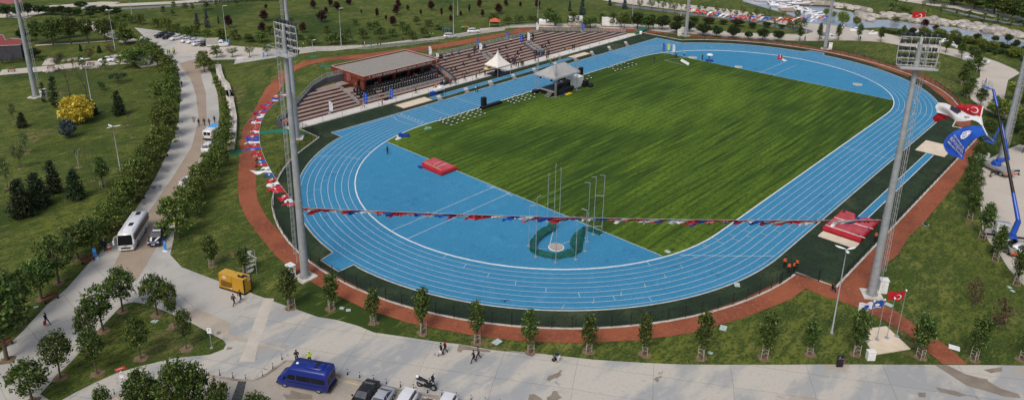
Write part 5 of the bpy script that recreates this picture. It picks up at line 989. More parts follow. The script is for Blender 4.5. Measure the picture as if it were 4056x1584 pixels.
# retaining wall
rw = [z2.g(x, y) for x, y in ((415, 680), (430, 760), (455, 830), (500, 880), (520, 950), (545, 1005))]+[y1.g(x, y) for x, y in ((765, 60), (800, 200), (820, 330), (815, 440), (800, 560), (790, 612))]
P0 = rw[0].copy(); b = MB(); e = empty('retaining_wall', P0); tag(e, 'low pale retaining wall between the road trees and the grass slope', 'wall')
for a, c in zip(rw, rw[1:]):
    d = (c-a); d.z = 0; n = Vector((-d.y, d.x, 0)).normalized(); w_ = .75; za, zc = max(.9, H(a.x, a.y)+.3), max(.9, H(c.x, c.y)+.3); za = zc = 1.1
    A = [a-P0, c-P0]; q = [(A[0]+n*w_), (A[0]-n*w_), (A[1]-n*w_), (A[1]+n*w_)]
    b.add([(p.x, p.y, -.3) for p in q]+[(q[0].x, q[0].y, za), (q[1].x, q[1].y, za), (q[2].x, q[2].y, zc), (q[3].x, q[3].y, zc)], [(4, 5, 6, 7), (0, 1, 5, 4), (1, 2, 6, 5), (2, 3, 7, 6), (3, 0, 4, 7)])
b.build('wall_body', KERB, e); b = MB(); rail(b, [p+Vector((0, 0, 1.15-p.z))-P0 for p in rw], .7, mesh=False); b.build('coping_rail', KERB, e)
# rear walk fence
rf_ = [z2.g(x, y) for x, y in ((580, 640), (860, 600), (1050, 565), (1200, 530), (1380, 512), (1760, 492))]+[z3.g(x, y) for x, y in ((400, 492), (800, 455), (1100, 412), (1400, 362), (1760, 300))]+[z4.g(x, y) for x, y in ((300, 282), (560, 265))]
P0 = rf_[0].copy(); e = empty('walk_fence', P0); tag(e, 'long pale mesh fence along the rear walk behind the stand', 'fence'); b = MB(); rail(b, [p-P0 for p in rf_], 1.2, 3); b.build('fence_panels', [PALEM, MESHM], e)
# ---- covers, cabinets, signs
CVR = mat('pale_green_cover', (.42, .52, .47), .6)
for i, (fr, x, y, s) in enumerate([(y6, 1550, 475, 1), (x6, 550, 415, 1), (x6, 663, 60, .9), (x1, 1488, 312, .8), (x4, 147, 423, .8), (x2, 415, 298, .9), (x2, 903, 617, 1.1), (y5, 1517, 165, .55), (y5, 1577, 184, .55), (y6, 127, 166, .0), (y4, 270, 315, .5), (y4, 1145, 420, .5), (y4, 1165, 422, .5), (x2, 1315, 168, .5), (x2, 1338, 195, .5), (Z(2500, 950, 3.354), 485, 160, .8), (x6, 445, 620, .5)]):
    if s: solo('utility_cover', 'pale square utility cover set in the ground' if i not in (15,) else 'pale cover in the infield corner by the white kerb', 'cover', CVR if i != 6 else WHT, lambda b: b.box((0, 0, .05), (1.1*s, .85*s, .08)), fr.g(x, y, 0)+Vector((0, 0, .02)), .3*i, 'utility covers')
pad = PX(x2, (300, 672), (245, 575), (278, 475), (395, 460), (575, 628)); b = MB(); c0 = sum(pad, Vector())/5; b.prism([(p.x-c0.x, p.y-c0.y) for p in pad], 0, .15); o = b.build('flag_pad', SAND, None, c0+Vector((0, 0, .01))); tag(o, 'pale beige slab carrying four flagpoles at the lower right', 'slab')
quick('utility_box', 'small white box on the grass beside the flagpole slab', 'box', x2.g(275, 700, 0), RGT, [('box_body', WHT, lambda b: b.box((0, 0, .75), (1.2, .8, 1.5))), ('box_lid', WHT, lambda b: b.box((0, 0, 1.53), (1.3, .9, .08)))]).scale = (.78,)*3
e = quick('info_totem', 'black information totem with a magenta edge on the plaza', 'sign', x2.g(45, 757, 0), RGT, [('board', mat('totem_black', (.015, .015, .02), .4), lambda b: b.box((0, 0, 1.2), (1.1, .25, 2.4))), ('side_strip', mat('magenta', (.3, .02, .16), .5), lambda b: b.box((.6, 0, 1.1), (.1, .28, 1.7)))])
e.scale = (.66,)*3; text('ORHANGAZİ ŞEHİR PARKI', .09, .004, WHT, 'lettering', e, Matrix.Translation((0, -.14, 1.85)) @ Matrix.Rotation(R(90), 4, 'X')); text('A', .35, .004, WHT, 'symbol', e, Matrix.Translation((-.2, -.14, 2.15)) @ Matrix.Rotation(R(90), 4, 'X'))
def signpost(p, h, label, panels, name='signpost'):
    e = empty(name, p, RGT); tag(e, label, 'sign'); b = MB(); b.cyl((0, 0, 0), (0, 0, h), .05, n=6); b.box((0, 0, .03), (.35, .35, .06)); b.build('pole', METAL, e)
    for nm, m, z, w_, h_, rr in panels: b = MB(); b.box((0, -.07, z), (w_, .04, h_), ry=rr); b.build(nm, m, e)
    return e
e = signpost(y5.g(322, 525, 0), 2.8, 'white information sign on a pole at the tip of the triangular lawn', [('board', WHT, 2.5, .55, .75, .0)], 'signpost'); text('P', .35, .004, BLUEM, 'symbol', e, Matrix.Translation((0, -.1, 2.6)) @ Matrix.Rotation(R(90), 4, 'X'))
e = signpost(y4.g(928, 920, 0), 2.8, 'red direction sign over a round sign and white plate', [('direction_board', mat('sign_red', (.5, .04, .03), .5), 2.75, 1.3, .36, -.4), ('plate', WHT, 1.75, .45, .45, 0)]); text('OTOPARK', .18, .004, WHT, 'lettering', e, Matrix.Translation((-.06, -.1, 2.75)) @ Matrix.Rotation(R(90), 4, 'X') @ Matrix.Rotation(.4, 4, 'Z'))
b = MB(); b.cyl((0, -.06, 2.2), (0, -.1, 2.2), .24, n=20); b.build('round_plate', WHT, e); b = MB(); b.loft([[(r*math.cos(a), -.11, 2.2+r*math.sin(a)) for a in [6.283*k/20 for k in range(20)]] for r in (.24, .2)], caps=False); b.build('round_rim', GREYW, e)
text('30', .2, .004, BLACK, 'lettering', e, Matrix.Translation((0, -.13, 2.2)) @ Matrix.Rotation(R(90), 4, 'X'))
SILV = mat('lattice_silver', (.55, .57, .58), .4, .3)
e = quick('lattice_board', 'white cut out lattice board behind the yellow generator', 'board', y3.g(800, 775, 0), RGT-.2, [('panel', SILV, lambda b: [b.box((random.uniform(-.7, .7), 0, .3+.26*k), (random.uniform(.5, 1.0), .06, .2), ry=random.uniform(-.4, .4)) for k in range(14)]), ('post', METAL, lambda b: [b.cyl((x, 0, 0), (x, 0, 4), .05, n=5) for x in (-.8, .8)])])
def totem(p, label, rz=0, blue=(.02, .12, .5)):
    e = empty('banner_stand', p, RGT+rz); e.scale = (.62,)*3; tag(e, label, 'banner', 'blue banner stands by the road')
    b = MB(); b.box((0, 0, 1.55), (.8, .06, 2.7)); b.build('banner', mat('banner_blue', blue, .5, c2=(.03, .3, .65), scale=.35), e); b = MB(); b.box((0, 0, .12), (1.3, .8, .24)); b.build('base', WHT, e)
    text('SPOR', .26, .004, WHT, 'lettering', e, Matrix.Translation((0, -.04, 2.3)) @ Matrix.Rotation(R(90), 4, 'X')); text('FESTİVALİ', .15, .004, WHT, 'lettering', e, Matrix.Translation((0, -.04, 2.0)) @ Matrix.Rotation(R(90), 4, 'X'))
totem(y2.g(952, 815, 0), 'blue and purple banner on a white base left of the bus', .2); totem(y2.g(1650, 740, 0), 'blue and purple banner on a white base beside the police pickup', -.3)
totem(z2.g(520, 450, 0), 'blue banner beside the lamp and white van at upper left', 0); totem(z2.g(868, 580, 0), 'white and blue banner on the slab behind the front mast', 0)
for x, y, lb in ((1095, 720, 'orange and white traffic cone beside the standing officer'),): quick('traffic_cone', lb, 'cone', y2.g(x-8, y, 0), 0, [('base', mat('cone_orange', (.6, .1, .02), .5), lambda b: b.box((0, 0, .04), (.7, .7, .08))), ('body', mat('cone_orange', (.6, .1, .02), .5), lambda b: b.lathe([(.28, .08), (.05, 1.1)])), ('stripe', WHT, lambda b: b.lathe([(.235, .35), (.175, .6)])), ('stripe', WHT, lambda b: b.lathe([(.13, .8), (.09, .98)]))])
def bench(p, rz, label):
    return quick('park_bench', label, 'bench', p, rz, [('seat', mat('bench_red_wood', (.16, .035, .025), .6), lambda b: [b.box((0, -.16+.16*k, .45), (1.9, .13, .05)) for k in range(3)]), ('backrest', mat('bench_red_wood', (.16, .035, .025), .6), lambda b: [b.box((0, .3, .65+.15*k), (1.9, .04, .12)) for k in range(2)]), ('leg', BLACK, lambda b: b.box((-.8, 0, .22), (.08, .5, .44))), ('leg', BLACK, lambda b: b.box((.8, 0, .22), (.08, .5, .44)))], 'dark red benches')
for fr, x, y, rz, lb in ((y2, 1165, 525, 1.0, 'dark red bench left of the white bus under trees'), (y2, 880, 850, 1.0, 'dark red bench beside the left blue banner'), (y4, 385, 265, .95, 'dark red bench by the road near the walking man'), (y4, 35, 610, .95, 'dark red bench at the left edge by the road'), (y2, 1390, 235, 1.05, 'dark red bench beyond the bus along the tree row'), (y1, 125, 690, 1.15, 'dark red bench by the road between dense trees'), (z1, 117, 718, .2, 'red bench on the curved path at far left'), (z1, 508, 685, .2, 'red bench on the curved path before the white stones'), (z1, 905, 655, .15, 'red bench on the curved path left of the white car'), (z1, 97, 168, .1, 'red bench on the top left walk'),
                         (t3, 1270, 225, -.1, 'dark bench on the quay walk right of the mast'), (t3, 795, 165, -.1, 'dark bench on the quay walk left of the mast'), (t3, 1745, 285, -.1, 'dark bench on the quay walk under red flags'), (t3, 2235, 350, -.1, 'dark bench on the quay walk at the row middle'), (t4, 500, 420, -.1, 'dark bench on the quay walk nearest the boats'), (t3, 350, 105, -.1, 'dark bench on the quay walk at its left end')): bench(fr.g(x, y, 0), RGT+rz, lb)
def bollard_proto():
    e = empty('bollard'); b = MB(); b.lathe([(.14, 0), (.14, .06), (.07, .1), (.06, .75), (.08, .78)]); b.build('post', BLACK, e); b = MB(); b.ball((0, 0, .93), .09, 8); b.build('cap', BLACK, e); b = MB(); b.lathe([(.075, .66), (.075, .86)]); b.build('reflective_band', WHT, e); PROTOS.append(e); return e
bp_ = bollard_proto()
for fr, x, y in [(y5, 277, 767), (y5, 397, 777), (y5, 516, 802), (y5, 635, 820), (y5, 790, 793), (y5, 884, 715), (y5, 968, 633), (y5, 1333, 700), (y5, 1447, 730), (y5, 1568, 770), (y6, 178, 772), (y6, 288, 797), (y6, 415, 825), (y6, 533, 857), (y6, 663, 885), (y6, 785, 910), (y6, 912, 937), (y6, 1043, 962), (y6, 1177, 985), (y6, 1311, 1008), (y6, 1441, 1030), (y6, 1574, 1050), (y4, 855, 965), (y4, 1187, 850)]:
    dup(bp_, fr.g(x, y, 0)+Vector((0, 0, .02)), 0, .74, 'black bollard with a white band along the car park kerb', 'bollard', 'black bollards along the kerb').name = 'bollard'
# street lamps
def lamp3(p, h, label, rz=0, petals=3):
    e = empty('street_lamp', p, RGT+rz); tag(e, label, 'street lamp', 'grey street lamps'); b = MB(); b.lathe([(.2, 0), (.2, .3), (.1, .4), (.055, h)], n=8); b.build('pole', METAL, e)
    for k in range(petals):
        a = [.3, 2.6, 4.4][k]; b = MB(); b.loft([[(s*math.cos(a)+w_*math.sin(a)*t_, s*math.sin(a)-w_*math.cos(a)*t_, h+.05+s*.12+z_) for t_, z_ in ((-1, 0), (0, .07), (1, 0), (0, -.04))] for s, w_ in ((.1, .06), (.45, .24), (.9, .27), (1.25, .15), (1.35, .03))]); b.build('lamp_petal', WHT, e)
for bx, by, ty, fr, lb, n_ in ((2092, 838, 628, D, 'grey street lamp with three pale petals before the red mat', 3), (1203, 845, 385, z8, 'three petal street lamp on the left lawn', 3), (1146, 502, 108, z1, 'three petal street lamp above the thin path', 3), (912, 145, -285, z8, 'three petal street lamp left of the umbrella pine', 3), (2005, 900, 130, t2, 'single headed lamp beside the parked white van', 1), (1640, 478, 90, z2, 'single headed lamp before the far lawn behind the pavilion', 1), (1248, 335, -40, z3, 'thin lamp behind the parked white car on the rear walk', 1), (578, 235, -20, z4, 'thin lamp behind the right terraces', 1), (1515, 240, -30, z4, 'thin lamp left of the far round trees', 1), (1290, 155, -30, z3, 'thin lamp on the upper lawn among red trees', 1), (1218, 668, 110, t4, 'thin pale lamp at the end of the cycle lane', 1), (135, 440, -60, t2, 'thin lamp left of the top left car park', 1), (1355, 515, 405, z2, 'short black lamp on the rear walk with a white globe', 1), (990, 330, 190, t3, 'short pale lamp behind the mast of the bend', 1)):
    p = fr.g(bx, by, 0); lamp3(p, hgt(p, fr.S(0, ty)[1]), lb, 0, n_)
# yellow generator
YG_ = mat('generator_yellow', (.5, .27, .02), .5, c2=(.45, .24, .02), scale=.6)
g0 = y3.g(545, 885, 0); g1_ = y3.g(745, 945, 0); g2_ = y3.g(822, 915, 0)
dx = (g1_-g0); GL = dx.length; ga = math.atan2(dx.y, dx.x); GW = (g2_-g1_).length
e = empty('generator', g0, ga); tag(e, 'yellow diesel generator container parked on the plaza edge', 'generator')
b = MB(); b.box((GL/2, GW/2, 1.3), (GL, GW, 2.15)); b.build('housing', YG_, e); b = MB(); b.box((GL/2, GW/2, .12), (GL+.1, GW+.1, .24)); b.build('skid', BLACK, e)
b = MB(); b.box((GL/2, GW/2, 2.4), (GL-.1, GW-.1, .06)); b.build('top_cover', mat('generator_top', (.56, .33, .05), .5), e)
for x, z, w_, h_ in ((GL*.17, 1.0, .8, .9), (GL*.36, 1.0, 1.3, .8)): b = MB(); b.box((x, -.01, z), (w_, .05, h_)); [b.box((x, -.04, z-h_/2+.1*k), (w_, .03, .03)) for k in range(int(h_/.1))]; b.build('vent', mat('vent_brown', (.2, .1, .015), .6), e)
for x in (.02, .52, .98): b = MB(); b.box((GL*x, -.015, 1.3), (.03, .02, 2.1)); b.build('door_seam', mat('vent_brown', (.2, .1, .015), .6), e)
b = MB(); b.box((GL*.98, GW*.5, 1.3), (.16, GW+.06, 2.1)) if 0 else b.box((GL+.0, .03, 1.3), (.12, .12, 2.2)); b.box((GL+.0, GW-.03, 1.3), (.12, .12, 2.2)); b.build('corner_post', BLACK, e)
for x, y in ((GL*.83, GW*.35), (GL*.88, GW*.65)): b = MB(); b.box((x, y, 2.45), (.9, .35, .04)); b.build('roof_vent', BLACK, e)
b = MB(); b.lathe([(.14, 0), (.14, .12)], (GL*.7, GW*.4, 2.42)); b.build('exhaust', BLACK, e); b = MB(); b.cyl((GL*.5, GW*.7, 2.42), (GL*.5, GW*.7, 2.75), .05); b.build('lifting_eye', YG_, e)
b = MB(); b.box((GL*.24, -.03, 2.0), (.55, .03, .34)); b.build('logo_plate', WHT, e); text('CAT', .25, .004, BLACK, 'lettering', e, Matrix.Translation((GL*.24, -.05, 2.0)) @ Matrix.Rotation(R(90), 4, 'X'))
b = MB(); b.box((GL+.015, GW*.75, 2.0), (.03, .5, .32)); b.build('logo_plate', WHT, e); b = MB(); b.box((GL*.48, -.03, .55), (.35, .02, .16)); b.build('label_plate', WHT, e)
text('CAT', .24, .004, BLACK, 'lettering', e, Matrix.Translation((GL+.035, GW*.75, 2.0)) @ Matrix.Rotation(R(90), 4, 'Z') @ Matrix.Rotation(R(90), 4, 'X'))
# ================================================================= VEHICLES
TYRE = mat('tyre_rubber', (.02, .02, .021), .9); RIM = mat('alloy_rim', (.4, .41, .43), .35, .6); HL = mat('headlight_glass', (.6, .62, .65), .15, spec=.6); TLm = mat('tail_light_red', (.4, .02, .02), .25)
def paint(name, c): return mat(name, c, .28, .1, c2=tuple(x*.93 for x in c), spec=.5)
CARW = paint('car_white', (.72, .72, .72)); CARS = paint('car_silver', (.38, .4, .43)); CARK = paint('car_black', (.02, .019, .02)); CARG = paint('car_grey', (.2, .22, .24)); CARB = paint('car_blue', (.01, .026, .2)); CARN = paint('car_navy', (.012, .018, .06)); BUSW = paint('bus_white', (.76, .76, .76))
WSG = mat('windscreen_glass', (.035, .04, .045), .12, spec=.45, c2=(.075, .082, .09), scale=1.2)
def sec(x, w, z0, z1, r=.12, top=None):
    t = (top if top is not None else w*.9)/2; w = w/2
    return [(x, -w+.05, z0), (x, w-.05, z0), (x, w, z0+r), (x, w, z1-r*1.6), (x, t, z1), (x, -t, z1), (x, -w, z1-r*1.6), (x, -w, z0+r)]
def wheels(e, xs, y, r=.33, w=.22):
    for x in xs:
        for s in (-1, 1):
            b = MB(); b.cyl((x, s*(y-w/2), r), (x, s*(y+w/2), r), r, n=16); t = b.build('wheel', TYRE, e)
            b = MB(); b.cyl((x, s*(y+w/2)-s*.01, r), (x, s*(y+w/2)+s*.015, r), r*.62, n=12); b.build('rim', RIM, t)
def car(name, label, p, rz, m, kind='sedan', group='parked cars', roofm=None, sc=1):
    e = empty(name, p, rz); tag(e, label, 'car', group); e.scale = (sc,)*3
    if kind == 'sedan': S = [(2.28, 1.3, .32, .6), (2.18, 1.62, .24, .72), (1.85, 1.76, .2, .82), (.95, 1.82, .2, .97), (0, 1.82, .2, 1.0), (-1.2, 1.82, .2, 1.02), (-1.9, 1.76, .22, 1.0), (-2.2, 1.66, .28, .92), (-2.28, 1.4, .36, .7)]; C = [(1.1, 1.45, .9), (.3, 1.22, 1.42), (-.15, 1.2, 1.46), (-.8, 1.2, 1.42), (-1.65, 1.38, 1.0)]
    elif kind == 'suv': S = [(2.25, 1.5, .36, .75), (2.15, 1.72, .28, .92), (1.8, 1.82, .25, 1.0), (1.0, 1.86, .25, 1.1), (-1.5, 1.86, .25, 1.14), (-2.1, 1.8, .28, 1.12), (-2.25, 1.65, .35, .9)]; C = [(1.15, 1.5, 1.05), (.45, 1.32, 1.62), (-.6, 1.34, 1.68), (-1.75, 1.3, 1.62), (-2.12, 1.45, 1.1)]
    elif kind == 'hatch': S = [(1.95, 1.4, .32, .65), (1.85, 1.62, .24, .8), (1.5, 1.72, .2, .88), (.85, 1.76, .2, 1.0), (-1.4, 1.76, .2, 1.04), (-1.85, 1.7, .24, 1.0), (-1.95, 1.55, .34, .8)]; C = [(1.0, 1.42, .95), (.3, 1.24, 1.46), (-.4, 1.24, 1.5), (-1.4, 1.2, 1.44), (-1.85, 1.4, 1.0)]
    xs_ = [s[0] for s in S]; b = MB(); b.loft([sec(*s) for s in S]); b.build('body', m, e)
    b = MB(); b.loft([[(x, -w*.5, .85), (x, w*.5, .85), (x, w*.5*(1 if z < 1.1 else .98), z), (x, -w*.5*(1 if z < 1.1 else .98), z)] if 0 else [(x, -(1.58 if kind == 'suv' else 1.5)/2, .88), (x, (1.58 if kind == 'suv' else 1.5)/2, .88), (x, w/2, z), (x, -w/2, z)] for x, w, z in C], smooth=False); b.build('windows', WSG, e)
    R_ = [c for c in C if c[2] > 1.3]; b = MB(); x0, x1 = R_[0][0], R_[-1][0]
    b.loft([[(x, -w/2-.03, z-.04), (x, w/2+.03, z-.04), (x, w/2-.05, z+.03), (x, -w/2+.05, z+.03)] for x, w, z in [(x0+.08, R_[0][1], R_[0][2]-.03)]+R_[1:-1]+[(x1-.06, R_[-1][1], R_[-1][2]-.02)]]); b.build('roof', roofm or m, e)
    for s in (-1, 1):
        [(lambda q: (q.cyl(a_, c_, r_, n=5), q.build('pillar', m, e)))(MB()) for a_, c_, r_ in (((C[0][0], s*.74, .95), (R_[0][0], s*R_[0][1]/2, R_[0][2]), .045), ((C[-1][0], s*.72, 1.0), (R_[-1][0], s*R_[-1][1]/2, R_[-1][2]), .06), ((-.25, s*.78, .95), (-.25, s*R_[1][1]/2, R_[1][2]-.02), .035))]
        b = MB(); b.box((C[0][0]-.2, s*(.98), 1.0), (.14, .2, .13)); b.build('mirror', m, e)
        b = MB(); b.box((xs_[0]-.1, s*.58, .66), (.14, .34, .14), rz=s*.3); b.build('headlight', HL, e); b = MB(); b.box((xs_[-1]+.07, s*.62, .82), (.1, .3, .15)); b.build('tail_light', TLm, e)
        for x in (.2, -.65): b = MB(); b.box((x, s*.92, .85), (.16, .02, .03)); b.build('door_handle', RIM, e)
    b = MB(); b.box((xs_[0]+.0, 0, .48), (.06, .5, .11)); b.build('number_plate', WHT, e); b = MB(); b.box((xs_[-1]-.01, 0, .6), (.04, .5, .11)); b.build('number_plate', WHT, e); b = MB(); b.box((xs_[0]-.04, 0, .62), (.1, .8, .1)); b.build('grille', BLACK, e)
    b = MB(); b.box((xs_[0]-.95, 0, .0), (.01, .01, .01)) if 0 else b.box((0, 0, .28), (3.6, 1.5, .2)); b.build('underbody', BLACK, e)
    wx = (1.4, -1.35) if kind != 'hatch' else (1.22, -1.2); wheels(e, wx, .82, .33 if kind != 'suv' else .36); return e
def van(name, label, p, rz, m, L_=5.9, W=2.0, Hh=2.5, side=True, cargo=False, cat='van', group=None, hood=1.2):
    e = empty(name, p, rz); tag(e, label, cat, group); h = L_/2
    S = [(h, W*.82, .4, .85), (h-.1, W*.95, .3, 1.05), (h-hood*.75, W, .28, 1.28), (h-hood, W, .28, 1.4), (h-hood-.7, W, .28, Hh-.12), (h-hood-1.1, W, .28, Hh), (0, W, .28, Hh), (-h+.5, W, .28, Hh), (-h+.08, W*.99, .3, Hh-.06), (-h, W*.94, .4, Hh-.3)]
    b = MB(); b.loft([sec(x, w, a, z, .14, w*.9) for x, w, a, z in S]); b.build('body', m, e)
    b = MB(); x0 = h-hood+.02; x1 = h-hood-.72; b.add([(x0, -W*.43, 1.46), (x0, W*.43, 1.46), (x1, W*.38, Hh-.2), (x1, -W*.38, Hh-.2)], [(0, 1, 2, 3)]); 
    for v in range(4): x_, y_, z_ = b.v[v]; b.v[v] = (x_+.05, y_, z_+.03)
    b.build('windscreen', WSG, e); zt_ = Hh-.45
    for s in (-1, 1):
        b = MB(); b.add([(h-hood-.35, s*(W/2+.012), 1.32), (h-hood-1.45, s*(W/2+.012), 1.3), (h-hood-1.45, s*(W/2+.012), min(zt_, 1.95)), (h-hood-.75, s*(W/2+.012), min(zt_, 1.95))], [(0, 1, 2, 3)]); b.build('side_window', DARKG, e)
        if side:
            n = max(1, int((L_-hood-2)/1.2)); xx = h-hood-1.6; w_ = (L_-hood-1.85)/n
            for k in range(n): b = MB(); b.box((xx-w_*(k+.5), s*(W/2+.004), 1.63), (w_-.08, .02, .66)); b.build('side_window', DARKG, e)
        b = MB(); b.box((h-hood-.15, s*(W/2+.16), 1.45), (.12, .22, .3)); b.build('mirror', BLACK, e); b = MB(); b.box((h-.12, s*W*.36, .82), (.12, .3, .2)); b.build('headlight', HL, e); b = MB(); b.box((-h-.0, s*W*.42, .95), (.06, .16, .4)); b.build('tail_light', TLm, e)
    b = MB(); [b.box((-h-.005, s*W*.2, 1.65), (.04, W*.34, .7)) for s in (-1, 1)]; b.build('rear_window', DARKG, e)
    b = MB(); b.box((-h-.06, 0, .5), (.16, W*.94, .28)); b.build('rear_bumper', BLACK, e); b = MB(); b.box((h-.02, 0, .45), (.16, W*.9, .25)); b.build('front_bumper', BLACK, e); b = MB(); b.box((h+.07, 0, .55), (.02, .5, .11)); b.build('number_plate', WHT, e)
    wheels(e, (h-1.0, -h+1.15), W/2-.13, .35); return e
def dirto(a, c): d = c-a; return math.atan2(d.y, d.x)
# blue minibus : front at the left
A = y5.g(1000, 880, 0); B = y5.g(1300, 935, 0); wv = dirto(B, A); per = Vector((-math.sin(wv), math.cos(wv), 0))
side = 1 if per.dot(CF) > 0 else -1
mid = A.lerp(B, .5)+per*side*.85-Vector((math.cos(wv), math.sin(wv), 0))*.15
VL = (A-B).length/.62
e = van('blue_minibus', 'dark blue minibus parked across the car park kerb', mid+Vector((0, 0, .035)), wv, CARB, VL*.97, 2.15, 2.75, hood=.95, cat='minibus')
b = MB(); b.lathe([(.17, 0), (.15, .08), (.01, .1)], (.9, 0, 2.76)); b.build('roof_dome', WHT, e)
b = MB(); b.loft([[(x, -w, 2.72), (x, w, 2.72), (x, w*.9, z), (x, -w*.9, z)] for x, w, z in ((-.3, .65, 2.8), (-.5, .7, 2.92), (-2.2, .7, 2.92), (-2.4, .62, 2.82))]); b.build('roof_unit', CARB, e)
for k in range(3): b = MB(); b.lathe([(.19, 0), (.19, .04), (.1, .05)], (-1.55+.0*k, -.45+.42*k, 2.92)); b.build('fan', BLACK, e)
b = MB(); b.box((-.6, 1.09, .95), (4.6, .02, .06)); b.box((-.6, -1.09, .95), (4.6, .02, .06)); b.build('side_trim', BLACK, e)
# row of cars at the bottom
def carpx(fr, fx, fy, rx, ry, zz=.035): a = fr.g(fx, fy, 0); c = fr.g(rx, ry, 0); return a.lerp(c, .5)+Vector((0, 0, zz)), dirto(c, a)
t9 = Z(1400, 1430, 4.293)
kd = y6.g(600, 1000, 0); ang = dirto(t9.g(300, 620, 0), t9.g(560, 330, 0))
base_dir = dirto(y6.g(300, 833, 0), y6.g(640, 912, 0))
cdir = base_dir+R(90); cdir = cdir if Vector((math.cos(cdir), math.sin(cdir), 0)).dot(CF) > 0 else cdir+math.pi
CDV = Vector((math.cos(cdir), math.sin(cdir), 0))
def rowcar(x, y, m, kind, label, nose_out=False, extra=0, ht=1.0):
    p = t9.g(x, y, ht); p.z = .035; return car('parked_car', label, p-CDV*(2.25+extra), cdir+(math.pi if nose_out else 0), m, kind, 'cars parked in the bottom car park')
rowcar(345, 305, CARK, 'sedan', 'black saloon next to the blue minibus', True, 0, .95); rowcar(610, 420, CARS, 'sedan', 'silver saloon between the black and white cars', True, 0, .95); rowcar(985, 465, CARW, 'suv', 'white tall car between silver saloon and motorcycle', True, -.15, 1.3)
rowcar(1290, 625, CARG, 'sedan', 'grey car roof barely showing at the bottom edge', False, -.1, .9); rowcar(1660, 545, CARW, 'suv', 'white car with dark roof rails below the bollards', True, -.15, 1.3); rowcar(2040, 625, CARW, 'hatch', 'white car at the bottom edge furthest right', False, -.1, 1.2)
b = MB(); q = []
for fr, a, c in ((y6, (160, 835), (275, 868)), (y5, (1550, 835), (1640, 860)), (y6, (590, 925), (635, 950)), (y5, (1475, 815), (1500, 828))): q += ribbon(PX(fr, a, c), .14)
sheet('bay_markings', q, .045, YELL)
# motorcycle
A = y6.g(845, 880, 0); B = y6.g(948, 912, 0); e = empty('motorcycle', A.lerp(B, .5), dirto(A, B)); tag(e, 'black and silver maxi scooter standing on the plaza by the kerb', 'motorcycle')
e.rotation_euler = (-.12, 0, e.rotation_euler.z); e.scale = (1.25,)*3
for x, nm in ((-.65, 'rear_wheel'), (.78, 'front_wheel')): b = MB(); b.cyl((x, -.07, .3), (x, .07, .3), .3, n=16); t = b.build(nm, TYRE, e); b = MB(); b.cyl((x, -.075, .3), (x, .075, .3), .17, n=12); b.build('rim', RIM, t)
b = MB(); b.loft([[(x, -w, z0), (x, w, z0), (x, w*.8, z1), (x, -w*.8, z1)] for x, w, z0, z1 in ((-1.0, .08, .6, .75), (-.7, .2, .42, .82), (-.1, .22, .3, .72), (.25, .2, .28, .5), (.45, .22, .35, .95), (.62, .22, .55, 1.05), (.85, .12, .6, .85))]); b.build('body', CARK, e)
b = MB(); b.loft([[(x, -.16, z), (x, .16, z), (x, .12, z+.12), (x, -.12, z+.12)] for x, z in ((-.95, .84), (-.5, .8), (-.4, .74), (.1, .68))]); b.build('seat', BLACK, e)
b = MB(); b.box((-.5, .2, .62), (.8, .05, .13), ry=.15); b.box((-.5, -.2, .62), (.8, .05, .13), ry=.15); b.box((.7, 0, .85), (.3, .3, .16), ry=.5); b.build('side_panel', CARS, e)
b = MB(); b.cyl((.5, -.36, 1.05), (.5, .36, 1.05), .025); b.cyl((.5, 0, 1.05), (.78, 0, .35), .04); b.build('handlebar', BLACK, e); b = MB(); b.box((.66, 0, 1.25), (.04, .4, .42), ry=-.5); b.build('windshield', BLACK, e)
for s in (-1, 1): b = MB(); b.cyl((.5, s*.28, 1.05), (.5, s*.36, 1.3), .015); b.box((.5, s*.38, 1.33), (.04, .14, .09)); b.build('mirror', BLACK, e)
quick('helmet', 'white helmet resting on the tail of the scooter', 'helmet', Vector((*(e.matrix_basis @ Vector((-.85, 0, 0))).xy, 1.25)), 0, [('shell', WHT, lambda b: b.ball((0, 0, .05), .2, 10)), ('visor', BLACK, lambda b: b.box((.13, 0, .03), (.14, .28, .1)))])
# white bus : nose towards the viewer
A = y2.g(1262, 752, 0); Bx = y2.g(1430, 600, 0); C_ = y2.g(1357, 725, 0)
rearp = y2.g(1447, 575, 0); fr_l = y2.g(1190, 748, 0); fr_r = y2.g(1345, 745, 0)
wb = dirto(rearp, fr_r); BL = 8.3; per = Vector((math.sin(wb), -math.cos(wb), 0)); fv = Vector((math.cos(wb), math.sin(wb), 0))
sgn = 1 if (fr_l-fr_r).dot(per) > 0 else -1
pos = fr_r-fv*(BL/2)+per*sgn*1.2
e = empty('white_bus', pos+Vector((0, 0, .02)), wb); tag(e, 'white coach facing the viewer on the left road', 'bus'); h = BL/2; W = 2.3; Hh = 2.9
b = MB(); b.loft([sec(x, w, a, z, .2, w*.86) for x, w, a, z in ((h, W*.9, .35, 1.2), (h-.06, W*.97, .3, 1.5), (h-.35, W*.98, .3, Hh-.25), (h-.7, W, .3, Hh), (0, W, .3, Hh+.05), (-h+.3, W, .3, Hh), (-h, W*.96, .4, Hh-.2))]); b.build('body', BUSW, e)
b = MB(); b.add([(h+.03, -1.02, 1.18), (h+.03, 1.02, 1.18), (h-.27, .98, 2.72), (h-.27, -.98, 2.72)], [(0, 1, 2, 3)]); b.build('windscreen', DARKG, e)
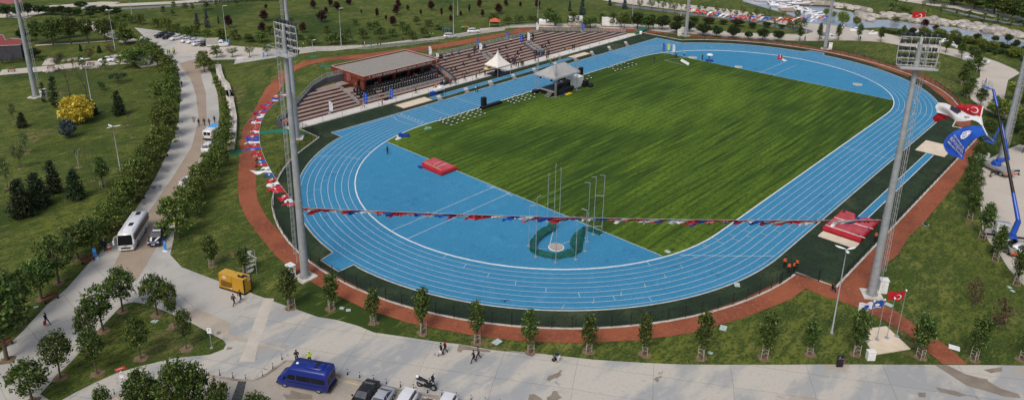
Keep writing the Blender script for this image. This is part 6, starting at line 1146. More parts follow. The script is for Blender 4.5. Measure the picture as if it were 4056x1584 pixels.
for s in (-1, 1):
    for k in range(5): b = MB(); b.box((h-1.5-1.55*k, s*(W/2+.006), 1.95), (1.48, .02, 1.0)); b.build('side_window', DARKG, e)
    b = MB(); b.tube([(h-.2, s*1.0, 2.75), (h+.35, s*1.3, 2.7), (h+.45, s*1.4, 2.2)], .06); b.box((h+.45, s*1.42, 1.95), (.15, .22, .65)); b.build('mirror', BUSW, e)
    b = MB(); b.loft([[(h+.02, s*y_, z_), (h+.04, s*y_, z_+.16), (h-.02, s*y_, z_+.16)] for y_, z_ in ((.6, .78), (1.12, .95))]); b.build('headlight', HL, e)
b = MB(); b.box((h+.02, 0, .72), (.06, 1.3, .24)); b.build('grille', BLACK, e); b = MB(); b.box((h+.05, 0, .42), (.02, .5, .12)); b.build('number_plate', WHT, e); b = MB(); b.box((h+.045, 0, 1.04), (.02, .4, .08)); b.build('badge', RIM, e)
for x in (-h+1.2, .8): b = MB(); b.box((x, .1, Hh+.09), (.85, .6, .12)); b.build('roof_hatch', BLACK, e)
for s in (-1, 1): b = MB(); b.box((0, s*.8, Hh+.06), (BL-2, .12, .1)); b.build('roof_rail', BUSW, e)
b = MB(); b.box((h-1.1, -.75, Hh+.06), (.5, .4, .08)); b.build('roof_box', WHT, e); wheels(e, (h-1.9, -h+2.2), W/2-.14, .46, .28)
# police pickup
fr_c = y2.g(1530, 712, 0); rr = y2.g(1655, 600, 0); wp = dirto(y2.g(1655, 612, 0), y2.g(1590, 712, 0))
pos = fr_c-Vector((math.cos(wp), math.sin(wp), 0))*2.6
e = empty('police_pickup', pos+Vector((0, 0, .02)), wp); tag(e, 'dark navy police pickup with white bonnet stripes beside the bus', 'pickup')
b = MB(); b.loft([sec(*s) for s in ((2.6, 1.5, .45, .85), (2.48, 1.75, .35, 1.05), (2.1, 1.84, .32, 1.12), (1.2, 1.86, .32, 1.18), (-2.5, 1.86, .35, 1.2), (-2.6, 1.8, .45, 1.1))]); b.build('body', CARN, e)
b = MB(); b.loft([[(x, -.8, 1.1), (x, .8, 1.1), (x, w/2, z), (x, -w/2, z)] for x, w, z in ((1.35, 1.5, 1.18), (.6, 1.32, 1.74), (-.8, 1.34, 1.76), (-1.15, 1.45, 1.2))], smooth=False); b.build('windows', WSG, e)
b = MB(); b.box((-.12, 0, 1.78), (1.4, 1.34, .08)); b.build('roof', CARN, e); b = MB(); b.box((.35, 0, 1.88), (.3, 1.2, .12)); b.build('light_bar', WHT, e)
b = MB(); b.loft([[(x, -.78, 1.15), (x, .78, 1.15), (x, .7, z), (x, -.7, z)] for x, z in ((-1.2, 1.7), (-2.4, 1.68), (-2.55, 1.25))], smooth=False); b.build('rear_canopy', CARK, e)
for s in (-1, 1):
    b = MB(); b.box((1.9, s*.45, 1.185), (1.15, .3, .03), rz=-s*.25, ry=.06); b.build('bonnet_stripe', WHT, e); b = MB(); b.box((2.5, s*.68, .92), (.16, .34, .22)); b.build('headlight', HL, e); b = MB(); b.box((1.15, s*1.0, 1.22), (.15, .24, .18)); b.build('mirror', CARK, e)
b = MB(); b.box((2.57, 0, .95), (.08, .85, .2)); b.build('grille', RIM, e); b = MB(); b.box((2.62, 0, .6), (.02, .5, .12)); b.build('number_plate', WHT, e); b = MB(); b.box((1.75, 0, 1.22), (.4, .5, .06)); b.build('bonnet_scoop', BLACK, e); wheels(e, (1.65, -1.6), .82, .38, .25)
# top-left car park
for x, y, x2_, y2_, m, k, lb in ((655, 760, 760, 735, CARK, 'suv', 'black car leftmost of the top left parked row'), (800, 780, 890, 765, CARK, 'suv', 'black car second in the top left parked row'), (940, 800, 1060, 790, CARW, 'sedan', 'white car third in the top left parked row'), (1150, 850, 1250, 840, CARW, 'hatch', 'white small car at the middle of the parked row'), (1265, 870, 1400, 850, CARW, 'sedan', 'white saloon at the middle of the parked row'), (1370, 920, 1480, 900, CARW, 'hatch', 'white hatchback just left of the black car'), (1530, 925, 1620, 905, CARK, 'hatch', 'black hatchback left of the grey covered van'), (480, 990, 400, 960, CARK, 'suv', 'dark police car at the trees near standing officers')):
    p, a = carpx(t2, x, y, x2_, y2_); car('parked_car', lb, p, (RGT+R(-128) if x != 480 else RGT-R(75)), m, k, 'cars in the top left car park')
e = van('covered_van', 'white van with a pale grey canvas load area', t2.g(1830, 930, 0), RGT-R(-12), CARW, 6.6, 2.0, 2.1, side=False, group='vehicles in the top left car park'); b = MB(); b.box((-1.4, 0, 1.75), (3.6, 2.1, 1.7)); b.build('canvas_cover', mat('canvas', (.4, .38, .33), .9), e)
van('white_van', 'white van half hidden by the tree near the officers', t2.g(350, 890, 0), RGT-R(70), CARW, 5.2, 1.95, 2.1, group='vehicles in the top left car park')
p, a = carpx(z1, 985, 622, 1150, 610); car('parked_car', 'white car driving on the curved park path', p, RGT+R(188), CARW, 'sedan', 'cars on the left paths')
e = van('white_truck', 'white lorry under the wide tree on the left path', z1.g(1400, 640, 0), RGT+R(180), CARW, 6.2, 2.1, 2.3, side=False, cat='lorry')
for x, y, lb in ((355, 105, 'white car on the top left walk behind the mast'), (880, 100, 'silver car partly hidden in the upper left trees')): car('parked_car', lb, z1.g(x, y, 0), RGT+R(10), CARW if x < 500 else CARS, 'sedan', 'cars on the left paths')
for x, y, m, lb in ((585, 300, CARW, 'white car on the narrow lane behind pale topped trees'), (1030, 320, CARW, 'white car at the lower end of the narrow lane')): car('parked_car', lb, z1.g(x if x > 900 else 990, y-10 if x > 900 else 290, 0), RGT+R(-50), m, 'hatch', 'cars on the left paths')
e = van('white_van', 'white van with a blue roof poster under the road trees', y1.g(622, 480, 0), RGT+R(85), CARW, 5.6, 2.0, 2.3, side=False, group='vehicles under the road trees'); b = MB(); b.box((.6, 0, 2.34), (2.4, 1.6, .04)); b.build('roof_poster', mat('poster_blue', (.08, .35, .7), .5), e)
car('parked_car', 'white car just below the van with the blue roof poster', y1.g(590, 610, 0), RGT+R(82), CARW, 'suv', 'vehicles under the road trees'); car('parked_car', 'white car hidden by the lowest road tree', y1.g(395, 945, 0), RGT+R(65), CARW, 'sedan', 'vehicles under the road trees')
for x, y, l, hh, lb in ((985, 262, 7.5, 3.3, 'white box lorry on the far walk behind the terraces'), (1315, 268, 7.5, 3.0, 'white box lorry right of the other on the far walk'), (665, 255, 5.6, 2.2, 'white van parked left of the two box lorries')):
    e = van('box_lorry' if l > 6 else 'white_van', lb, z4.g(x, y, 0), RGT-R(2), CARW, l, 2.2, 2.3, side=False, cat='lorry' if l > 6 else 'van', group='lorries on the far walk')
    if l > 6: b = MB(); b.box((-1.2, 0, hh/2+.55), (5, 2.35, hh-.5)); b.build('cargo_box', WHT, e)
car('parked_car', 'white car on the rear walk beside the people in vests', z3.g(1215, 380, 0), RGT+R(10), CARW, 'suv', 'cars on the rear walk'); car('parked_car', 'white car on the rear walk before the orange canopy', z3.g(1450, 330, 0), RGT+R(5), CARW, 'suv', 'cars on the rear walk')
e = van('white_pickup', 'white double cab pickup on the promenade behind the mast', z6.g(610, 525, 0), RGT-R(3), CARW, 5.6, 1.95, 2.1, side=False, cat='pickup'); b = MB(); b.box((-1.9, 0, 1.75), (2.2, 2.1, .9)); b.build('load_gap', mat('pale_load_bed', (.25, .25, .25), .7), e)
for x, y, lb in ((1700, 178, 'white car on the far bank road by the thicket'),): car('parked_car', lb, t5.g(x, y, 0), RGT-R(15), CARW, 'sedan', 'cars on the far bank')
van('white_van', 'white van below the lower blue lift truck at right', x4.g(925, 680, 0), RGT-R(60), CARW, 4.6, 1.9, 1.9)
# lift trucks
def at(x, y, dep): d = ray(*D.S(x, y)); return CP+d*(dep/d.dot(CF))
LB = paint('lift_blue', (.015, .07, .38))
def lift(name, label, base, az, boom, cabc, bas, dep0):
    e = empty(name, base, az); tag(e, label, 'lift truck', 'blue boom lift trucks'); b = MB(); b.box((0, 0, .85), (7.4, 2.3, .3)); b.box((-.8, 0, 1.15), (5.2, 2.3, .3)); b.build('chassis', mat('chassis_grey', (.3, .29, .27), .6), e)
    b = MB(); b.loft([sec(x, w, .6, z, .15, w*.85) for x, w, z in ((4.6, 2.0, 1.5), (4.4, 2.2, 1.7), (3.9, 2.2, 2.5), (3.0, 2.2, 2.5))]); b.build('cab', cabc, e); b = MB(); b.box((4.2, 0, 2.0), (.7, 2.24, .6), ry=.0); b.build('cab_window', DARKG, e)
    for x in (-2.4, 2.1):
        b = MB(); b.box((x, 0, .9), (.25, 6.4, .25)); [b.cyl((x, s*3.15, 0), (x, s*3.15, 1), .08) for s in (-1, 1)]; [b.box((x, s*3.15, .04), (.5, .5, .08)) for s in (-1, 1)]; b.build('outrigger', BLACK, e)
    b = MB(); b.box((-3.75, 0, .8), (.1, 2.3, .25)); b.build('rear_board', mat('cone_orange', (.6, .1, .02), .5), e); b = MB(); b.lathe([(.9, 1.3), (.9, 1.7), (.7, 2.2)], n=12); b.build('turret', LB, e); wheels(e, (3.6, -1.6, -2.6), 1.0, .5, .35)
    inv = (Matrix.Translation(base) @ Matrix.Rotation(az, 4, 'Z')).inverted(); P = [inv @ p for p in boom[0]]
    for (a, c), (r0, r1, m) in zip(zip(P, P[1:]), boom[1]): b = MB(); b.cyl(a, c, r0, r1, n=4); b.build('boom_section', m, e)
    k = P[-1]; b = MB(); 
    for sx in (-1, 1):
        for sy in (-1, 1): b.cyl(k+Vector((sx*.9, sy*.5, 0)), k+Vector((sx*.9, sy*.5, 1.1)), .04, n=4)
    for z in (0, .55, 1.1):
        for a, c in (((-.9, -.5), (.9, -.5)), ((.9, -.5), (.9, .5)), ((.9, .5), (-.9, .5)), ((-.9, .5), (-.9, -.5))): b.cyl(k+Vector((*a, z)), k+Vector((*c, z)), .04, n=4)
    b.m = 1; b.box(k+Vector((0, 0, .0)), (1.8, 1.0, .08)); b.build('basket', [bas, LB], e); return e
b1 = D.g(2538, 622, 0); d1 = depth(b1)
lift('lift_truck', 'blue boom lift truck at the right edge with a tall black boom', b1, RGT+R(75), ([b1+Vector((0, 0, 2)), at(2562, 556, d1+1), at(2549, 486, d1+2.5), at(2519, 330, d1+6), at(2509, 268, d1+7), at(2499, 226, d1+8), at(2482, 222, d1+7.6)], [(.45, .4, LB), (.4, .34, LB), (.32, .26, BLACK), (.26, .22, BLACK), (.3, .26, LB), (.16, .14, LB)]), CARW, PALEM, d1)
b2 = D.g(2502, 430, 0); d2 = depth(b2)
lift('lift_truck', 'white cabbed boom lift truck on outriggers behind the other', b2, RGT+R(100), ([b2+Vector((0, 0, 2.2)), at(2535, 402, d2-1), at(2527, 348, d2+1), at(2520, 312, d2+2), at(2500, 350, d2-2), at(2490, 358, d2-3)], [(.5, .42, LB), (.42, .36, LB), (.36, .3, LB), (.2, .18, LB), (.16, .14, LB)]), CARW, LB, d2)
# boats
SAILW = mat('boat_white', (.75, .76, .77), .4); MTAR = mat('mast_alu', (.3, .3, .32), .5)
def boat(p, L_, rz, label, mastb=True):
    e = empty('moored_boat', p, rz); tag(e, label, 'boat', 'boats moored in the harbour'); h = L_/2; b = MB()
    b.loft([[(x, -w, .7), (x, -w*.6, -.1), (x, w*.6, -.1), (x, w, .7), (x, w*.9, .95+z), (x, -w*.9, .95+z)] for x, w, z in ((-h, L_*.12, 0), (-h*.4, L_*.17, 0), (h*.3, L_*.15, .1), (h*.8, L_*.07, .25), (h, .05, .35))]); b.build('hull', SAILW, e)
    b = MB(); b.loft([[(x, -w, .95), (x, w, .95), (x, w*.8, z), (x, -w*.8, z)] for x, w, z in ((-h*.5, L_*.1, 1.6), (0, L_*.11, 1.75), (h*.4, L_*.07, 1.2))]); b.build('cabin', SAILW, e); b = MB(); b.box((-.1*h, 0, 1.35), (L_*.3, L_*.205, .25)); b.build('cabin_window', DARKG, e)
    if mastb: b = MB(); b.cyl((h*.15, 0, 1), (h*.15, 0, L_*1.3), .07, n=5); b.cyl((h*.15, 0, 2), (-h*.7, 0, 2), .09, n=5); b.cyl((h, 0, 1), (h*.15, 0, L_*1.3), .02, n=3); b.build('mast', MTAR, e)
random.seed(12)
for i, (x, y, l, m) in enumerate([(1940, 12, 9, 1), (1962, 18, 9, 1), (1985, 22, 10, 1), (2005, 27, 9, 0), (2028, 30, 10, 1), (2048, 38, 8, 0), (2062, 42, 8, 0), (1920, 4, 9, 1), (1975, 5, 10, 0), (2010, 12, 11, 0), (2150, 82, 3.5, 0), (2195, 90, 3.5, 0), (2440, 150, 5, 0), (2470, 163, 5, 0), (2395, 118, 4, 0), (1900, -2, 9, 1), (2300, 85, 4, 0), (2330, 95, 4, 0), (2376, 110, 4, 0)]):
    boat(D.g(x, y, 0)+Vector((0, 0, .03)), l*.95, RGT+R(random.choice((8, 15, 175, 95))+random.uniform(-8, 8)), 'small white boat lying beside the rocky bank' if y > 60 else 'white yacht moored at the harbour quay', m)
# boulders
def rock_mesh(seed):
    random.seed(seed); b = MB(); S_ = []
    for k in range(6):
        z = -.4+k*.25; r = math.sqrt(max(.02, 1-((k-2)/3.6)**2)); S_.append([(r*random.uniform(.8, 1.1)*math.cos(6.283*i/8), r*random.uniform(.7, 1.05)*math.sin(6.283*i/8), z*.7) for i in range(8)])
    b.loft(S_, smooth=False); return b
RK = mat('boulder_stone', (.42, .38, .32), .9, c2=(.3, .28, .25), scale=1.5, rnd=.35); protos_r = []
for i in range(5): o = rock_mesh(i).build('boulder', RK); protos_r.append(o); PROTOS.append(o)
random.seed(21)
def bankline(fr, pts, n, rows, sp, s, lb):
    P = [fr.g(x, y, 0) for x, y in pts]; tot = sum((c-a).length for a, c in zip(P, P[1:]))
    for i in range(n):
        t = (i+random.random()*.6)/n*tot
        for a, c in zip(P, P[1:]):
            L_ = (c-a).length
            if t <= L_: break
            t -= L_
        d = (c-a).normalized(); q = a+d*t+Vector((-d.y, d.x, 0))*random.uniform(-.5, .5)*rows
        o = random.choice(protos_r).copy(); COL.objects.link(o); o.location = q+Vector((0, 0, .25)); k = s*random.uniform(.7, 1.4); o.scale = (k*1.2, k, k*1.15); o.rotation_euler = (0, 0, random.random()*6.28); o['label'] = lb; o['category'] = 'boulder'; o['group'] = 'boulders along the harbour bank'
bankline(t5, [(-50, 250), (200, 290), (600, 330), (900, 370), (1300, 420), (1600, 460), (1900, 540), (2237, 600)], 150, 11, 1, 1.35, 'pale boulder heaped on the far harbour bank')
bankline(t4, [(1100, 40), (1500, 75), (1900, 140), (2200, 190), (2515, 240)], 45, 4, 1, 1.5, 'pale boulder on the bank behind the moored boats')
bankline(t4, [(2250, 280), (2400, 350), (2520, 430)], 18, 6, 1, 1.4, 'grey boulder at the dark end of the water')
for fr, pts, n in ((z1, [(640, 622), (740, 600), (800, 600)], 9), (z1, [(430, 720), (520, 722), (605, 695)], 10), (z1, [(820, 690), (930, 690), (1010, 665)], 10), (z1, [(1120, 570), (1180, 580), (1225, 573)], 7)): bankline(fr, pts, n, .8, 1, .55, 'white edging stone beside the curved park path')
quick('jetty', 'brown timber jetty before the far boulders', 'jetty', t4.g(1400, 115, 0), RGT-R(8), [('deck', mat('jetty_wood', (.35, .27, .2), .8), lambda b: b.box((0, 0, .5), (24, 4, .3))), ('edge_beam', mat('jetty_dark', (.06, .05, .045), .8), lambda b: b.box((0, -2.1, .3), (24, .2, .5)))])
solo('jetty', 'short brown jetty between the two yachts', 'jetty', mat('jetty_wood', (.35, .27, .2), .8), lambda b: b.box((0, 0, .4), (8, 5, .4)), t4.g(890, 220, 0), RGT-R(8))
# grey building at the left
e = empty('grey_building', z1.g(0, 610, 0)); tag(e, 'dark grey building with a red flat roof at the left edge', 'building'); P0 = z1.g(0, 610, 0)
Hb = hgt(z1.g(255, 600, 0), z1.S(0, 450)[1]); Hb = max(4, Hb)
q = [z1.g(-300, 640, 0), z1.g(272, 600, 0), z1.g(315, 565, 0)]; top = [z1.g(240, 380, Hb), z1.g(-300, 330, Hb)]
pts = [(p.x-P0.x, p.y-P0.y) for p in (z1.g(-300, 470, Hb), z1.g(200, 452, Hb), z1.g(240, 395, Hb), z1.g(100, 385, Hb), z1.g(60, 405, Hb), z1.g(30, 350, Hb), z1.g(-300, 345, Hb))]
b = MB(); b.prism(pts, 0, Hb-.15); b.build('wall', mat('charcoal_brick', (.06, .06, .07), .85, c2=(.045, .045, .055), scale=1.5), e)
cx_, cy_ = sum(p[0] for p in pts)/7, sum(p[1] for p in pts)/7; b = MB(); b.prism([(cx_+(p[0]-cx_)*.985, cy_+(p[1]-cy_)*.985) for p in pts], Hb-.14, Hb-.05); b.build('roof', mat('red_roof_sheet', (.26, .05, .04), .8, c2=(.22, .04, .035), scale=.6), e)
b = MB(); [b.cyl((*a, Hb), (*c, Hb), .16, n=4) for a, c in zip(pts, pts[1:]+pts[:1])]; b.build('parapet', mat('parapet_grey', (.25, .25, .27), .7), e)
for pts_, lb in (([(0, 640), (250, 620), (470, 600)], 'clipped dark hedge before the grey building'), ([(545, 640), (610, 560)], 'short clipped hedge right of the small side path')):
    P = [z1.g(x, y, 0) for x, y in pts_]; b = MB(); random.seed(2); L2 = []
    for a, c in zip(P, P[1:]):
        for k in range(int((c-a).length*60)): L2.append(a.lerp(c, random.random())+Vector((random.gauss(0, .5), random.gauss(0, .5), random.uniform(.1, 1.2)))-P[0])
    leaves(b, L2, .18); o = b.build('hedge', LV['dark'], None, P[0]); tag(o, lb, 'hedge')
q = [D.g(x, y, 0) for x, y in ((500, 8), (700, 2), (840, -6))]; b = MB(); L2 = []
for a, c in zip(q, q[1:]):
    for k in range(int((c-a).length*45)): L2.append(a.lerp(c, random.random())+Vector((random.gauss(0, .7), random.gauss(0, .7), random.uniform(.1, 1.4)))-q[0])
leaves(b, L2, .25); o = b.build('hedge', LV['dark'], None, q[0]); tag(o, 'long dark hedge beside the path at the top left edge', 'hedge')
# ================================================================= PEOPLE
SKIN = mat('skin', (.38, .22, .15), .6); HAIRM = mat('dark_hair', (.02, .015, .012), .6)
SH = {k: mat('clothes_'+k, v, .85, c2=tuple(x*.75 for x in v), scale=5) for k, v in dict(black=(.014, .014, .016), navy=(.015, .025, .06), grey=(.1, .11, .12), red=(.3, .02, .025), orange=(.75, .14, .03), yellow=(.6, .75, .06), white=(.62, .62, .6), blue=(.03, .2, .5), cream=(.5, .42, .28), maroon=(.12, .02, .035), green=(.25, .6, .1), beige=(.35, .28, .2), brown=(.08, .05, .035)).items()}
SH['jeans'] = mat('clothes_jeans', (.04, .06, .1), .85); SHOE = mat('shoes', (.05, .05, .05), .6); PSH = mat('person_shirt', (.1, .1, .1)); PTR = mat('person_trousers', (.05, .05, .05))
BASE = dict(pel=(0, 0, .96), spi=(0, 0, 1.16), che=(.01, 0, 1.36), nec=(0, 0, 1.5), hea=(.03, 0, 1.61), top=(.02, 0, 1.72), sL=(0, .18, 1.42), eL=(-.03, .25, 1.15), wL=(.05, .27, .92), hL=(.07, .26, .82), sR=(0, -.18, 1.42), eR=(-.03, -.25, 1.15), wR=(.05, -.27, .92), hR=(.07, -.26, .82),
            pL=(0, .1, .92), kL=(.02, .11, .5), aL=(-.02, .12, .09), tL=(.13, .14, .04), pR=(0, -.1, .92), kR=(.02, -.11, .5), aR=(-.02, -.12, .09), tR=(.13, -.14, .04))
RAD = dict(pel=(.15, .12), spi=(.15, .11), che=(.16, .11), nec=(.055, .055), hea=(.085, .095), top=(.07, .07), s=(.075, .075), e=(.05, .05), w=(.036, .036), h=(.042, .03), p=(.1, .1), k=(.07, .07), a=(.05, .05), t=(.04, .035))
EDG = [('pel', 'spi', 1), ('spi', 'che', 1), ('che', 'nec', 1), ('nec', 'hea', 0), ('hea', 'top', 0)]+[x for s in 'LR' for x in (('che', 's'+s, 1), ('s'+s, 'e'+s, 1), ('e'+s, 'w'+s, 1), ('w'+s, 'h'+s, 0), ('h'+s, 'f'+s, 0), ('w'+s, 'm'+s, 0), ('pel', 'p'+s, 2), ('p'+s, 'k'+s, 2), ('k'+s, 'a'+s, 2), ('a'+s, 't'+s, 3))]
PP = {}
def pose(key, **ch):
    J = dict(BASE); J.update(ch)
    for s in 'LR':
        hp = Vector(J['h'+s]); dd = (hp-Vector(J['w'+s])).normalized(); J['f'+s] = tuple(hp+dd*.08); J['m'+s] = tuple(Vector(J['w'+s])+dd*.05+Vector((.04, 0, 0)))
    ns = list(J); me = bpy.data.meshes.new('sk'); me.from_pydata([J[n] for n in ns], [(ns.index(a), ns.index(c)) for a, c, _ in EDG], [])
    o = bpy.data.objects.new('sk', me); COL.objects.link(o); md = o.modifiers.new('s', 'SKIN'); md.use_smooth_shade = True; sb = o.modifiers.new('b', 'SUBSURF'); sb.levels = 1
    for i, n in enumerate(ns):
        r = RAD.get(n) or RAD.get(n[0], (.018, .014)); 
        if n[0] in 'fm' : r = (.018, .014)
        me.skin_vertices[0].data[i].radius = r; me.skin_vertices[0].data[i].use_root = n == 'pel'
    dg = bpy.context.evaluated_depsgraph_get(); m2 = bpy.data.meshes.new_from_object(o.evaluated_get(dg)); bpy.data.objects.remove(o)
    m2.materials.clear(); [m2.materials.append(m) for m in (SKIN, PSH, PTR, SHOE)]
    segs = [(Vector(J[a]), Vector(J[c]), t) for a, c, t in EDG]
    for f in m2.polygons:
        best = 9
        for a, c, t in segs:
            d = c-a; k = max(0, min(1, (f.center-a).dot(d)/d.length_squared)); q = (f.center-a-d*k).length
            if q < best: best = q; f.material_index = t
    e = empty('person'); b = bpy.data.objects.new('body', m2); COL.objects.link(b); b.parent = e
    hd = Vector(J['hea']); up = (Vector(J['top'])-Vector(J['nec'])).normalized(); m = MB(); m.ball((0, 0, 0), .105, 10, .95); h = m.build('hair', HAIRM, e); h.location = hd+up*.06-Vector((.025, 0, 0))
    PP[key] = e; PROTOS.append(e)
pose('stand'); pose('stand2', eL=(-.02, .26, 1.17), wL=(.2, .1, 1.15), hL=(.24, .02, 1.17), eR=(-.02, -.26, 1.17), wR=(.2, -.08, 1.2), hR=(.24, .0, 1.24), kL=(.05, .13, .5), tL=(.14, .2, .04))
pose('walk', kL=(.2, .1, .52), aL=(.3, .11, .1), tL=(.44, .12, .06), kR=(-.05, -.1, .5), aR=(-.35, -.11, .16), tR=(-.24, -.12, .05), eL=(-.12, .25, 1.17), wL=(-.1, .27, .92), hL=(-.08, .27, .83), eR=(.08, -.25, 1.16), wR=(.22, -.25, .97), hR=(.28, -.25, .9))
pose('sit', pel=(-.12, 0, .58), spi=(-.1, 0, .78), che=(-.04, 0, .98), nec=(0, 0, 1.12), hea=(.05, 0, 1.22), top=(.05, 0, 1.33), sL=(-.03, .18, 1.03), eL=(.08, .25, .8), wL=(.28, .16, .7), hL=(.35, .14, .66), sR=(-.03, -.18, 1.03), eR=(.08, -.25, .8), wR=(.28, -.16, .7), hR=(.35, -.14, .66),
     pL=(-.08, .1, .55), kL=(.33, .13, .56), aL=(.34, .13, .1), tL=(.48, .14, .05), pR=(-.08, -.1, .55), kR=(.33, -.13, .56), aR=(.34, -.13, .1), tR=(.48, -.14, .05))
pose('bend', pel=(-.2, 0, .9), spi=(.02, 0, .98), che=(.22, 0, .98), nec=(.36, 0, .93), hea=(.46, 0, .86), top=(.55, 0, .8), sL=(.24, .18, .95), eL=(.34, .2, .7), wL=(.42, .16, .48), hL=(.45, .14, .38), sR=(.24, -.18, .95), eR=(.34, -.2, .7), wR=(.42, -.16, .48), hR=(.45, -.14, .38), pL=(-.18, .1, .86), kL=(-.05, .12, .48), pR=(-.18, -.1, .86), kR=(.0, -.12, .48))
random.seed(31)
FIX = {'g': []}
def person(p, az, ps, top, bot, label, group, hair=None, s=1.06):
    o = dup(PP[ps], p, az, s, label, 'person', group, {'person_shirt': SH[top], 'person_trousers': SH[bot]}); o.name = 'person'
    for c in bpy.data.objects[-0:] if 0 else ():
        pass
    return o
def hat(o, m, off=(-.02, 0, 1.72), ps='stand', nm='cap'):
    b = MB(); b.ball((0, 0, 0), .125, 10, .8); c = b.build(nm, m, o, off)
def gs(fr, x, y):
    for k in range(0, 10):
        z = RISE*k if k else .05; p = fr.g(x, y, z)
        if k == 0 and p.y < 57.7: return p, k
        if k and 57.7+1.3*(k-1) <= p.y <= 57.7+1.3*k: return p, k
    return fr.g(x, y, 3.96), 9
C_ = {'k': 'black', 'n': 'navy', 'g': 'grey', 'r': 'red', 'o': 'orange', 'y': 'yellow', 'w': 'white', 'b': 'blue', 'c': 'cream', 'm': 'maroon', 'e': 'beige', 'h': 'green', 'u': 'brown'}
def crowd(fr, items, where, group, mode=''):
    for it in items:
        x, y, c = it[:3]; ps = it[3] if len(it) > 3 else ('sit' if mode == 'sit' else 'stand')
        if mode in ('sit', 'st'):
            p, k = gs(fr, x, y)
            if ps == 'sit' and k >= 1: p = Vector((p.x, 57.7+1.3*max(0, k-1)+.02-.36, RISE*(k-1) if k > 1 else .05)); az = -math.pi/2+random.uniform(-.3, .3)
            else: az = random.uniform(-3, 0)
        else: p = fr.g(x, y); az = RGT+random.uniform(-3.1, 3.1)
        if ps == 'walk' and not mode: az = RGT+(it[4] if len(it) > 4 else 0)
        act = {'sit': 'sitting', 'stand': 'standing', 'stand2': 'standing', 'walk': 'walking', 'bend': 'bending'}[ps]
        col = {'o': 'orange vest', 'y': 'yellow vest', 'h': 'green vest'}.get(c, C_[c]+' top')
        person(p, az, ps, C_[c], random.choice(('black', 'navy', 'jeans', 'black')), 'person in %s %s %s' % (col, act, where), group)
ST = 'people on the stand'
crowd(v3, [(370, 385, 'k'), (382, 400, 'w'), (505, 402, 'm'), (575, 345, 'r'), (597, 380, 'w'), (775, 365, 'g'), (800, 362, 'k'), (832, 362, 'b'), (915, 425, 'k'), (700, 480, 'm'), (722, 485, 'k'), (742, 475, 'n'), (500, 570, 'k'), (520, 578, 'm'), (550, 578, 'r'), (580, 560, 'k'), (1055, 268, 'k'), (1075, 262, 'k'), (1100, 258, 'n'), (1215, 265, 'k'), (1232, 260, 'b'), (1250, 250, 'g'), (1350, 225, 'k'), (1165, 330, 'm'), (1190, 325, 'k'), (1225, 308, 'm'), (1340, 370, 'k'), (1362, 380, 'g'), (1420, 375, 'w'), (1445, 378, 'k'), (1470, 370, 'g'), (1370, 432, 'k'), (1420, 422, 'k'), (1520, 312, 'n')], 'on the middle terraces', ST, 'sit')
crowd(v4, [(455, 372, 'k'), (480, 380, 'k'), (612, 368, 'k'), (640, 360, 'k'), (655, 405, 'k'), (685, 405, 'k'), (720, 400, 'k'), (745, 402, 'n'), (600, 480, 'k'), (622, 485, 'm'), (645, 480, 'k'), (670, 465, 'k'), (710, 330, 'k'), (195, 600, 'k'), (265, 535, 'k'), (15, 650, 'k'), (75, 725, 'k'), (105, 665, 'w'), (130, 660, 'g'), (20, 745, 'm'), (875, 555, 'w')], 'on the far terraces', ST, 'sit')
crowd(v3, [(885, 350, 'n', 'stand'), (705, 700, 'r', 'stand'), (770, 640, 'c', 'bend'), (740, 742, 'k', 'walk'), (915, 710, 'g', 'walk'), (968, 655, 'k', 'stand'), (1048, 665, 'k', 'stand2'), (460, 738, 'o', 'stand'), (515, 808, 'r', 'stand'), (540, 790, 'k', 'stand'), (575, 770, 'm', 'stand2'), (600, 792, 'k', 'stand'), (265, 858, 'e', 'stand'), (298, 872, 'o', 'stand'), (398, 822, 'k', 'stand'), (415, 815, 'w', 'stand'), (320, 590, 'o', 'stand2'), (280, 530, 'y', 'stand')], 'near the white walkway', ST, 'st')
crowd(v4, [(115, 872, 'c', 'stand'), (150, 800, 'n', 'stand'), (168, 832, 'k', 'stand'), (205, 862, 'k', 'walk'), (180, 765, 'r', 'stand'), (245, 868, 'k', 'stand'), (262, 740, 'w', 'stand'), (290, 832, 'g', 'stand'), (310, 842, 'k', 'stand'), (330, 838, 'k', 'stand'), (60, 800, 'm', 'stand'), (45, 790, 'k', 'stand'), (530, 655, 'k', 'stand'), (545, 748, 'k', 'stand'), (602, 765, 'b', 'stand'), (560, 640, 'n', 'stand2'), (575, 655, 'k', 'stand'), (610, 645, 'b', 'stand'), (628, 672, 'k', 'stand'), (650, 640, 'b', 'stand'), (668, 660, 'k', 'stand'), (690, 650, 'b', 'stand'), (708, 640, 'n', 'stand'), (755, 722, 'k', 'walk'), (785, 690, 'k', 'stand'), (765, 640, 'g', 'stand'), (795, 640, 'k', 'stand'), (1085, 555, 'e', 'stand'), (1220, 546, 'k', 'stand'), (1252, 546, 'k', 'stand'), (510, 350, 'k', 'stand')], 'in the groups before the far terraces', ST, 'st')
crowd(v1, [(162, 918, 'o'), (205, 912, 'o')], 'at the left end of the white walkway', ST); crowd(v1, [(1205, 668, 'o', 'walk')], 'on the walkway below the left seat bay', ST)
crowd(v2, [(830, 918, 'o'), (1343, 748, 'k', 'walk')], 'on the walkway before the pavilion', ST)
crowd(v2, [(425, 665, 'o', 'stand'), (370, 650, 'm', 'stand2'), (725, 680, 'k', 'stand'), (755, 670, 'k', 'stand'), (1130, 620, 'g', 'stand'), (1318, 520, 'r', 'stand'), (1350, 505, 'c', 'bend'), (1430, 440, 'g', 'stand')], 'on the deck before the pavilion', ST, 'st')
crowd(v3, [(390, 978, 'k', 'walk'), (903, 910, 'w', 'stand2'), (938, 912, 'k', 'stand')], 'on the turf and track near the display panels', 'people on the field')
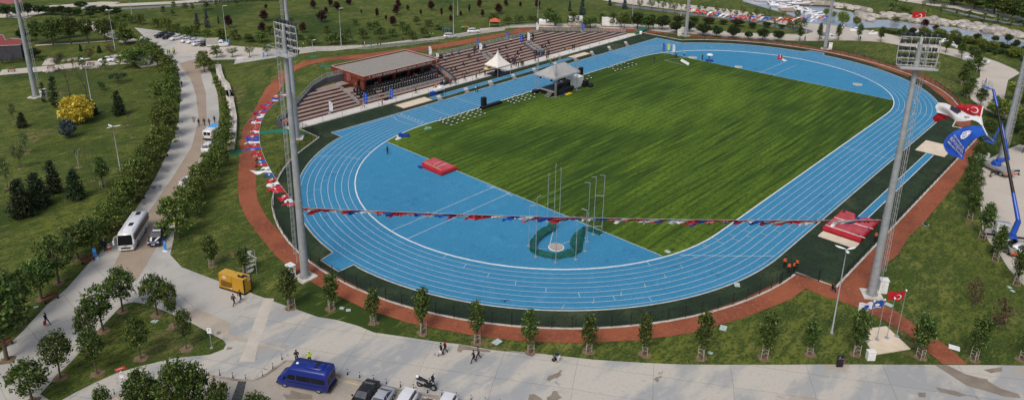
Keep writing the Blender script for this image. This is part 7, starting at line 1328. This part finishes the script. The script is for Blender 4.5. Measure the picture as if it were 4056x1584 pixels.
crowd(v4, [(828, 808, 'h', 'stand'), (885, 772, 'o', 'stand')], 'on the runway beside the stage', 'people on the field')
crowd(z5, [(228, 622, 'k'), (443, 587, 'n', 'walk', 2), (452, 560, 'w'), (707, 600, 'k'), (773, 602, 'k'), (528, 560, 'w', 'bend')], 'around the far throwing circle', 'people on the field')
crowd(y8, [(473, 325, 'n', 'stand2')], 'alone on the blue area near the red mat', 'people on the field')
crowd(z3, [(347, 470, 'k'), (362, 468, 'w'), (428, 475, 'b'), (495, 480, 'n'), (522, 478, 'm'), (745, 412, 'k', 'bend'), (880, 400, 'h'), (850, 403, 'h', 'bend'), (1013, 372, 'h'), (1045, 373, 'h'), (1145, 328, 'b'), (1168, 326, 'b'), (1190, 325, 'b'), (1215, 328, 'b'), (1228, 322, 'n'), (1335, 308, 'h'), (1352, 305, 'h'), (1378, 304, 'o'), (1395, 308, 'e'), (1413, 303, 'm')], 'behind the stand on the rear walk', 'people on the rear walk')
crowd(z2, [(1243, 482, 'g', 'walk', 0), (1263, 475, 'y', 'walk', 0)], 'on the rear walk behind the front mast', 'people on the rear walk'); crowd(t3, [(275, 595, 'o'), (437, 572, 'o'), (232, 500, 'k'), (903, 640, 'k'), (1155, 635, 'k')], 'under the round trees on the promenade', 'people on the promenade')
crowd(z5, [(1728, 412, 'k', 'walk', 3)], 'on the promenade right of the round trees', 'people on the promenade'); crowd(z6, [(293, 552, 'g', 'walk', 3), (1025, 548, 'n')], 'on the promenade beside the columnar trees', 'people on the promenade'); crowd(z6, [(808, 386, 'w')], 'at the water edge', 'people on the promenade')
crowd(z7, [(1010, 848, 'k', 'walk', 2)], 'on the pale road near the raised basket', 'people on the promenade')
crowd(z1, [(1672, 552, 'k'), (1690, 540, 'y'), (1728, 543, 'y'), (1738, 535, 'y')], 'in the top left car park', 'officers in the car park'); crowd(z2, [(52, 872, 'k', 'walk', -1.5)], 'alone on the curving road', 'people on the left road')
crowd(y1, [(475, 378, 'k', 'walk', 1.5), (530, 375, 'k', 'walk', 1.5), (578, 378, 'u', 'walk', 1.5), (632, 350, 'n', 'walk', 1.5)], 'up the curving road in a line', 'people on the left road')
def near(fr, x, y, az, ps, top, bot, label, s=1.06, grp='people near the plaza'): return person(fr.g(x, y), RGT+az, ps, top, bot, label, grp, s=s)
o = near(y6, 1037, 597, 3.3, 'walk', 'black', 'black', 'woman in black walking with a small child bag on the plaza'.replace('woman', 'person').replace('child ', '')); b = MB(); b.box((.12, .33, .75), (.3, .12, .34)); b.build('bag', SH['white'], o)
o = near(y6, 1072, 578, 3.3, 'walk', 'black', 'black', 'person in black with an orange back walking beside another'); b = MB(); b.box((-.15, 0, 1.25), (.1, .26, .4)); b.build('backpack', SH['orange'], o)
near(y6, 1335, 665, 3.3, 'walk', 'black', 'black', 'person in black suit striding left on the plaza', 1.08); near(y6, 1378, 632, 3.3, 'walk', 'grey', 'black', 'person in grey jacket striding left behind a black suit', 1.08)
near(x5, 435, 690, 3.2, 'bend', 'navy', 'white', 'person in navy top and white trousers bending over a case', 1.1); solo('equipment_case', 'small dark case on the ground before the bending person', 'case', BLACK, lambda b: [b.box((0, 0, .15), (.5, .35, .3)), b.box((0, 0, .33), (.2, .2, .08))], x5.g(405, 680, 0)+Vector((0, 0, .02)))
o = near(y5, 528, 140, 1.2, 'walk', 'red', 'black', 'person in a red top walking by the yellow generator'); b = MB(); b.box((-.2, 0, 1.28), (.14, .3, .36)); b.build('backpack', SH['grey'], o)
near(y5, 588, 103, 1.2, 'walk', 'black', 'black', 'person in black leaning beside the yellow generator'); near(y5, 1106, 668, -1.4, 'stand2', 'black', 'jeans', 'person in a black hooded jacket behind the blue minibus', 1.1)
o = near(y5, 1224, 680, -1.4, 'stand2', 'yellow', 'navy', 'person with yellow helmet and jacket behind the blue minibus', 1.1); hat(o, SH['yellow'], (-.0, 0, 1.7), nm='helmet')
o = near(y4, 352, 447, 0, 'walk', 'black', 'jeans', 'person in black walking and holding a red jacket at left', 1.08); b = MB(); b.loft([[(r*math.cos(a), -.33+r*.6*math.sin(a), z) for a in [1.05*k for k in range(6)]] for z, r in ((.3, .18), (.6, .2), (.85, .08))]); b.build('red_jacket', SH['red'], o)
o = near(y2, 1050, 738, -.3, 'stand', 'navy', 'black', 'officer in dark uniform with white cap left of the bus'.replace('officer', 'person'), 1.1); hat(o, SH['white'], (0, 0, 1.73))
for x, y, l in ((235, 697, 'person in orange vest standing nearest the track'), (272, 745, 'person in orange vest leftmost at the green gate'), (320, 738, 'person in orange vest at the middle of the green gate'), (342, 712, 'person in orange vest behind the other at the gate'), (1040, 467, 'person in orange vest standing beside the large red mat')):
    o = near(x1, x, y, -1.2, 'stand2', 'orange', 'black', l, 1.1, 'guards in orange vests'); hat(o, SH['black'], (-.01, 0, 1.74))
near(x1, 662, 905, -.4, 'sit', 'black', 'navy', 'person in black crouching at the fence corner on the red path', 1.15)
# ================================================================= FLAGS
FR = mat('flag_red', (.5, .014, .025), .6, c2=(.36, .01, .018), scale=.8); FW = mat('flag_white', (.72, .72, .73), .6, c2=(.6, .6, .63), scale=.8); FB = mat('flag_blue', (.018, .09, .45), .6, c2=(.012, .05, .32), scale=.8); FD = mat('flag_dark_print', (.03, .03, .05), .7)
ROPE = mat('rope', (.5, .5, .48), .8)
def ragflag(p, q, wind, L_, m, seed, par, name='flag'):
    """flag hung between rope points p and q, blown along wind"""
    random.seed(seed); n, k = 9, 6; vs = []; a1, a2, a3 = random.uniform(.5, 1.5), random.uniform(0, 6), random.uniform(.6, 1.15)
    for i in range(n):
        t = i/(n-1)
        for j in range(k):
            s = j/(k-1); base = p.lerp(q, s); w = wind*L_*t*a3*(1-.25*t*abs(math.sin(s*3+a2)))
            vs.append(base+w+Vector((0, 0, -.45*t*L_*.5*a1+.22*math.sin(t*8+a2+s*2)*t+.16*math.sin(s*6+a2)*t))+wind.cross(Vector((0, 0, 1)))*(.3*math.sin(t*6+a2)*t)+(p-q)*(.5-s)*-.35*t*1)
    b = MB(); b.add(vs, [(i*k+j, i*k+j+1, (i+1)*k+j+1, (i+1)*k+j) for i in range(n-1) for j in range(k-1)], True)
    if m is FR:
        b.m = 1
        c = vs[4*k+2]; nn = (vs[5*k+2]-vs[3*k+2]).normalized(); uu = (vs[4*k+4]-vs[4*k]).normalized(); up = nn.cross(uu).normalized()*.03
        for sg in (-1, 1):
            for t in range(10):
                aa, ab = .6+t*.51, .6+(t+1)*.51
                f = lambda a, w: c+up*sg+nn*(.3*math.cos(a)+w*.1*math.cos(a))+uu*(.3*math.sin(a))
                b.add([f(aa, 1), f(ab, 1), c+up*sg+nn*(.05+.22*math.cos(ab))+uu*.22*math.sin(ab), c+up*sg+nn*(.05+.22*math.cos(aa))+uu*.22*math.sin(aa)], [(0, 1, 2, 3)])
    elif m is FW or m is FB: b.m = 1; c = vs[4*k+2]; b.add([c+Vector((0, 0, .04))+(vs[5*k+2]-vs[3*k+2])*x+(vs[4*k+4]-vs[4*k])*y for x, y in ((-.5, -.3), (.5, -.3), (.5, .3), (-.5, .3))], [(0, 1, 2, 3)]) if seed % 2 else None
    return b.build(name, [m, FW if m is not FW else FD], par)
def bunting(P1, P2, W, S, n, L_, wind, label, seed, hh=1.0):
    e = empty('flag_bunting', P1); tag(e, label, 'bunting'); f = lambda t: P1.lerp(P2, t)+W*4*t*(1-t)-Vector((0, 0, S*4*t*(1-t)))-P1
    b = MB(); b.tube([f(t/60) for t in range(61)], .025, 4); b.build('rope', ROPE, e); seq = [FR, FW, FR, FB]
    for i in range(n):
        t = (i+.3)/n; random.seed(seed+i); ragflag(f(t), f(t+.85/n*hh), wind, L_*random.uniform(.75, 1.15), seq[(i+(i % 5 == 3)) % 4], seed*100+i, e)
LW = -CR; LW = Vector((LW.x, LW.y, 0)).normalized()
m1 = g1+Vector((0, 0, hgt(g1, D.S(0, 522)[1]))); m3 = g3+Vector((0, 0, hgt(g3, D.S(0, 554)[1]))); m2 = g2+Vector((0, 0, hgt(g2, D.S(0, 232)[1])))
bunting(m1, m3, LW*0, .6, 74, 2.6, (LW*.95+Vector((CF.x, CF.y, 0)).normalized()*.4+Vector((0, 0, -.15))), 'long bunting of red, white and blue flags strung between the front masts', 3, 1.8)
bunting(m1, m2, LW*6.2, -1.2, 44, 2.7, LW+Vector((0, 0, .12)), 'curved bunting of red, white and blue flags over the red path', 7, .85)
m5 = g5+Vector((0, 0, hgt(g5, D.S(0, 20)[1]))); m6 = g6+Vector((0, 0, hgt(g6, D.S(0, 40)[1])))
bunting(m5, m6, LW*0, 1.6, 32, 2.6, LW*.9+Vector((0, 0, -.35)), 'distant bunting of red, white and blue flags before the harbour', 11, .8)
# big flags hanging from the lift
def bigflag(name, label, top, bot, dep, m, deco, nu=22, nv=10, dz=1.2, ph=0):
    """top / bot : photo-pixel outlines of the upper and lower edges from hoist to fly"""
    def pl(P, t):
        t *= len(P)-1; i = min(int(t), len(P)-2); k = t-i; return P[i][0]+(P[i+1][0]-P[i][0])*k, P[i][1]+(P[i+1][1]-P[i][1])*k
    def f(u, v):
        a = pl(top, u); c = pl(bot, u); x, y = a[0]+(c[0]-a[0])*v, a[1]+(c[1]-a[1])*v; d = ray(*x3.S(x, y)); q = dep+dz*(math.sin(u*7+v*2.2+ph)*u+math.sin(v*5+u*3+ph)*.35*u)-u*1.5; return CP+d*(q/d.dot(CF))
    vs = [f(i/nu, j/nv) for i in range(nu+1) for j in range(nv+1)]; o0 = f(0, 0); e = empty(name, o0); tag(e, label, 'flag', 'big flags hanging at the right'); b = MB()
    b.add([p-o0 for p in vs], [(i*(nv+1)+j, i*(nv+1)+j+1, (i+1)*(nv+1)+j+1, (i+1)*(nv+1)+j) for i in range(nu) for j in range(nv)], True); b.build('cloth', m, e)
    b = MB(); b.tube([f(0, j/nv)-o0 for j in range(nv+1)], .1, 5); b.build('hoist_band', FW, e)
    def surf(polys, mm, nm):
        b = MB()
        for P in polys: b.add([f(u, v)-o0-CF*.12 for u, v in P], [list(range(len(P)))])
        b.build(nm, mm, e)
    deco(surf, f, e, o0)
def turk(surf, f, e, o0):
    P = []; n = 16
    for k in range(n):
        a0, a1 = -2.55+5.1*k/n, -2.55+5.1*(k+1)/n
        g = lambda a, o: (.38-.15*math.cos(a) if o else .40-.12*math.cos(a), .5+.29*math.sin(a) if o else .5+.23*math.sin(a))
        P.append([g(a0, 1), g(a1, 1), g(a1, 0), g(a0, 0)])
    surf(P, FW, 'crescent'); 
    surf([[(.60+.035*math.cos(a+math.pi)+0, .5+.09*math.sin(a)) for a in (0, 2.513, 5.027)], [(.60+.035*math.cos(a), .5+.09*math.sin(a)) for a in (.63, 1.9, 4.4)]], FW, 'star')
bigflag('large_flag', 'large red flag with white crescent uppermost near the blue boom', [(990, 180), (940, 168), (870, 162), (780, 165), (690, 172)], [(965, 285), (930, 280), (860, 260), (790, 250), (740, 240)], 96, FR, turk, dz=.5)
bigflag('large_flag', 'large red flag end hanging out beneath the white flag', [(690, 285), (640, 265), (590, 255), (545, 245), (520, 262)], [(700, 295), (640, 300), (570, 318), (510, 340), (483, 297)], 96.5, FR, lambda *a: None, dz=.4)
def ata(surf, f, e, o0):
    surf([[(.52+.1*math.cos(a)*1.2, .22+.2*math.sin(a)) for a in [6.283*k/10 for k in range(10)]], [(.42, .1), (.6, .0), (.66, .35), (.5, .5)]], FD, 'dark_print'); surf([[(.3, .6), (.4, .62), (.38, .75), (.29, .72)]], mat('grey_print', (.3, .3, .32), .7), 'small_print')
bigflag('large_flag', 'large white flag with a dark print between red and blue flags', [(968, 285), (900, 265), (800, 222), (740, 190), (680, 175), (620, 150), (545, 143), (515, 180)], [(985, 378), (930, 330), (880, 315), (800, 330), (720, 330), (660, 280), (590, 255), (530, 240)], 95.5, FW, ata, dz=.6)
def ibb(surf, f, e, o0):
    surf([[(.38+.5*x*.34, .42+.5*y*.5) for x, y in ((-.7, -.1), (-.45, -.62), (.1, -.75), (.5, -.3), (.62, .15), (.4, .55), (.0, .66), (-.35, .45))]], FW, 'emblem')
    surf([[(.38+.1*math.cos(a)-.02, .43+.1*math.sin(a)), (.38+.1*math.cos(a+.3)-.02, .43+.1*math.sin(a+.3)), (.38+.08*math.cos(a+.3)-.02, .43+.08*math.sin(a+.3)), (.38+.08*math.cos(a)-.02, .43+.08*math.sin(a))] for a in [.4*k for k in range(15)]]+[[(.36+.02*k, .3), (.365+.02*k, .3), (.375+.02*k, .52), (.37+.02*k, .52)] for k in range(4)], FB, 'emblem_lines')
    for s, u0, sz in (('İSTANBUL', .55, .05), ('BÜYÜKŞEHİR', .63, .1), ('BELEDİYESİ', .72, .06)):
        t = text(s, 1, 0, FW, 'lettering', e); me = t.data; xs = [v.co.x for v in me.vertices]; ys = [v.co.y for v in me.vertices]; wx = max(xs)-min(xs)
        for v in me.vertices:
            vv = .12+(v.co.x-min(xs))/wx*.76; uu = u0-(v.co.y)*sz; p = f(min(.98, uu), vv)-o0-CF*.14; v.co = p
bigflag('large_flag', 'large blue flag with white winged emblem lowest of the big flags', [(985, 378), (920, 370), (850, 378), (780, 395), (700, 430), (640, 470), (605, 520), (592, 560), (610, 610)], [(1032, 470), (980, 475), (920, 500), (860, 540), (820, 600), (800, 660), (795, 715), (740, 690), (650, 660)], 95, FB, ibb, dz=.7, ph=1)
P_ = [CP+ray(*x3.S(x, y))*(96/ray(*x3.S(x, y)).dot(CF)) for x, y in ((990, 178), (965, 285), (985, 380), (1032, 470), (1100, 530))]; b = MB(); b.tube([p-P_[0] for p in P_], .04, 4); o = b.build('flag_rope', ROPE, None, P_[0]); tag(o, 'pale rope carrying the big flags down to the blue basket', 'rope')
# four flagpoles on the slab
def poleflag(fr, bx, by, tx, ty, m, fl, label):
    p = fr.g(bx, by, 0)+Vector((0, 0, .15)); h = hgt(p, fr.S(0, ty)[1]); e = empty('flagpole', p); tag(e, label, 'flagpole', 'flagpoles on the beige slab'); b = MB(); b.cyl((0, 0, 0), (0, 0, h), .05, .03, 8); b.box((0, 0, .04), (.5, .5, .08)); b.build('pole', METAL, e); b = MB(); b.ball((0, 0, h), .13, 8); b.build('finial', WHT, e)
    if m:
        n, k = 10, 5; L_, Hf = fl; w = LW; vs = [w*(.1+L_*i/(n-1))+Vector((0, 0, h-.15-Hf*j/(k-1)-.12*i/(n-1)+.06*math.sin(i*1.1)))+Vector((CF.x, CF.y, 0))*(.12*math.sin(i*.9+j*.4)) for i in range(n) for j in range(k)]
        b = MB(); b.add(vs, [(i*k+j, i*k+j+1, (i+1)*k+j+1, (i+1)*k+j) for i in range(n-1) for j in range(k-1)], True); fo = b.build('flag', m, e); fc = Vector((CF.x, CF.y, 0)).normalized()
        def pt(x, z, o=-.16): return w*(.1+L_*x)+Vector((0, 0, h-.15-Hf*(1-z)-.12*x))+fc*(-.22)
        b = MB()
        if m is FR:
            ar = L_/Hf
            for t in range(14):
                a0, a1 = .45+t*.384, .45+(t+1)*.384; g = lambda a, r, c: pt(c+r*math.cos(a)/ar, .5+r*math.sin(a)); b.add([g(a0, .28, .42), g(a1, .28, .42), g(a1, .225, .45), g(a0, .225, .45)], [(0, 1, 2, 3)])
            b.add([pt(.66+(.1 if k_ % 2 == 0 else .04)*math.cos(k_*.628)/ar, .5+(.1 if k_ % 2 == 0 else .04)*math.sin(k_*.628)) for k_ in range(10)], [list(range(10))]); b.build('crescent_and_star', FW, fo)
        else:
            b.add([pt(.5+.18*math.cos(a), .6+.22*math.sin(a)) for a in [.628*k_ for k_ in range(10)]], [list(range(10))]); b.add([pt(x_, z_) for x_, z_ in ((.2, .2), (.8, .2), (.8, .3), (.2, .3))], [(0, 1, 2, 3)]); b.build('emblem', FB if m is FW else FW, fo)
poleflag(x2, 248, 575, 312, 268, FW, (1.7, 1.1), 'leftmost flagpole with a small white flag on the beige slab'); poleflag(x2, 325, 562, 386, 257, FB, (1.7, 1.0), 'second flagpole with a dark blue flag on the slab'); poleflag(x2, 398, 550, 460, 248, None, None, 'third flagpole without any flag on the slab'); poleflag(x2, 472, 537, 543, 187, FR, (2.0, 1.25), 'rightmost flagpole with the red crescent flag')
p = t5.g(575, 260, 0); poleflag(t5, 650, 330, 600, 190, FR, (5, 3), 'tall pole with a red crescent flag on the far bank'); DONE[-1]['group'] = 'flags on the far bank'
# feather banners
def feather(fr, x, y, ty, m, label, z=None):
    if z is None:
        p = fr.g(x, y) 
    else: p, k = gs(fr, x, y)
    h = hgt(p, fr.S(0, ty)[1]); e = empty('feather_banner', p, RGT); tag(e, label, 'banner', 'feather banners'); b = MB(); b.cyl((0, 0, 0), (0, 0, h), .03, n=5); b.lathe([(.35, 0), (.3, .08)]); b.build('pole', METAL, e)
    b = MB(); b.loft([[(.02, -.02, z_), (w_, -.02, z_), (w_, .02, z_), (.02, .02, z_)] for z_, w_ in ((.5, .75), (h*.5, .85), (h*.85, .75), (h*.97, .4), (h, .05))], smooth=False); s = b.build('sail', m, e)
    b = MB(); [b.box((.42, -.03, h*t), (.22, .02, h*.035)) for t in (.3, .55, .78)]; b.build('print', FB if m is FW else FW, s)
feather(v1, 755, 735, 575, FW, 'white feather banner before the left terraces', 0); feather(v1, 1215, 620, 455, FB, 'blue feather banner beside the left seat bay', 0); feather(v2, 945, 830, 650, FB, 'dark blue feather banner before the pavilion seats', 0)
feather(v3, 190, 375, 210, FW, 'white feather banner standing behind the pavilion roof', 0); feather(v3, 300, 400, 315, FW, 'short white feather banner beside the pavilion roof corner', 0); feather(v3, 962, 290, 160, FW, 'white feather banner at the top of the first aisle', 0); feather(v3, 925, 210, 95, FB, 'blue feather banner behind the first aisle', 0); feather(v3, 1375, 95, -10, FB, 'blue feather banner on the back railing', 0)
feather(v4, 405, 395, 225, FW, 'white feather banner at the top of the second aisle', 0); feather(v4, 270, 410, 250, FB, 'blue feather banner left of the second aisle', 0); feather(v4, 565, 215, 50, FW, 'white feather banner at the back row of far terraces', 0); feather(v4, 1390, 210, 60, FB, 'blue feather banner on the far back railing', 0)
feather(z5, 310, 522, 430, FB, 'blue feather banner at the start of the far bend'); feather(z5, 358, 518, 435, mat('flag_lime', (.5, .6, .1), .6), 'lime feather banner between blue and white ones'); feather(z5, 408, 540, 445, FW, 'white feather banner at the start of the far bend')
quick('canopy_tent', 'orange topped market canopy behind the stand', 'canopy', z3.g(1660, 275, 0), RGT, [('canopy', mat('canopy_orange', (.55, .12, .05), .7), lambda b: b.loft([[(sx*2*k, sy*2*k, z) for sx, sy in ((-1, -1), (1, -1), (1, 1), (-1, 1))] for k, z in ((1, 2.4), (.02, 3.5))], smooth=False)), ('leg', METAL, lambda b: [b.cyl((sx*1.9, sy*1.9, 0), (sx*1.9, sy*1.9, 2.4), .05) for sx in (-1, 1) for sy in (-1, 1)])])
quick('parasol', 'small yellow umbrella held near the cream tent', 'umbrella', v3.g(1050, 660, .05)+Vector((.2, -.2, 0)), 0, [('canopy', SH['yellow'] if 0 else mat('parasol_yellow', (.6, .5, .15), .7), lambda b: b.lathe([(.75, 2.0), (.45, 2.25), (.02, 2.35)])), ('pole', METAL, lambda b: b.cyl((0, 0, 1), (0, 0, 2.3), .02))])
random.seed(4)
quick('flying_bird', 'small black bird flying over the near bend of the track', 'bird', at(1270, 757, 70), 1, [('body', BLACK, lambda b: b.loft([[(x, -w, 0), (x, w, 0), (x, 0, w)] for x, w in ((-.25, .02), (-.1, .06), (.1, .06), (.22, .02))])), ('wing', BLACK, lambda b: b.add([(0, 0, .03), (.1, .0, .03), (-.05, .45, .15), (-.12, .4, .12)], [(0, 1, 2, 3)])), ('wing', BLACK, lambda b: b.add([(0, 0, .03), (.1, .0, .03), (-.05, -.45, .15), (-.12, -.4, .12)], [(0, 1, 2, 3)]))])
# ================================================================= clean up and labels
hide_protos()
ORD = ['first', 'second', 'third', 'fourth', 'fifth', 'sixth', 'seventh', 'eighth', 'ninth', 'tenth', 'eleventh', 'twelfth']
def ordn(i):
    return ORD[i] if i < 12 else '%d%s' % (i+1, 'th' if (i+1) % 100 in (11, 12, 13) or (i+1) % 10 > 3 or (i+1) % 10 == 0 else ('st', 'nd', 'rd')[(i+1) % 10-1])
by = {}
for o in bpy.data.objects:
    if o.parent is None and 'label' in o: by.setdefault(o['label'], []).append(o)
SHARED = ('white seated chair on the infield grass',)
for lb, os_ in by.items():
    if len(os_) < 2 or lb in SHARED: continue
    os_.sort(key=lambda o: screen(o.matrix_world.translation if False else Vector(o.location))[0])
    for i, o in enumerate(os_):
        if i == len(os_)-1: o['label'] = lb+', rightmost'
        elif i == 0: o['label'] = lb+', leftmost'
        else: o['label'] = lb+', %s from left' % ordn(i)
